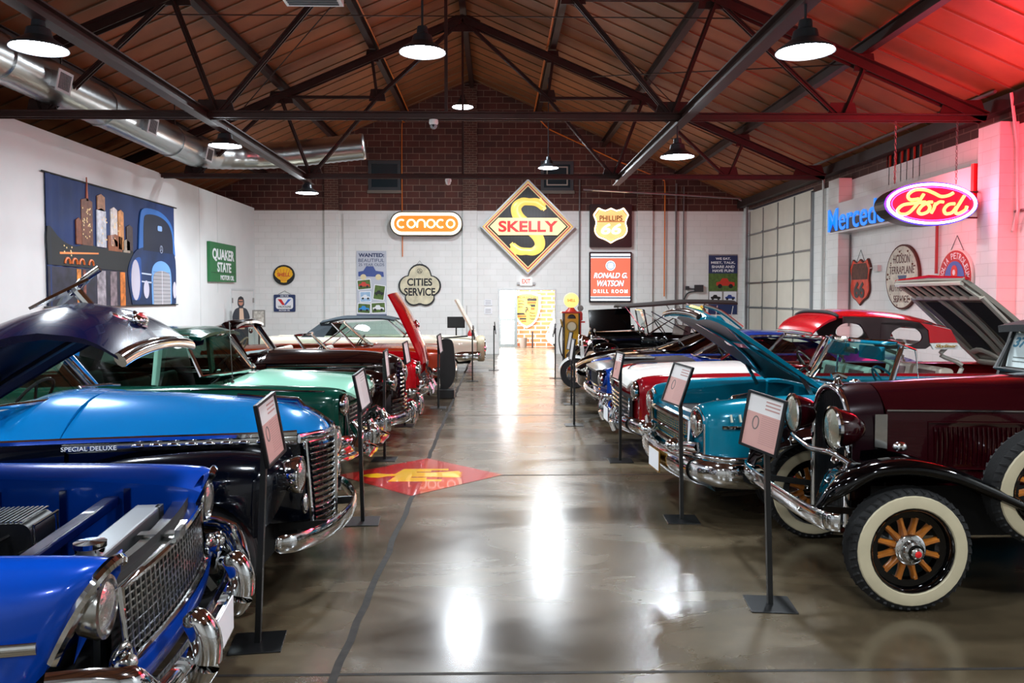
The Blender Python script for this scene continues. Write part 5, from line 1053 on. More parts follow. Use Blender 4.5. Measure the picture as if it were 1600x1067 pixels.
# ---- generic fifties / sixties builder
def std(name, label, x, y, rot, c):
    t = car(name, label, x, y, rot); T = c['tab']; bow = c.get('bow', .08); L = T[-1][0]; A = c['arch']; up, lo = c['paint'], c.get('paint2', c['paint']); p = c.get('p', 2.3)
    zs = c.get('split'); bd_ = c.get('bowd', .5)
    if zs:
        shell(T, A, bow, p=p, zmin=zs, bowd=bd_, wall=c.get('wall', 0)).build('upper_body', up, t, smooth=True)
        shell(T, A, bow, p=p, zmax=zs, bowd=bd_).build('lower_body', lo, t, smooth=True)
    else: shell(T, A, bow, p=p, bowd=bd_, wall=c.get('wall', 0)).build('body', lo, t, smooth=True)
    uh, uc, ud = c['hood'][-1][0], c['cowl'], c['deck']
    hm = c.get('hoodpaint', up); ha = c.get('hoodangle', 0); hz = c['hood'][-1][2]
    h_ = lid(c['hood'], (-uh, hz), .028, c.get('hp', 2.4), bow, 18, bowd=bd_).build('hood', hm, t, smooth=True); h_.matrix_local = Matrix.Translation((-uh, 0, hz+(.02 if ha else 0))) @ Matrix.Rotation(R(-ha), 4, 'Y')
    r0, r1 = itab(T, uh), itab(T, uc)
    lid([(uh+.005, r0[0], r0[1], c['hood'][-1][3]), (uc, r1[0], r1[1], r1[1]+.05)], (0, 0)).build('cowl', up, t, smooth=True)
    dk = [(u, itab(T, u)[0], itab(T, u)[1], itab(T, u)[1]+c.get('deckh', .05)) for u in (ud, (ud+L)/2, L-.15, L)]
    if c.get('decklid', True): lid(dk, (0, 0)).build('trunk_lid', c.get('deckpaint', up), t, smooth=True)
    last = section(itab(T, L), p); MB().add([(-L, yy, z) for yy, z in last]+[(-L, -yy, z) for yy, z in last[::-1]], [tuple(range(len(last)*2))]).build('tail_panel', lo, t)
    w0 = itab(T, 0)
    fa = MB(); fa.grid([[(-.03-bow*(yy/.93)**2+dx, yy, z) for yy in [-w0[6]+w0[6]*i/8 for i in range(17)]] for z, dx in ((w0[1]-.0, -.02), (w0[1]-.12, 0), (.5, .0), (.34, -.01), (.26, -.08))]); fa.build('front_panel', c.get('facemat', lo), t, smooth='all')
    ws = c['screen']; f_, B, T_ = screen(t, *ws, m=c.get('screenmat', CHROME), g=c.get('glass', GLASS), r=c.get('sr', .022))
    if 'roof' in c:
        rf = c['roof']; roof(t, rf, c.get('roofpaint', up)); a = rf[-1]; rr = c.get('cpost', .35); b0 = itab(T, a[0]+rr)
        q = MB()
        for s_ in (1, -1): q.add([(-a[0]+.35, s_*a[1], a[2]-.01), (-a[0]-.0, s_*a[1]*.96, a[2]-.01), (-a[0]-rr, s_*(b0[0]), b0[1]), (-a[0]+.1, s_*(b0[0]), b0[1])], [(0, 1, 2, 3)])
        q.build('rear_pillar', c.get('roofpaint', up), t)
        MB().add([(-a[0], -a[1]*.94, a[2]), (-a[0], a[1]*.94, a[2]), (-a[0]-rr, b0[0]*.9, b0[1]), (-a[0]-rr, -b0[0]*.9, b0[1])], [(0, 1, 2, 3)]).build('rear_window', GLASS, t)
        if c.get('bpost'): pillar(t, (-c['bpost'], rf[1][1], itab(rf, c['bpost'])[1]), (-c['bpost'], itab(T, c['bpost'])[0]+.02, itab(T, c['bpost'])[1]), c.get('postpaint', c.get('roofpaint', up)), c.get('bw', .07), .04)
        e = itab(T, uc+.3); q = MB()
        for s_ in (1, -1): q.tube([(T_[0][0], s_*abs(T_[0][1]), T_[0][2])]+[(-u, s_*(itab(rf, u)[0]+.005), itab(rf, u)[1]) for u in [rf[0][0]+.1+(a[0]-rf[0][0]-.1)*i/8 for i in range(9)]], .018, 6)
        q.build('drip_rail', c.get('railmat', CHROME), t, smooth=True)
        side_glass(t, [(B[0][0]-.05, abs(B[0][1]), e[1]), (T_[0][0], abs(T_[0][1]), T_[0][2]-.02), (-a[0]+.3, a[1], a[2]-.03), (-a[0]+.0, b0[0], b0[1])], c.get('glass', GLASS))
    sm = c.get('seat', mat('seat_grey', '55585c', .6)); s2 = c.get('seat2')
    zf = c.get('seatz', .5)
    for k in (0, 1):
        if c.get('split_seats', True):
            for s_ in (1, -1): seat(t, -uc-.95-k*.85, s_*.33, .58, zf, sm, c.get('seath', .46), s2)
        else: seat(t, -uc-.95-k*.85, 0, 1.2, zf, sm, c.get('seath', .46), s2)
    MB().box(-uc-.22, -uc-.04, -r1[0]*.95, r1[0]*.95, r1[1]-.2, r1[1]+.0).build('dashboard', c.get('dash', lo), t, bevel=.02)
    steering(t, -uc-.42, .35 if rot < 90 else .35, r1[1]+.06, .19, c.get('wheelm'))
    chassis(t, L, .74, .2, c.get('cz', .42))
    if not ha: MB().box(-uh, -.2, -w0[0]*.8, w0[0]*.8, .3, .8*hz).build('engine_bay', MATTE, t)
    for s_ in (1, -1):
        for (ua, za, ra) in A: wheel(t, -ua, s_*c.get('track', .75), c.get('wr', .34), .19, s_, 'cap', c.get('ww', False), rim=lo)
    return t
MINT = PAINT_('paint_mint', '86bfa8', 0, .25); GREEN = PAINT_('paint_forest', '033a2e', .1, .25)
T3 = [(0, .62, .92, .74, .965, .86, .82, .84, .5), (.06, .63, .94, .75, .98, .9, .80, .88, .42), (.3, .64, .97, .77, 1.0, .93, .78, .9, .32), (1.2, .68, 1.0, .80, 1.02, .95, .76, .92, .27), (2.0, .72, 1.0, .8, 1.0, .95, .74, .92, .27), (3.8, .74, .97, .8, .98, .95, .72, .9, .28), (5.0, .66, .92, .76, .95, .88, .7, .84, .4)]
t = std('mint_green_hardtop', 'mint and dark green fifties hardtop with closed hood beside the two-tone blue sedan', -1.42, 8.42, -1, dict(
    tab=T3, arch=((.88, .34, .40), (3.9, .34, .40)), paint=MINT, paint2=GREEN, hood=[(-.06, .52, .88, .90), (0, .6, .93, .97), (.15, .63, .955, 1.02), (.6, .66, .98, 1.06), (1.05, .68, 1.0, 1.09)], hoodpaint=MINT,
    cowl=1.2, deck=3.9, screen=(1.2, 1.52, .72, .58, 1.09, 1.47, .22, .12), roof=[(1.48, .56, 1.46, 1.50), (1.7, .62, 1.48, 1.55), (2.6, .63, 1.47, 1.55), (3.3, .56, 1.40, 1.46)], roofpaint=GREEN, bpost=1.86, postpaint=MINT, bw=.10, glass=glass('sedan_glass', '7d968c', .1), seat=mat('seat_dark_green', '2c3a34', .6), seath=.5, seatz=.55, dash=GREEN))
E3 = lambda z, y=0, dx=0: (dx-.02-.08*(y/.93)**2, y, z)
q = MB()
for k in range(6): q.tube([E3(.52+k*.045, -.58+.116*i, .02) for i in range(11)], .009, 6)
for k in range(11): q.bar(E3(.5, -.55+.11*k, .015), E3(.77, -.55+.11*k, .015), .008, .015, (0, 1, 0))
q.build('grille', CHROME, t, smooth=True)
MB().grid([[E3(z, -.62+.124*i) for i in range(11)] for z in (.48, .8)]).build('grille_backing', MATTE, t)
MB().tube([E3(.48, -.64+.128*i, .03) for i in range(11)]+[E3(.79, .62-.124*i, .02) for i in range(11)], .02, 8, closed=True).build('grille_frame', CHROME, t, smooth=True)
bumper(t, [(-.25, .95, .46), (-.06, .9, .46), (.05, .7, .45), (.09, .4, .45), (.1, 0, .45)], .085, .045)
bumper(t, [(-.1, .88, .33), (.0, .75, .33), (.06, .4, .33), (.08, 0, .33)], .05, .03, name='lower_bumper')
for s_ in (1, -1):
    lamp_round(t, -.035, s_*.74, .82, .092, .1); MB().tube(crv([(.13, s_*.38, .62), (.18, s_*.38, .50), (.17, s_*.38, .36), (.12, s_*.38, .27)], 4), [.04]*3+[.065]*7+[.05]*3, 12).build('bumper_guard', CHROME, t, smooth=True)
    MB().tube(crv([(.02, s_*.60, .60), (.1, s_*.70, .52), (.08, s_*.80, .40)], 4), .05, 10).build('bumper_pod', CHROME, t, smooth=True)
sp_ = lambda u: .985 - .0*u if u < .3 else .985-.0
strip(t, T3, [.15+.1*i for i in range(14)], lambda u: .955+.03*min(1, u)-.05*max(0, u-1.1)**2, .010, .004, bow=.08)
strip(t, T3, [.6+.1*i for i in range(14)], lambda u: .84-.12*(u-.6)**2*.6, .012, .006, bow=.08)
MB().tube([(-1.14, -.66, 1.03), (-1.16, -.67, 1.62)], .004, 5).ball((-1.14, -.66, 1.03), .02, 5).build('antenna', DCHROME, t)
MB().tube([(-2.4, -.05, 1.40), (-2.4, .12, 1.40)], .02, 6, ry=.03).build('rear_view_mirror', DCHROME, t)
MB().tube([(-1.9, .34, 1.36), (-1.9, .55, 1.36)], .02, 8, ry=.04).build('side_mirror', BLU, t, smooth=True)
# ---- L4: black-maroon convertible of the forties
BM = PAINT_('paint_black_cherry', '0e0404', .1, .15)
t = car('black_cherry_convertible', 'black cherry forties convertible, top down, between mint hardtop and red car', -1.25, 10.52, 0)
HR4 = [(-.02, .12, .95, .97), (.04, .28, .99, 1.06), (.2, .38, 1.02, 1.12), (.6, .46, 1.04, 1.16), (1.1, .54, 1.04, 1.17), (1.65, .64, 1.04, 1.18)]
lid(HR4, (0, 0), .03, 2.2, 0, 18).build('hood', BM, t, smooth=True)
lid([(1.655, .64, 1.04, 1.18), (1.8, .68, 1.03, 1.15)], (0, 0), .03, 2.4).build('cowl', BM, t, smooth=True)
q = MB(); wallrow(q, [(u, itab(HR4, u)[0]) for u in [i*.08 for i in range(22)]], .5, 1.02); q.build('hood_side', BM, t, smooth='all')
shell([(1.6, .62, 1.02, .64, 1.03, .70, .85, .72, .3), (2.0, .72, 1.0, .75, 1.02, .86, .8, .85, .28), (3.4, .74, .98, .78, 1.0, .88, .78, .86, .28), (4.3, .62, .92, .68, .95, .8, .7, .78, .35), (4.8, .3, .75, .35, .76, .4, .6, .4, .4)], ((3.8, .34, .4),)).build('body', BM, t, smooth=True)
F4 = [(.06, .42, .80, .58, .84, .64, .74, .62, .66), (.12, .43, .86, .6, .91, .76, .74, .74, .52), (.3, .44, .88, .63, .96, .86, .7, .85, .38), (.8, .5, .86, .68, .97, .9, .66, .9, .3), (1.3, .58, .8, .72, .9, .9, .6, .9, .28), (1.9, .72, .62, .8, .7, .88, .5, .88, .27)]
for s_ in (1, -1): shell(F4, ((.8, .34, .39),), .06, sides=(s_,)).build('front_fender', BM, t, smooth=True)
for s_ in (1, -1): shell([(3.1, .8, .5, .85, .55, .88, .45, .88, .3), (3.5, .76, .78, .84, .86, .92, .62, .91, .3), (4.2, .66, .75, .78, .84, .9, .58, .88, .3), (4.7, .45, .55, .6, .6, .7, .48, .7, .35)], ((3.8, .34, .39),), sides=(s_,)).build('rear_fender', BM, t, smooth=True)
lid([(3.5, .74, .98, 1.05), (4.2, .62, .92, 1.0), (4.8, .3, .75, .8)], (0, 0)).build('trunk_lid', BM, t, smooth=True)
screen(t, 1.72, 2.02, .66, .58, 1.12, 1.53, .14, .1, .045, BM)
sv = lid([(1.98, .58, 1.50, 1.55), (2.25, .58, 1.47, 1.53), (2.5, .56, 1.42, 1.44)], (0, 0), .03).build('sun_visor_header', BM, t, smooth=True)
MB().ball((-1.98, 0, 1.42), .045, 6, (.5, 1.5, .8)).build('rear_view_mirror', CHROME, t, smooth=True); MB().tube([(-1.74, -.5, 1.16), (-1.7, -.1, 1.19)], .01, 5).build('wiper', CHROME, t)
q = MB(); [q.tube([(.01-.9*y*y, y, .58+k*.055) for y in [-.26+.052*i for i in range(11)]], .016, 7, ry=.015) for k in range(7)]; q.build('grille', CHROME, t, smooth=True)
q = MB(); [q.tube([(.05-.5*y*y, y, .40+k*.05) for y in [-.5+.1*i for i in range(11)]], .014, 7, ry=.014) for k in range(4)]; q.build('lower_grille', CHROME, t, smooth=True)
MB().grid([[(-.04-.5*y*y, y, z) for y in [-.55+.11*i for i in range(11)]] for z in (.34, .62)]).grid([[(-.03-.9*y*y, y, z) for y in [-.3+.06*i for i in range(11)]] for z in (.56, .98)]).build('grille_backing', MATTE, t)
bumper(t, [(-.22, .92, .36), (-.06, .85, .36), (.08, .6, .36), (.14, .3, .36), (.15, 0, .36)], .07, .03)
for s_ in (1, -1):
    lamp_round(t, -.03, s_*.6, .80, .09, .1); MB().tube(crv([(.16, s_*.42, .54), (.21, s_*.42, .42), (.19, s_*.42, .26)], 5), [.03]*2+[.045]*7+[.035]*2, 10).build('bumper_guard', CHROME, t, smooth=True)
    MB().tube([(-u, s_*(itab(HR4, u)[0]+.028), .985) for u in [.15+.12*i for i in range(13)]], .008, 6, ry=.012).build('side_trim', CHROME, t)
    q = MB(); [q.box(-1.35+k*.06, -1.31+k*.06, s_*(.60-.018*k*.3)-.0, s_*(.60-.018*k*.3)+s_*.025, .905, .94) for k in range(14)]; q.build('hood_louvre', DCHROME, t)
    wheel(t, -.8, s_*.75, .34, .17, s_, 'cap', True); wheel(t, -3.8, s_*.75, .34, .17, s_, 'cap', True)
chassis(t, 4.6, .6, .22, .45); MB().box(-1.6, -.2, -.25, .25, .3, .95).build('engine_bay', MATTE, t); seat(t, -2.95, 0, 1.2, .55, mat('seat_wine', '6a2a20', .6)); steering(t, -2.25, .32, 1.15, .2, mat('wheel_cream', 'b8a890', .5))
MB().tube([(.0, -.12, 1.04), (.03, -.12, .86)], .012, 6).build('hood_spear', CHROME, t)
# ---- L5: red hot rod with front hinged hood standing open
RD = PAINT_('paint_bright_red', '980610', .05, .2)
T5 = [(0, .58, .76, .70, .86, .80, .7, .78, .45), (.08, .6, .80, .72, .90, .85, .7, .83, .38), (.4, .62, .84, .74, .93, .87, .68, .85, .3), (1.3, .66, .86, .76, .92, .87, .66, .85, .28), (3.2, .70, .84, .78, .88, .87, .66, .84, .28), (4.3, .58, .8, .68, .84, .8, .62, .78, .4)]
t = std('red_roadster', 'bright red roadster with its hood tipped up at the nose', -1.20, 13.15, 0, dict(tab=T5, arch=((.8, .33, .38), (3.3, .33, .38)), paint=RD, wall=.3, hood=[(1.25, .60, .86, .93), (1.3, .62, .86, .93)], cowl=1.4, deck=3.0, deckh=.08,
    screen=(1.5, 1.85, .62, .52, .92, 1.26, .22, .14), seat=mat('seat_silver', 'b8bcc0', .5), seatz=.42, cz=.35))
H5 = [(0, .50, .0, .05), (.3, .56, .03, .12), (.8, .60, .04, .14), (1.22, .62, .03, .10)]
hd = lid(H5, (0, 0), .03, 2.4, 0, 18).build('raised_hood', RD, t, smooth=True); hd.matrix_local = Matrix.Translation((.02, 0, .80)) @ Matrix.Rotation(R(64), 4, 'Y')
MB().ball((-.62, 0, .16), .05, 8, (1.4, .6, .6)).build('hood_scoop', CHROME, hd, smooth=True)
engine(t, -.75, .72)
q = MB(); [q.tube([(.03-.08*(y/.9)**2, y, .46+k*.045) for y in [-.5+.1*i for i in range(11)]], .014, 7) for k in range(4)]; q.build('grille', CHROME, t, smooth=True)
MB().grid([[(.0-.08*(y/.9)**2, y, z) for y in [-.55+.11*i for i in range(11)]] for z in (.42, .64)]).build('grille_backing', MATTE, t)
bumper(t, [(-.2, .88, .40), (-.02, .8, .40), (.07, .5, .39), (.1, 0, .38)], .06, .035)
for s_ in (1, -1): lamp_round(t, -.02, s_*.69, .74, .095, .1, ring=.03); MB().tube([(.1, s_*.3, .48), (.15, s_*.3, .38), (.1, s_*.3, .28)], .04, 10).build('bumper_guard', CHROME, t, smooth=True); MB().tube(crv([(.0, s_*.8, .62), (.05, s_*.86, .5), (.0, s_*.86, .4)], 4), .04, 8).build('bumper_pod', CHROME, t, smooth=True)
plate(t, .15, .0, .36, ''); lid([(1.9, .66, .86, .92), (2.6, .66, .86, 1.0), (2.9, .64, .86, .97)], (0, 0)).build('tonneau', mat('tonneau_grey', '8d9499', .5), t, smooth=True)
# ---- L6: rust orange sixties convertible
OG = PAINT_('paint_burnt_orange', '8c2c10', .15, .3)
T6 = [(0, .64, .80, .76, .84, .86, .72, .84, .45), (.06, .66, .82, .78, .86, .89, .70, .87, .36), (.5, .68, .85, .80, .88, .92, .68, .89, .28), (1.6, .72, .87, .82, .89, .93, .66, .9, .26), (3.8, .72, .86, .82, .88, .92, .66, .88, .27), (4.75, .64, .82, .76, .84, .86, .64, .84, .4)]
t = std('orange_convertible', 'burnt orange sixties convertible, top down, behind the red roadster', -.92, 16.15, 0, dict(tab=T6, arch=((.85, .33, .38), (3.65, .33, .38)), paint=OG, hood=[(-.04, .56, .78, .80), (.05, .62, .82, .86), (.5, .66, .85, .90), (1.35, .7, .87, .92)], cowl=1.5, deck=3.5,
    screen=(1.6, 2.15, .68, .56, .90, 1.36, .22, .14), seat=mat('seat_cream', 'd8d4c8', .5), seatz=.42, cz=.35))
MB().tube([(-2.0, -.6, 1.3), (-2.55, -.72, .88)], .015, 6).tube([(-2.0, .6, 1.3), (-2.55, .72, .88)], .015, 6).build('vent_frame', CHROME, t)
MB().grid([[(.01-.08*(y/.93)**2, y, z) for y in [-.6+.12*i for i in range(11)]] for z in (.5, .76)]).build('grille_backing', MATTE, t)
q = MB(); [q.tube([(.02-.08*(y/.93)**2, y, .52+k*.045) for y in [-.58+.116*i for i in range(11)]], .008, 5) for k in range(6)]; q.build('grille', CHROME, t, smooth=True)
bumper(t, [(-.3, .93, .44), (-.04, .88, .44), (.05, .6, .43), (.08, 0, .43)], .09, .035)
for s_ in (1, -1): lamp_round(t, -.0, s_*.70, .68, .08, .08)
# ---- L7: cream car with dark soft top and a narrow raised lid
CRM = PAINT_('paint_ivory', 'ded5c0', 0, .3); TOPC = mat('soft_top_navy', '1c2830', .8, bump=.2, nscale=20)
T7 = [(0, .70, .74, .82, .78, .9, .7, .88, .4), (.06, .72, .76, .84, .80, .94, .66, .92, .34), (.6, .74, .80, .86, .84, .96, .62, .93, .27), (2.0, .76, .84, .86, .87, .96, .6, .93, .26), (4.2, .76, .84, .86, .88, .96, .6, .92, .27), (5.4, .7, .82, .82, .86, .92, .6, .88, .4)]
t = std('cream_convertible', 'cream convertible with a dark soft top and a raised lid, farthest of the left row', -.42, 20.6, 0, dict(tab=T7, arch=((.95, .34, .40), (4.2, .34, .40)), paint=CRM, wall=.25, hood=[(1.0, .72, .81, .86), (1.4, .74, .84, .9)], cowl=1.55, deck=4.2,
    screen=(1.65, 2.2, .70, .58, .92, 1.30, .2, .12), roof=[(2.15, .60, 1.30, 1.34), (2.5, .64, 1.34, 1.40), (3.4, .64, 1.33, 1.40), (4.0, .60, 1.22, 1.28)], roofpaint=TOPC, railmat=TOPC, cpost=.5, seat=mat('seat_cream', 'd8d4c8', .5), seatz=.4, cz=.35))
hd = MB().box(-1.15, 0, -.70, .70, -.03, .02).build('raised_lid', CRM, t, bevel=.015); hd.matrix_local = Matrix.Translation((-.08, 0, .80)) @ Matrix.Rotation(R(62), 4, 'Y')
bumper(t, [(-.6, .97, .42), (-.1, .95, .42), (.02, .8, .42), (.06, 0, .42)], .11, .04)
sw = MB().lathe([(.2, -.09), (.30, -.10), (.33, -.05), (.33, .05), (.30, .10), (.2, .09)], (0, 0, 0), 'x', 28).build('spare_wheel', WWALL, t, smooth=True); sw.matrix_local = Matrix.Translation((.02, -.55, .58)); MB().lathe([(.26, .06), (.24, .12), (.2, .09), (.12, .1), (.05, .14), (.001, .15)], (0, 0, 0), 'x', 24).build('wheel_cover', CHROME, sw, smooth=True)
MB().bar((-.3, -.72, .9), (-1.2, -.72, .83), .2, .03).build('parcel_shelf', INK, t)
# ================================================================ RIGHT ROW
# ---- R1: maroon and black vintage roadster with wooden spoke wheels
MAR = PAINT_('paint_maroon', '260308', .1, .2); BLK = PAINT_('paint_gloss_black', '020203', 0, .10)
WOOD = mat('spoke_wood', 'a8621e', .35, coat=.6, noise=.35, nscale=16)
def woodwheel(parent, x, y, side, name='wheel', z=.365, M=None):
    Rr, h = .365, .08
    pr = [(.235, -h*.7), (.245, -h*.9), (.30, -h), (.345, -h*.85), (.362, -h*.6)]+[(.365-(.006 if i % 2 else 0), -h*.5+h*i/10) for i in range(11)]+[(.362, h*.6), (.345, h*.85), (.30, h), (.245, h*.9), (.235, h*.7)]
    q = MB().lathe([(a, b*side) for a, b in pr], (0, 0, 0), 'y', 48)
    for k in range(44):
        a = 2*pi*k/44
        for s2 in (-1, 1): q.bar((.361*cos(a), s2*h*.5, .361*sin(a)), (.343*cos(a+.05), s2*h*.92, .343*sin(a+.05)), .016, .012)
    t = q.build(name, RUBBER, parent, smooth=True); t.matrix_local = M or Matrix.Translation((x, y, z))
    def ch(nm, prof, mt, n=40): return MB().lathe([(a, b*side) for a, b in prof], (0, 0, 0), 'y', n).build(nm, mt, t, smooth=True)
    for s2 in (1, -1): ch('whitewall', [(.252, s2*h*.95), (.258, s2*(h*1.0+.004)), (.29, s2*(h+.006)), (.322, s2*(h+.001)), (.328, s2*h*.90)], WWALL)
    ch('rim', [(.252, h*.95), (.246, h*1.02), (.236, h*.9), (.230, h*.4), (.226, -h*.4), (.236, -h*.9), (.252, -h*.95)], BLK)
    ch('felloe', [(.226, h*.35), (.185, h*.3), (.185, -h*.3), (.226, -h*.4)], BLK)
    for k in range(12):
        a = 2*pi*(k+.5)/12; c, s_ = cos(a), sin(a); o = side*h*.05
        m = MB().tube([(.07*c, o, .07*s_), (.10*c, o, .10*s_), (.14*c, o, .14*s_), (.178*c, o, .178*s_), (.190*c, o, .190*s_)], [.026, .022, .017, .019, .021], 8, ry=[.03, .03, .028, .026, .026], up=(0, 1, 0)); m.build('wooden_spoke', WOOD, t, smooth=True)
    ch('hub_plate', [(.088, h*.3), (.092, h*.62), (.082, h*.7), (.06, h*.72), (.055, h*.6)], CHROME)
    ch('hubcap', [(.062, h*.6), (.058, h*1.2), (.046, h*1.35), (.044, h*1.1), (.038, h*1.15), (.034, h*1.6), (.020, h*1.72), (.001, h*1.74)], DCHROME)
    ch('hub_badge', [(.02, h*1.73), (.012, h*1.78), (.001, h*1.78)], RED, 14)
    for k in range(8): a = 2*pi*k/8; MB().ball((.075*cos(a), side*h*.72, .075*sin(a)), .006, 4).build('hub_bolt', DCHROME, t)
    return t
t = car('maroon_vintage_roadster', 'maroon and black vintage car with wooden spoke wheels and whitewall tyres, nearest right', 2.02, 5.36, 180)
# local frame: forward -x world; u grows to world +x
BT = [(.27, .255, .93, .94), (.34, .28, 1.0, 1.22), (.5, .295, 1.06, 1.285), (.9, .32, 1.10, 1.305), (1.4, .37, 1.125, 1.325), (1.72, .42, 1.14, 1.345)]
HT = [(.50, .285, 1.115, 1.275), (.9, .315, 1.12, 1.30), (1.4, .36, 1.125, 1.325), (1.72, .42, 1.13, 1.345)]
lid(HT, (0, 0), .02, 2.4, 0, 18).build('hood', MAR, t, smooth=True)
q = MB(); hs = [(u, itab(HT, u)[0]) for u in [.50+.0813*i for i in range(16)]]
for s_ in (1, -1): q.grid([[(-u, s_*y, 1.12), (-u, s_*(y+.006), .9), (-u, s_*(y+.01), .62)] for u, y in hs])
q.build('hood_side', MAR, t, smooth='all')
for s_ in (1, -1):
    MB().tube([(-u, s_*(y+.004), 1.125) for u, y in hs]+[(-2.6, s_*.62, 1.13)], .008, 6).build('belt_moulding', CHROME, t)
    lp = MB()
    for k in range(26):
        u = .80+k*.030; y = itab(HT, u)[0]; lp.tube([(-u, s_*(y+.012), 1.02), (-u-.004, s_*(y+.014), .95), (-u-.004, s_*(y+.014), .84), (-u, s_*(y+.012), .78)], .007, 5)
    lp.build('hood_louvre', MAR, t, smooth=True)
    pa = MB(); ua, ub = .76, 1.62
    pa.tube([(-ua, s_*(itab(HT, ua)[0]+.008), .75), (-ua, s_*(itab(HT, ua)[0]+.006), 1.05), (-ub, s_*(itab(HT, ub)[0]+.006), 1.05), (-ub, s_*(itab(HT, ub)[0]+.008), .75)], .007, 5, closed=True); pa.build('louvre_frame', MAR, t)
    MB().bar((-.62, s_*.305, .70), (-.62, s_*.305, .80), .012, .01).build('hood_latch', CHROME, t)
# radiator shell: rounded arch in chrome band, dark louvred core
ar = [(-.27, .36), (-.275, .7), (-.272, .98), (-.25, 1.10), (-.19, 1.185), (-.10, 1.235), (0, 1.25), (.10, 1.235), (.19, 1.185), (.25, 1.10), (.272, .98), (.275, .7), (.27, .36)]
ac = crv(ar, 3)
MB().tube([(-.26, y, z) for y, z in ac], .02, 8, ry=.024).build('radiator_shell', CHROME, t, smooth=True)
MB().grid([[(-.27, y*1.02, z*1.0+.006) for y, z in ac], [(-.36, y*1.03, z+.02) for y, z in ac], [(-.49, y*1.05, z+.028) for y, z in ac]]).build('shell_cowl', PAINT_('paint_dark_plum', '1c0a10', .1, .25), t, smooth='all')
q = MB(); q.add([(-.275, y*.97, z*.985) for y, z in ac], [tuple(range(len(ac)))]); co = q.build('radiator_core', MATTE, t)
q = MB()
for k in range(31):
    y = -.25+k*.0167; zt = 1.21-.9*max(0, abs(y)-.08)**1.25; q.box(-.272, -.262, y-.002, y+.002, .38, zt)
q.build('shutter_bars', mat('shutter', '222528', .35, .7), co)
MB().lathe([(.03, 1.25), (.035, 1.27), (.02, 1.29), (.012, 1.31)], (-.30, 0, 0), 'z', 16).tube(crv([(-.26, 0, 1.32), (-.30, 0, 1.33), (-.36, 0, 1.31)], 4), .018, 8).tube([(-.30, -.07, 1.31), (-.30, 0, 1.325), (-.30, .07, 1.31)], .01, 6).build('radiator_mascot', CHROME, t, smooth=True)
for s_ in (1, -1): MB().box(-.50, -.42, s_*.296-.004, s_*.296+.004, .84, 1.10).build('shell_side_panel', CHROME, t)
# headlamps on a curved bar
for s_ in (1, -1):
    H = MB().lathe([(.001, -.20), (.05, -.185), (.10, -.12), (.125, -.04), (.132, 0)], (0, 0, 0), 'x', 28).build('headlight', MAR, t, smooth=True); H.matrix_local = Matrix.Translation((-.13, s_*.345, 1.02))
    MB().lathe([(.128, -.012), (.14, -.008), (.142, .012), (.128, .02)], (0, 0, 0), 'x', 28).build('lamp_rim', CHROME, H, smooth=True)
    MB().lathe([(.128, .008), (.09, .022), (.001, .03)], (0, 0, 0), 'x', 28).build('lens', mat('old_lens', '9a9a88', .12, .55, 1, bump=.3, nscale=60), H, smooth=True)
    MB().tube([(-.13, s_*.345, .89), (-.14, s_*.36, .84), (-.2, s_*.42, .80)], .016, 8).lathe([(.03, 0), (.045, .02), (.03, .05), (.015, .06)], (-.15, s_*.37, .80), 'z', 14).build('lamp_post', CHROME, t, smooth=True)
MB().tube(crv([(-.20, -.52, .80), (-.13, -.36, .86), (-.12, -.18, .845), (-.12, 0, .83), (-.12, .18, .845), (-.13, .36, .86), (-.20, .52, .80)], 4), .016, 8, ry=.022).build('lamp_bar', CHROME, t, smooth=True)
# front fenders: long sweeping clamshells
def clam(tab, nm, m, parent, yin0, sides=(1, -1)):
    for s_ in sides:
        q = MB(); G = []
        if 1:
            off = 0
            for u in [tab[0][0]+(tab[-1][0]-tab[0][0])*i/44 for i in range(45)]:
                z, w, dr = itab(tab, u); yin = yin0+max(0, min(.24, w-yin0-.02))*exp(-((u-tab[0][0])/.14)**2)    # crest height, outer half width, skirt drop
                row = []
                for i, off in [(i, 0) for i in range(13)]+[(i, -.02) for i in range(12, -1, -1)]:
                    a = i/12; y = yin+(w-yin)*sin(a*pi/2)**.9; zz = z-.09*(1-sin(a*pi/2))**1.3-dr*(a**5)
                    row.append((-u, s_*(y+off), zz+off))
                G.append(row)
            q.grid(G, True)
        q.build(nm, m, parent, smooth='all')
FT = [(-.11, .60, .66, .06), (-.09, .68, .70, .08), (-.04, .76, .755, .10), (.05, .84, .80, .11), (.2, .90, .82, .08), (.38, .925, .825, .09), (.6, .89, .825, .09), (.85, .79, .825, .08), (1.15, .64, .82, .06), (1.45, .50, .815, .04), (1.75, .40, .81, .03), (2.05, .35, .80, .02)]
clam(FT, 'front_fender', BLK, t, .36)
clam([(2.05, .35, .80, .02), (3.0, .35, .80, .02)], 'running_board', BLK, t, .45)
clam([(2.9, .38, .80, .03), (3.15, .62, .82, .06), (3.4, .84, .83, .09), (3.65, .90, .83, .1), (3.95, .82, .83, .09), (4.2, .6, .82, .06), (4.3, .45, .8, .04)], 'rear_fender', BLK, t, .55)
for s_ in (1, -1):   # inner valance between fender and hood
    MB().grid([[(-u, s_*(.30+.03*u), .66), (-u, s_*.36, itab(FT, u)[0]-.04)] for u in [.3+.1*i for i in range(12)]]).build('fender_valance', BLK, t, smooth='all')
    MB().ball((-.42, s_*.62, .95), .03, 6, (1.6, .8, 1)).build('fender_lamp', CHROME, t, smooth=True)
    MB().grid([[(-u, s_*.40, .66), (-u, s_*.40, .34)] for u in (.35, 1.0, 1.9)]).build('frame_rail', MATTE, t)
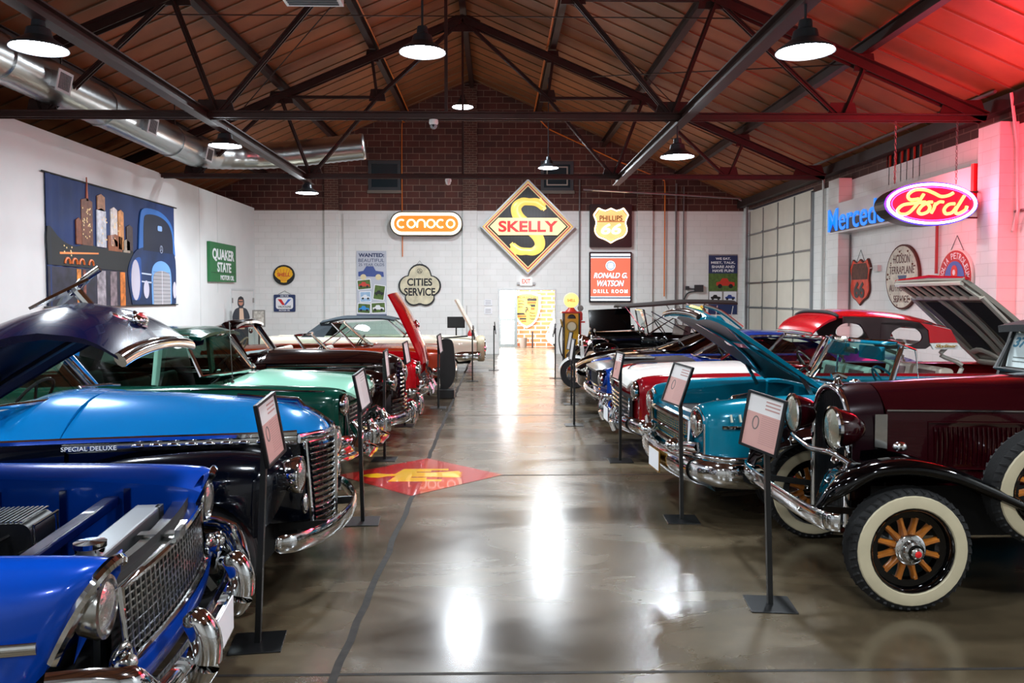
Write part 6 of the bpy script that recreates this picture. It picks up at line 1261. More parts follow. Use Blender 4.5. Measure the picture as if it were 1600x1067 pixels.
# bumper: single wide blade with bolts
P = crv([(.02, .81, .54), (.09, .74, .54), (.125, .5, .54), (.14, 0, .54)], 5); P = P[:-1]+[(x, -y, z) for x, y, z in P[::-1]]
bo = MB().tube(P, .013, 14, ry=.056).build('front_bumper', CHROME, t, smooth='all')
for y in (-.5, 0, .5): MB().lathe([(.014, -.01), (.014, .02), (.001, .028)], (.14 if y == 0 else .125, y, .54), 'x', 12).build('bumper_bolt', DCHROME, bo)
for s_ in (1, -1): MB().bar((-.4, s_*.38, .48), (.12, s_*.44, .54), .02, .04).build('bumper_arm', BLACK, t)
MB().tube([(-.42, -.62, .36), (-.42, .62, .36)], .03, 8).bar((-.42, -.3, .42), (-.42, .3, .42), .06, .06).build('front_axle', BLACK, t)
for s_ in (1, -1):
    woodwheel(t, -.42, s_*.715, s_); woodwheel(t, -3.65, s_*.715, s_)
    woodwheel(t, 0, 0, s_, 'spare_wheel', M=Matrix.Translation((-1.25, s_*.73, .735)) @ Matrix.Rotation(R(s_*-8), 4, 'X'))
# body tub, cowl, windshield, top
shell([(1.70, .42, 1.13, .43, 1.13, .47, .9, .49, .5), (2.1, .56, 1.13, .57, 1.135, .61, .9, .62, .45), (2.6, .64, 1.12, .65, 1.13, .69, .88, .69, .42), (3.4, .64, 1.10, .65, 1.12, .69, .85, .69, .42), (4.1, .5, 1.0, .52, 1.02, .6, .8, .58, .45)]).build('body', MAR, t, smooth=True)
lid([(1.725, .42, 1.13, 1.345), (1.85, .52, 1.135, 1.35), (1.95, .55, 1.135, 1.30)], (0, 0), .02, 2.4).build('cowl', MAR, t, smooth=True)
lid([(3.3, .64, 1.10, 1.14), (4.1, .5, 1.0, 1.04)], (0, 0)).build('rear_deck', MAR, t, smooth=True)
wf, B_, T_ = screen(t, 1.75, 1.91, .57, .56, 1.32, 1.64, 0.0, 0.0, .02, BLACK, glass('clear_glass', 'f0f6f4', .06))
roof(t, [(1.78, .60, 1.64, 1.66), (1.98, .62, 1.68, 1.72), (2.8, .64, 1.70, 1.76), (3.6, .62, 1.66, 1.72), (3.85, .6, 1.5, 1.56)], mat('soft_top_black', '0c0c0e', .85, bump=.2, nscale=30), 'soft_top', 3, .05)
pillar(t, (-3.8, .58, 1.55), (-3.9, .6, 1.05), mat('soft_top_black', '0c0c0e'), .3, .04)
for s_ in (1, -1): MB().bar((-1.76, s_*.6, 1.12), (-1.92, s_*.59, 1.66), .035, .045).build('windshield_post', BLACK, t)
MB().bar((-3.2, 0, 1.15), (-3.2, 0, 1.16), 1, .02); seat(t, -2.85, 0, 1.1, .85, mat('seat_cream', 'd8d4c8', .5), .4)
steering(t, -2.35, .3, 1.25, .2)
tri = MB().box(1.90-3.8-.03, 1.90-3.8-.02, -.50, .12, 1.32, 1.60) if False else MB()
cd = thing('windshield_card', 'white printed card reading 37 standing inside the vintage windshield', 'card', (3.87, 5.72, 1.335), (R(76), 0, R(-82)))
flat(cd, 'card_sheet', rrect(.40, .26, .005, 1, .0, .13), PAPER, 0, .004); text('37', 'card_number', mat('card_blue', '3f86a8', .5), cd, -.11, .19, .13, .08, .004, .003, .03, .3)
for k in range(2): flat(cd, 'printed_line', [(-.15, .07-k*.03), (.17, .07-k*.03), (.17, .078-k*.03), (-.15, .078-k*.03)], mat('print_grey', '777777'), .004, .006)
chassis(t, 4.1, .5, .38, .5, .4)
# ---- R2: turquoise 1957 convertible with raised hood
TQ = PAINT_('paint_turquoise', '04708a', .1, .22)
T57 = [(0, .58, .86, .68, .93, .84, .78, .84, .52), (.04, .60, .89, .70, .97, .88, .78, .87, .46), (.2, .62, .93, .73, 1.0, .915, .76, .9, .42), (.8, .64, .99, .76, 1.035, .93, .74, .92, .34), (1.3, .66, 1.02, .78, 1.045, .935, .74, .92, .28), (2.0, .72, 1.02, .80, 1.035, .935, .74, .92, .27), (3.5, .74, 1.0, .82, 1.02, .935, .72, .92, .28), (4.6, .68, .98, .84, 1.06, .92, .72, .9, .32), (5.0, .6, .92, .84, 1.04, .88, .7, .86, .45)]
SG = mat('seat_silver_teal', '9aa8a4', .5)
t = std('turquoise_convertible', 'turquoise fifties convertible with raised hood and bumper guards, second on the right', 1.58, 7.28, 184, dict(tab=T57, arch=((.88, .35, .40), (3.8, .35, .40)), paint=TQ, wall=.4, hood=[(1.22, .66, 1.015, 1.06), (1.26, .66, 1.02, 1.06)], cowl=1.5, deck=4.0,
    screen=(1.42, 1.72, .71, .62, 1.08, 1.46, .30, .16), glass=TGLASS, sr=.026, seat=mat('seat_pale_teal', 'b9cfc8', .5), seat2=mat('seat_brown', '5a3028', .6), seatz=.55, dash=TQ, wheelm=TQ, ww=True, wr=.35, bow=.06))
H57 = [(-.04, .52, .86, .88), (.0, .58, .905, .94), (.1, .605, .94, .985), (.3, .62, .965, 1.02), (.8, .645, .995, 1.045), (1.22, .66, 1.015, 1.06)]
hd = lid(H57, (-1.22, 1.015), .03, 2.6, .06, 20).build('raised_hood', TQ, t, smooth=True); hd.matrix_local = Matrix.Translation((-1.2, 0, 1.06)) @ Matrix.Rotation(R(-37), 4, 'Y')
q = MB(); q.tube(crv([(1.1, -.52, -.05), (.6, -.2, -.03), (.15, -.5, -.03)], 4), .035, 6, ry=.014).tube(crv([(1.1, .52, -.05), (.6, .2, -.03), (.15, .5, -.03)], 4), .035, 6, ry=.014).bar((.62, -.5, -.02), (.62, .5, -.02), .07, .02); q.build('hood_brace', TQ, hd, smooth=True)
liner(H57, (-1.22, 1.015), hd, mat('under_hood_teal', '04303a', .5))
us_ = [(1.22+.05-.06*(y/.93)**2, y, -.15+.03*(1-abs(y/.52)**2.6)) for y in [-.53+.053*i for i in range(21)]]; sweep('hood_lip', us_, .02, .03, CHROME, hd)
for s_ in (1, -1): MB().tube(crv([(1.2, s_*.26, .0), (1.05, s_*.26, .05), (.8, s_*.26, .055)], 4), .018, 8).build('hood_spear', CHROME, hd, smooth=True)
MB().bar((1.18, -.16, .0), (1.1, 0, .02), .03, .02).bar((1.1, 0, .02), (1.18, .16, .0), .03, .02).build('v_emblem', mat('gold_trim', 'c89a3c', .25, 1), hd)
for s_ in (1, -1): MB().bar((-1.1, s_*.62, .98), (-.95, s_*.60, 1.24), .018, .03).build('hood_hinge', DCHROME, t)
engine(t, -.75, .82); MB().box(-1.2, -.1, -.6, .6, .3, .45).build('bay_floor', MATTE, t)
G57 = lambda z, y, dx=0: (dx-.02-.06*(y/.93)**2, y, z)
GOLD_ = mat('gold_mesh', 'b89a50', .3, 1)
q = MB(); [q.tube([G57(.60+k*.022, -.5+.1*i, .0) for i in range(11)], .004, 4) for k in range(8)]; [q.bar(G57(.59, -.5+.0625*k, .0), G57(.77, -.5+.0625*k, .0), .004, .006, (0, 1, 0)) for k in range(17)]; q.build('grille', GOLD_, t)
MB().grid([[G57(z, -.62+.124*i, -.04) for i in range(11)] for z in (.48, .80)]).build('grille_backing', MATTE, t)
MB().tube([G57(.56, -.62+.124*i, .03) for i in range(11)]+[G57(.79, .55-.11*i, .02) for i in range(11)], .03, 8, closed=True).build('grille_frame', CHROME, t, smooth=True)
MB().grid([[G57(z, -.56+.112*i, dx) for i in range(11)] for z, dx in ((.80, .02), (.83, -.04), (.86, -.1))]).build('grille_top_plate', DCHROME, t, smooth='all')
MB().tube([G57(.66, -.5, .03), G57(.66, .5, .03)], .016, 8).build('grille_bar', CHROME, t)
bb = bumper(t, [(-.55, .95, .40), (-.3, .955, .41), (-.14, .91, .42), (-.0, .74, .42), (.07, .4, .42), (.09, 0, .42)], .105, .05)
bumper(t, [(-.5, .94, .54), (-.25, .94, .54), (-.1, .86, .55), (.02, .6, .55), (.07, .3, .50), (.08, 0, .48)], .03, .04, name='upper_bumper')
for s_ in (1, -1):
    lamp_round(t, -.03, s_*.72, .80, .088, .1, ring=.03)
    MB().tube([(-.02-.06*(y/.93)**2+.0, s_*y, z) for y, z in section(itab(T57, 0))[1:17]], .016, 8, ry=.02).build('headlight_hood', CHROME, t, smooth=True)
    MB().lathe([(.06, -.06), (.075, 0), (.06, .05), (.03, .09), (.001, .10)], (.05, s_*.42, .57), 'x', 20).build('bumper_guard', CHROME, t, smooth=True)
    MB().tube([G57(.54, s_*.45, .06), G57(.60, s_*.62, .06), G57(.62, s_*.8, .04)], .035, 8, ry=.045).build('bumper_pod', CHROME, t, smooth=True)
    MB().ball((.02, s_*.55, .52), .05, 8, (.6, 1.4, .7)).build('parking_light', BLACK, t, smooth=True)
    for k in range(3): MB().tube([(-.25-k*.075, s_*.925, .905), (-.255-k*.075, s_*.94, .845)], .010, 6, ry=.012).build('fender_vent', mat('vent_pale', 'd8d4c0', .3, .5), t, smooth=True)
strip(t, T57, [.14+.06*i for i in range(50)], lambda u: .80-.02*u, .016, .010, bow=.06)
MB().tube([(-1.5, -.3, 1.10), (-1.62, -.28, 1.17)], .01, 5).build('wiper', CHROME, t); MB().ball((-1.5, .55, 1.12), .035, 6, (1.4, .8, .8)).build('cowl_ornament', CHROME, t, smooth=True)
for s_ in (1, -1): MB().tube([(-1.98, s_*.72, 1.05), (-1.98, s_*.66, 1.40), (-1.82, s_*.64, 1.46)], .012, 6).build('vent_window_frame', CHROME, t)
MB().tube([(-1.75, -.1, 1.36), (-1.75, .1, 1.36)], .02, 6, ry=.03).tube([(-1.70, 0, 1.36), (-1.70, 0, 1.46)], .008, 5).build('rear_view_mirror', DCHROME, t)
for s_ in (1, -1): MB().box(-1.80, -1.77, s_*.30-.2, s_*.30+.2, 1.30, 1.42).build('sun_visor', TQ, t, bevel=.01)
MB().box(-.0, .012, -.16, .16, 0, .18)
plate(t, .16, .12, .40, '', .32, .17, mat('gold_trim', 'c89a3c'))
# ---- R3: white and deep red retractable hardtop
DR = PAINT_('paint_red_shaded', '7a0a14', .1, .2); BR = PAINT_('paint_red_neon_lit', 'b80a18', .1, .2); CW = PAINT_('paint_cool_white', 'dcdcd6', 0, .25)  # same deep red twice: body colour carries shade, roof colour red neon light
T58 = [(0, .60, .84, .74, .92, .86, .76, .84, .46), (.05, .62, .88, .76, .96, .90, .76, .88, .40), (.3, .65, .95, .79, .99, .94, .74, .92, .32), (1.2, .68, 1.0, .82, 1.01, .95, .72, .93, .27), (2.2, .74, 1.0, .84, 1.01, .95, .72, .93, .27), (4.3, .76, .98, .84, 1.0, .95, .7, .92, .28), (5.35, .70, .96, .82, 1.0, .9, .7, .88, .42)]
t = std('retractable_hardtop_car', 'white and deep red retractable hardtop car with roof and deck lid raised mid-way', 1.50, 9.62, 181, dict(tab=T58, arch=((.9, .34, .4), (3.95, .34, .4)), paint=DR, wall=0, hood=[(-.05, .56, .84, .87), (.02, .62, .91, .95), (.2, .66, .965, 1.01), (.7, .70, .99, 1.05), (1.5, .72, 1.01, 1.07)], hoodpaint=CW, cowl=1.75, deck=5.3, decklid=False,
    screen=(1.75, 2.1, .72, .60, 1.08, 1.40, .28, .16), seat=mat('seat_ivory', 'cfc5b4', .5), seat2=mat('seat_wine2', '5a2426', .6), seatz=.56, seath=.5, ww=True))
q = MB(); [q.tube([(.03-.08*(y/.93)**2, y, .5+k*.05) for y in [-.58+.116*i for i in range(11)]], .012, 6, ry=.012) for k in range(5)]; [q.bar((.03-.08*(y/.93)**2, y, .49), (.03-.08*(y/.93)**2, y, .72), .01, .02, (0, 1, 0)) for y in (-.58, 0, .58)]; q.build('grille', CHROME, t, smooth=True)
MB().grid([[(.0-.08*(y/.93)**2, y, z) for y in [-.62+.124*i for i in range(11)]] for z in (.46, .74)]).build('grille_backing', MATTE, t)
bumper(t, [(-.4, .95, .40), (-.14, .92, .41), (.0, .7, .42), (.09, .3, .42), (.10, 0, .42)], .09, .05); plate(t, .17, .0, .45, '')
for s_ in (1, -1):
    lamp_round(t, -.03, s_*.73, .80, .09, .1); MB().tube(crv([(.12, s_*.42, .58), (.17, s_*.42, .46), (.12, s_*.42, .32)], 4), .045, 10).build('bumper_guard', CHROME, t, smooth=True)
MB().tube(crv([(-.1, 0, .98), (-.2, 0, 1.05), (-.45, 0, 1.06)], 4), .015, 6).build('hood_ornament', CHROME, t, smooth=True)
# raised roof: hinged front flap, roof skin, rear quarter with arched openings
rf_ = lid([(2.40, .60, 1.65, 1.69), (2.7, .66, 1.645, 1.715), (3.2, .67, 1.60, 1.68), (3.5, .64, 1.545, 1.62), (3.66, .60, 1.50, 1.56)], (0, 0), .03, 3.4).build('raised_roof', BR, t, smooth=True)
fl = lid([(0, .54, .0, .02), (.06, .57, .075, .10), (.16, .59, .15, .18), (.26, .60, .19, .225)], (0, 0), .03, 3.4).build('roof_flap', BR, t, smooth=True); fl.matrix_local = Matrix.Translation((-2.13, 0, 1.44))
MB().tube([(0.0, -.54, 0), (.01, 0, .01), (0, .54, 0)], .014, 6).build('flap_edge', CHROME, fl)
MB().tube([(-2.405, .60*y, 1.64+.045*(1-abs(y)**3.4)) for y in [-1+.1*i for i in range(21)]], .022, 6).build('roof_gap', MATTE, rf_, smooth='all')
RTD = mat('roof_trim_dark', '22080b', .35, coat=.3)
def arch_panel(s_):
    top = lambda u: itab([(2.4, 1.64), (2.9, 1.625), (3.3, 1.57), (3.66, 1.49)], u)[0]
    def plate_(P, nm, m, off=0, th=.03):
        q = MB(); q.prism([(-u, z) for u, z in P], 0, th); o = q.build(nm, m, rf_); o.matrix_local = Matrix.Translation((0, s_*(.685+off)+(th if s_ > 0 else 0), 0)) @ Matrix.Rotation(R(90), 4, 'X'); return o
    us = [2.42+i*.06 for i in range(18)]
    plate_([(u, top(u)) for u in us]+[(u, top(u)-.075) for u in us[::-1]], 'side_rail', RTD)
    hole = [(3.15+.19*cos(R(a)), 1.40+(.125 if sin(R(a)) > 0 else .09)*sin(R(a))) for a in range(0, 360, 15)]
    n = len(hole); out = []
    for a in range(0, 360, 15):
        c, s2 = cos(R(a)), sin(R(a)); k = min(.30/max(1e-3, abs(c)), (.17 if s2 > 0 else .13)/max(1e-3, abs(s2))); out.append((3.15+k*c, 1.40+k*s2))
    q = MB().ring([(-u, z) for u, z in out], [(-u, z) for u, z in hole], 0, .03); o = q.build('window_surround', RTD, rf_); o.matrix_local = Matrix.Translation((0, s_*.685+(.03 if s_ > 0 else 0), 0)) @ Matrix.Rotation(R(90), 4, 'X')
    plate_([(2.52, top(2.52)-.05), (2.62, 1.55), (2.68, 1.46), (2.74, 1.36), (2.84, 1.27), (2.92, 1.27), (2.93, 1.5), (2.95, top(2.95)-.05)], 'side_post', RTD, -.004)
    plate_([(3.30, top(3.3)-.0), (3.45, top(3.45)), (3.66, top(3.66)), (3.74, 1.34), (3.42, 1.34), (3.40, 1.48)], 'rear_quarter', BR, .012)
    w_ = plate_([(3.42, 1.335), (3.74, 1.335), (3.80, 1.265), (3.46, 1.265)], 'white_panel', CW, .014)
for s_ in (1, -1): arch_panel(s_)
MB().grid([[(-3.66, y, 1.52+.03*(1-abs(y/.6)**3)), (-3.69, y*1.03, 1.47)] for y in [-.62+.124*i for i in range(11)]]).build('roof_back', BR, rf_, smooth='all')
MB().bar((-3.78, -.66, 1.29), (-3.78, .66, 1.29), .05, .05).build('roof_back_rail', CW, rf_)
for s2 in (1, -1): MB().tube([(-2.5, s2*.69, 1.635), (-3.0, s2*.70, 1.61), (-3.5, s2*.70, 1.53), (-3.66, s2*.70, 1.49)], .010, 6).build('roof_rail', CHROME, rf_)
o = text('Skyliner', 'script_badge', mat('gold_trim', 'c89a3c'), rf_, 0, 0, .26, .05, 0, .004, .01, .4); o.matrix_local = Matrix.Translation((-3.60, .735, 1.30)) @ Matrix.Rotation(R(180), 4, 'Z') @ Matrix.Rotation(R(90), 4, 'X')
for s_ in (1, -1):
    for u0, u1 in ((2.5, 2.62), (3.3, 3.42)): MB().tube(crv([(-u0-.5, s_*.62, .92), (-u1-.42, s_*.64, 1.08), (-u0-.3, s_*.64, 1.19), (-u0-.36, s_*.64, 1.28)], 4), .025, 8).build('lift_arm', mat('lift_arm_white', 'b8b4a8', .5), t, smooth=True)
# deck lid hinged at the tail with ribbed underside
lidm = MB(); DL = 1.62
G = []
for i in range(21):
    a = i/20; x = DL*a; yy = .80-.05*a; G.append([(x, yy*(-1+2*j/12), .05*sin(pi*j/12)+.06*sin(pi*a)) for j in range(13)]+[(x, yy*(1-2*j/12), .02*sin(pi*j/12)+.06*sin(pi*a)-.05) for j in range(13)])
lidm.grid(G, True); lidm.add(G[-1], [tuple(range(26))]); lidm.add(G[0], [tuple(range(26))])
dk = lidm.build('raised_deck_lid', mat('lid_grey', '8e887c', .4, .2), t, smooth=True)
dk.matrix_local = Matrix.Translation((-5.0, 0, 1.0)) @ Matrix.Rotation(R(-42), 4, 'Y')
LG = mat('lid_rib', 'c4beb0', .35, .3)
def rib(P, r_=.03): MB().tube([(x, y, .06*sin(pi*x/DL)-.065) for x, y in P], r_, 6, ry=.025).build('lid_rib', LG, dk, smooth=True)
rib([(DL-.03, -.72), (DL-.03, .72)], .03); rib([(DL-.32, -.74), (DL-.32, .74)], .035)
for k in range(8): y = -.66+k*.19; rib([(DL-.03, y), (DL-.32, y+.03)], .028)
for s_ in (1, -1): rib([(.1, s_*.70), (DL-.3, s_*.74)], .05); rib(crv([(.08, s_*.08), (.5, s_*.09), (DL-.32, s_*.16)], 3), .045)
rib([(.08, -.7), (.08, .7)], .05); rib(crv([(.25, -.66), (.3, -.4), (.12, -.1)], 3), .04); rib(crv([(.25, .66), (.3, .4), (.12, .1)], 3), .04)
q = MB()
for s_ in (1, -1): q.grid([[(x, s_*y, .06*sin(pi*x/DL)-.056) for x in (.3, .55, .9, DL-.42)] for y in (.22, .40, .60)])
for k in range(7): y = -.66+k*.19+.095; q.grid([[(x, yy, .06*sin(pi*x/DL)-.056) for x in (DL-.29, DL-.07)] for yy in (y-.06, y+.06)])
q.build('lid_recess', MATTE, dk)
q = MB(); q.tube([(DL-.02, -.78, 0), (DL+.01, 0, .03), (DL-.02, .78, 0)], .02, 6); q.build('lid_edge', BR, dk)
MB().box(-5.25, -2.9, -.72, .72, .45, .75).build('luggage_well', MATTE, t)
# ---- R4: blue fastback with black hood
BL6 = PAINT_('paint_mid_blue', '063488', .2, .25)
T6b = [(0, .60, .78, .74, .82, .86, .7, .84, .5), (.05, .62, .81, .76, .85, .89, .7, .86, .42), (.4, .66, .87, .80, .90, .92, .68, .89, .34), (1.4, .70, .92, .82, .94, .93, .68, .9, .28), (2.6, .72, .92, .82, .94, .93, .66, .9, .27), (4.0, .7, .92, .82, .95, .93, .66, .9, .28), (4.65, .64, .92, .78, .94, .88, .66, .86, .42)]
t = std('blue_fastback', 'bright blue fastback coupe with a matte black hood behind the white hooded car', 1.48, 12.05, 181, dict(tab=T6b, arch=((.85, .33, .38), (3.6, .33, .38)), paint=BL6, hood=[(-.08, .56, .80, .81), (.05, .62, .83, .87), (.5, .66, .87, .92), (1.4, .70, .92, .96)], hoodpaint=mat('hood_black', '1e1c1c', .3, coat=.3),
    cowl=1.5, deck=3.9, screen=(1.55, 2.15, .70, .54, .96, 1.29, .18, .12), roof=[(2.1, .54, 1.28, 1.31), (2.4, .58, 1.30, 1.36), (3.1, .57, 1.27, 1.33), (3.6, .52, 1.16, 1.22)], cpost=.7, roofpaint=BL6, seat=mat('seat_navy', '26324a', .6), seatz=.42, cz=.35))
MB().grid([[(.0-.08*(y/.93)**2, y, z) for y in [-.46+.092*i for i in range(11)]] for z in (.56, .76)]).build('grille_opening', MATTE, t)
MB().tube([(.01-.08*(y/.93)**2, y, .55) for y in [-.48+.096*i for i in range(11)]]+[(.01-.08*(y/.93)**2, y, .77) for y in [.48-.096*i for i in range(11)]], .012, 6, closed=True).build('grille_frame', CHROME, t)
bumper(t, [(-.3, .93, .46), (-.03, .88, .46), (.06, .6, .46), (.09, 0, .46)], .05, .03)
MB().box(-.9, -.25, -.22, .22, .93, .97).build('hood_scoop', mat('hood_black', '1e1c1c'), t, bevel=.02); MB().bar((.03, -.5, .36), (.03, .5, .36), .03, .02).build('chin_bar', BLACK, t)
for s_ in (1, -1): lamp_round(t, .0, s_*.66, .68, .085, .1); MB().ball((.02, s_*.7, .55), .03, 6, (.5, 1.8, .5)).build('turn_signal', mat('amber', 'd87a1c', .2, coat=1), t, smooth=True)
# ---- R5: black low sports coupe
T5b = [(0, .50, .60, .64, .64, .80, .5, .82, .3), (.1, .56, .66, .70, .72, .88, .52, .88, .24), (.5, .60, .76, .76, .84, .93, .54, .91, .2), (1.2, .66, .86, .80, .90, .94, .56, .92, .18), (2.6, .70, .92, .80, .93, .93, .58, .91, .18), (3.8, .70, .93, .82, .97, .95, .6, .92, .2), (4.55, .6, .92, .76, .95, .88, .6, .86, .35)]
t = std('black_sports_coupe', 'low glossy black sports coupe between the blue fastback and the motorcycle', 1.40, 14.32, 180, dict(tab=T5b, arch=((.95, .33, .37), (3.6, .33, .37)), paint=BLK, hood=[(0, .48, .60, .62), (.2, .56, .68, .73), (.8, .62, .81, .87), (1.4, .66, .87, .93)], cowl=1.5, deck=4.0, bow=.28, bowd=.7, hp=2.0,
    screen=(1.45, 2.35, .68, .50, .92, 1.25, .25, .12), roof=[(2.3, .50, 1.24, 1.27), (2.6, .54, 1.26, 1.32), (3.2, .52, 1.23, 1.28), (3.6, .48, 1.14, 1.18)], cpost=.6, screenmat=BLK, railmat=BLK, glass=DGLASS, seatz=.4, seath=.4, cz=.3, capm=None))
MB().tube([(.06, -.4, .42), (.10, 0, .42), (.06, .4, .42)], .02, 6, ry=.04).build('air_intake', MATTE, t)
for s_ in (1, -1): MB().ball((-.15, s_*.6, .60), .07, 8, (1.4, 1, .5)).build('headlight', LENS, t, smooth=True)
# ---- R6: black brass era tourer with hood side lifted
t = car('black_antique_tourer', 'black antique touring car with folding top and its hood panel lifted', 1.80, 18.05, 180)
HT6 = [(.35, .26, .98, 1.09), (.9, .32, 1.0, 1.10), (1.4, .42, 1.02, 1.12)]
lid(HT6, (0, 0), .02, 2.4).build('hood', BLK, t, smooth=True)
q = MB()
for s_ in (1, -1): q.grid([[(-u, s_*itab(HT6, u)[0], 1.0), (-u, s_*(itab(HT6, u)[0]+.01), .55)] for u in (.35, .9, 1.4)])
q.build('hood_side', BLK, t, smooth='all')
hp_ = MB().box(0, .95, -.01, .01, 0, .50).build('raised_hood_panel', BLK, t, bevel=.008); hp_.matrix_local = Matrix.Translation((-1.25, .1, 1.13)) @ Matrix.Rotation(R(3), 4, 'Y') @ Matrix.Rotation(R(8), 4, 'X')
MB().grid([[(-.34, y, z) for y in (-.25, 0, .25)] for z in (.5, 1.0)]).build('radiator_core', MATTE, t); MB().tube([(-.33, -.26, .5), (-.33, -.26, .98), (-.33, 0, 1.1), (-.33, .26, .98), (-.33, .26, .5)], .03, 8).build('radiator_shell', CHROME, t, smooth=True)
for s_ in (1, -1):
    lamp_round(t, -.12, s_*.36, .86, .13, .16, ring=.02); MB().ball((-1.4, s_*.62, 1.15), .06, 8, (1, .8, 1.3)).build('cowl_lamp', CHROME, t, smooth=True)
    MB().tube([(-.15, s_*.36, .72), (-.3, s_*.4, .55)], .02, 6).build('lamp_post', CHROME, t)
clam([(-.15, .52, .80, .03), (.0, .70, .82, .05), (.2, .80, .84, .06), (.45, .82, .84, .06), (.8, .70, .84, .05), (1.2, .46, .83, .03), (1.5, .38, .82, .02), (2.6, .38, .82, .02)], 'front_fender', BLK, t, .45)
clam([(2.5, .38, .82, .02), (2.8, .66, .84, .05), (3.1, .82, .84, .06), (3.5, .74, .84, .05), (3.7, .5, .83, .03)], 'rear_fender', BLK, t, .5)
shell([(1.4, .42, 1.02, .43, 1.03, .48, .85, .5, .42), (2.0, .6, 1.02, .61, 1.04, .66, .85, .66, .4), (3.5, .62, 1.0, .63, 1.02, .67, .85, .66, .4), (3.7, .5, .98, .52, 1.0, .6, .8, .6, .45)]).build('body', BLK, t, smooth=True)
screen(t, 1.55, 1.45, .55, .55, 1.05, 1.58, 0, 0, .02, CHROME)
roof(t, [(.95, .62, 1.66, 1.70), (1.6, .66, 1.70, 1.75), (2.6, .66, 1.76, 1.82), (3.5, .64, 1.74, 1.80)], mat('soft_top_brown', '2a221e', .8), 'soft_top', 3, .04)
for u0, u1 in ((1.0, 1.5), (2.2, 2.6), (3.4, 3.3)): pillar(t, (-u0, .62, 1.68), (-u1, .6, 1.02), CHROME, .022, .02, 'top_bow')
for s_ in (1, -1): MB().tube([(-1.6, s_*.6, 1.55), (-2.4, s_*.62, 1.1)], .012, 5).tube([(-2.4, s_*.6, 1.6), (-1.6, s_*.62, 1.1)], .012, 5).build('top_iron', CHROME, t)
seat(t, -2.3, 0, 1.1, .8, INK, .45); seat(t, -3.2, 0, 1.1, .8, INK, .45); steering(t, -1.85, .3, 1.2)
for s_ in (1, -1): wheel(t, -.3, s_*.72, .38, .1, s_, 'cap', True); wheel(t, -3.15, s_*.72, .38, .1, s_, 'cap', True)
chassis(t, 3.7, .5, .4, .52, .2); bumper(t, [(-.02, .8, .5), (.1, .5, .5), (.12, 0, .5)], .04, .02)
# ---- motorcycle
t = thing('touring_motorcycle', 'white and chrome touring motorcycle parked between the black coupe and black tourer', 'motorcycle', (1.62, 16.25, 0), (0, 0, R(180)))
MW = mat('moto_white', 'e4e4e2', .25, coat=1)
for x in (0, -1.5): 
    w_ = MB().lathe([(.20, -.05), (.30, -.055), (.32, 0), (.30, .055), (.20, .05)], (x, 0, .32), 'y', 30).build('wheel', RUBBER, t, smooth=True)
    q = MB().lathe([(.205, .05), (.19, .03), (.19, -.03), (.205, -.05)], (x, 0, .32), 'y', 30); [q.tube([(x, 0, .32), (x+.19*cos(a*pi/8), .02, .32+.19*sin(a*pi/8))], .005, 4) for a in range(16)]; q.lathe([(.04, -.06), (.04, .06)], (x, 0, .32), 'y', 12); q.build('spoked_rim', CHROME, w_)
    q = MB(); G = []
    for i in range(13):
        a = R(-10+i*15) if x else R(10+i*13); G.append([(x+.36*cos(a)*1.02, y, .32+.36*sin(a)-abs(y)*.6) for y in (-.09, -.06, 0, .06, .09)])
    q.grid(G); q.build('fender', MW, t, smooth='all')
MB().tube([(0, .08, .32), (-.32, .08, .98)], .03, 8).tube([(0, -.08, .32), (-.32, -.08, .98)], .03, 8).build('fork', CHROME, t, smooth=True)
MB().lathe([(.001, -.12), (.09, -.08), (.11, 0), (.08, .02), (.001, .03)], (-.14, 0, .86), 'x', 20).build('headlight', CHROME, t, smooth=True)
MB().tube(crv([(-.62, .42, .98), (-.5, .36, 1.04), (-.34, .12, 1.02), (-.34, -.12, 1.02), (-.5, -.36, 1.04), (-.62, -.42, .98)], 4), .016, 8).build('handlebar', CHROME, t, smooth=True)
for s_ in (1, -1): MB().tube([(-.4, s_*.3, 1.04), (-.34, s_*.38, 1.18)], .008, 5).ball((-.34, s_*.38, 1.2), .05, 6, (.4, 1.2, .8)).build('mirror', CHROME, t, smooth=True)
q = MB(); q.ball((-.62, 0, .80), .18, 10, (1.5, .75, .75)); q.build('fuel_tank', BLK, t, smooth=True); MB().ball((-1.05, 0, .74), .2, 8, (1.6, .9, .4)).build('saddle', INK, t, smooth=True)
MB().box(-.85, -.45, -.14, .14, .28, .62).lathe([(.11, -.2), (.11, .2)], (-.65, 0, .42), 'y', 16).build('engine_block', DCHROME, t, smooth=True); MB().tube(crv([(-.5, -.16, .5), (-.6, -.2, .28), (-1.6, -.22, .25)], 4), .04, 8).build('exhaust', CHROME, t, smooth=True)
MB().bar((-.02, 0, .36), (-1.5, 0, .34), .06, .1).build('frame', BLACK, t); MB().box(-1.7, -1.3, -.32, -.15, .42, .72).box(-1.7, -1.3, .15, .32, .42, .72).build('saddlebag', MW, t, bevel=.04)
q = MB(); q.grid([[(-.10+.05*z-.12*abs(y)*2, y, .62+z) for y in (-.22, -.1, 0, .1, .22)] for z in (-.4, -.2, 0, .25)]); q.build('leg_shield', MW, t, smooth='all')
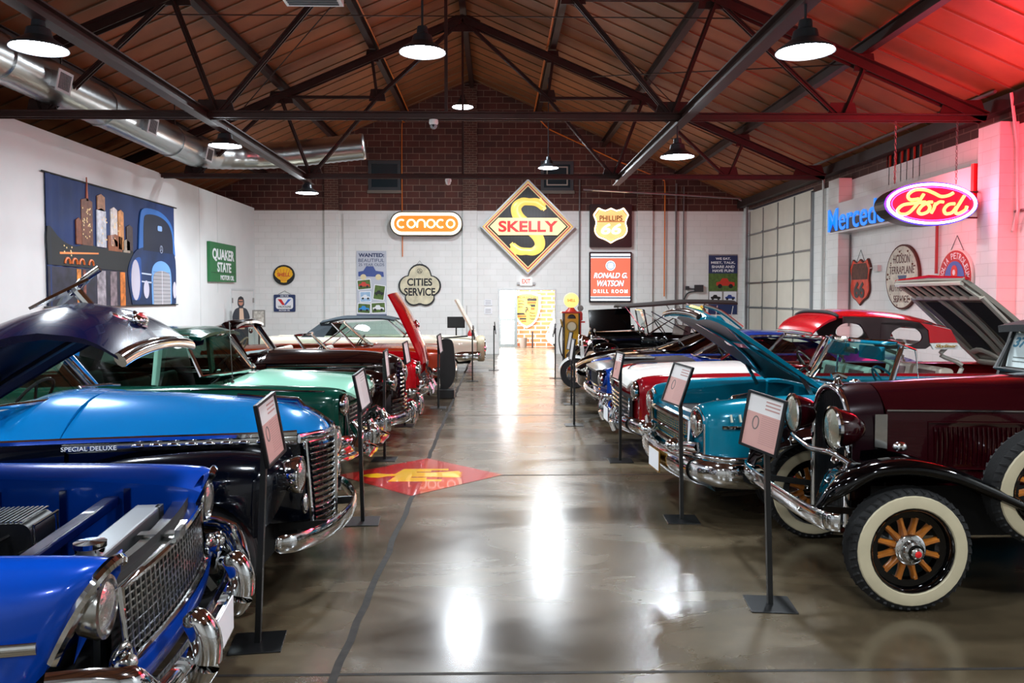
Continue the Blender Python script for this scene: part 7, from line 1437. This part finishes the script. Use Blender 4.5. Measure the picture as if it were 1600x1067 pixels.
# ================================================================ INFORMATION STANDS, small things
BOARD = mat('board_white', 'dcd8d6', .35); PINK = mat('board_pink', 'c89a92', .4)
def stand(x, y, h, rotz, label, tilt=62, roll=0, w=.22, hh=.285, lean=(0, 0), base=True, kind='pink', baserot=0):
    t = thing('information_stand', label, 'information stand', (x, y, 0), (0, 0, 0), 'information stands along the aisle')
    lx, ly = lean
    MB().box(-.135, .135, -.135, .135, 0, .008, Matrix.Rotation(R(baserot), 4, 'Z')).build('base_plate', BLACK, t, bevel=.002)
    MB().bar((0, 0, .006), (lx, ly, h), .03, .03).build('pole', BLACK, t)
    M = Matrix.Translation((lx, ly, h)) @ Matrix.Rotation(R(rotz), 4, 'Z') @ Matrix.Rotation(R(tilt), 4, 'X') @ Matrix.Rotation(R(roll), 4, 'Z') @ Matrix.Translation((0, 0, .02))
    f = MB(); f.ring(rrect(w+.03, hh+.03, .006, 2), rrect(w, hh, .003, 2), 0, .022); f.prism(rrect(w+.03, hh+.03, .006, 2), 0, .008); f.box(-.04, .04, -.06, .06, -.03, 0)
    b_ = f.build('board', BLACK, t); b_.matrix_local = M
    flat(b_, 'printed_sheet', rrect(w, hh, .002, 1), BOARD, .008, .012)
    if kind == 'pink':
        flat(b_, 'pink_field', [(-w/2, -hh/2), (w/2, -hh/2), (w/2, hh*.16), (-w/2, hh*.16)], PINK, .012, .0125)
        MB().ring(ell(.05, .085, 20, -.05, -.01), ell(.035, .07, 20, -.05, -.01), .0125, .0135).build('printed_oval', mat('board_grey', '6a6462', .5), b_)
    q = MB()
    for k in range(14): q.box(-.01, w*.42, -hh*.40+k*.0125, -hh*.40+k*.0125+.004, .0126, .013)
    for k in range(3): q.box(-.0, w*.42, hh*.40-k*.022, hh*.40-k*.022+.009, .0126, .013)
    q.build('printed_lines', mat('board_ink_'+kind, 'b48a84' if kind == 'pink' else 'bdb8b6', .5), b_)
    return t
stand(-1.281, 4.227, 1.147, 85, 'black information stand with pink sheet in front of the two-tone blue sedan', 83, 9, baserot=8, lean=(.045, .02), w=.25, hh=.315)
stand(-1.108, 6.546, 1.09, 78, 'black information stand with white sheet before the mint green hardtop, leaning', 82, 10, kind='white', lean=(-.03, .02), baserot=4)
stand(-1.284, 9.083, 1.10, 88, 'black information stand at the upper edge of the red floor emblem', 85, 4, kind='white')
stand(-1.33, 11.5, 1.06, 81, 'black information stand before the nose of the red roadster', 82, 5, kind='white')
stand(-.983, 13.39, 1.08, 80, 'black information stand just in front of the black totem', 84, 7, kind='white')
stand(-.54, 17.7, 1.08, 88, 'black information stand beside the cream convertible', 84, 0, kind='white')
stand(-.07, 20.4, 1.08, 90, 'black information stand left of the sunlit doorway', 84, 0, kind='white')
stand(1.647, 4.705, 1.10, -57, 'black information stand with pink sheet before the maroon vintage roadster', 86, -9, lean=(-.03, .02), baserot=-6, w=.25, hh=.315)
stand(1.543, 6.552, 1.125, -68, 'black information stand with pale sheet before the turquoise convertible', 72, -5, lean=(-.02, .0), baserot=-3, w=.25, hh=.315)
stand(1.402, 8.96, 1.08, -79, 'black information stand with pale sheet before the white-hooded hardtop car', 80, -3)
stand(1.127, 11.52, 1.10, -84, 'slim black information stand before the blue fastback, board seen edge on', 82, 0, kind='white')
stand(1.30, 13.8, 1.10, -82, 'black information stand before the low black coupe', 80, 0, kind='white')
stand(1.35, 18.3, 1.10, -88, 'black information stand before the yellow gas pump', 80, 0, kind='white')
# white vehicle glimpsed in the annex
t = thing('white_vintage_car', 'white rounded vintage car glimpsed through the back doorway', 'car', (2.0, 29.2, 0), (0, 0, R(180)))
q = MB(); q.ball((-.9, 0, .75), .75, 12, (1.3, .9, .75)); q.build('body', MW, t, smooth=True)
for s_ in (1, -1): MB().ball((-.25, s_*.55, .42), .38, 10, (1.1, .5, .9)).build('front_fender', MW, t, smooth=True)
MB().box(-1.5, -.1, -.5, .5, .18, .4).build('chassis', MATTE, t)
for s_ in (1, -1): lamp_round(t, .05, s_*.5, .62, .09, .1); wheel(t, -.3, s_*.6, .3, .14, s_)
t = thing('grey_bin', 'small grey bin against the brick wall beyond the doorway', 'bin', (1.0, 29.9, 0)); MB().lathe([(.001, 0), (.12, 0), (.15, .36), (.14, .36), (.115, .02)], n=20).build('bin_body', mat('bin_grey', '7a6a60', .5), t, smooth=True)
t = thing('annex_post', 'dark post standing on the floor beyond the doorway', 'post', (1.32, 29.3, 0)); MB().box(-.03, .03, -.03, .03, 0, .62).build('post', STEEL, t)
t = thing('annex_picture', 'small pale picture on the brick wall beyond the doorway', 'picture', (2.35, 30.19, 1.2), FACE['S']); flat(t, 'picture_frame', rrect(.42, .34, .005, 1), WHITE, 0, .02); flat(t, 'picture_sheet', rrect(.38, .30, .005, 1), mat('picture_print', 'a8b894', .5, noise=.4, nscale=10), .02, .022)
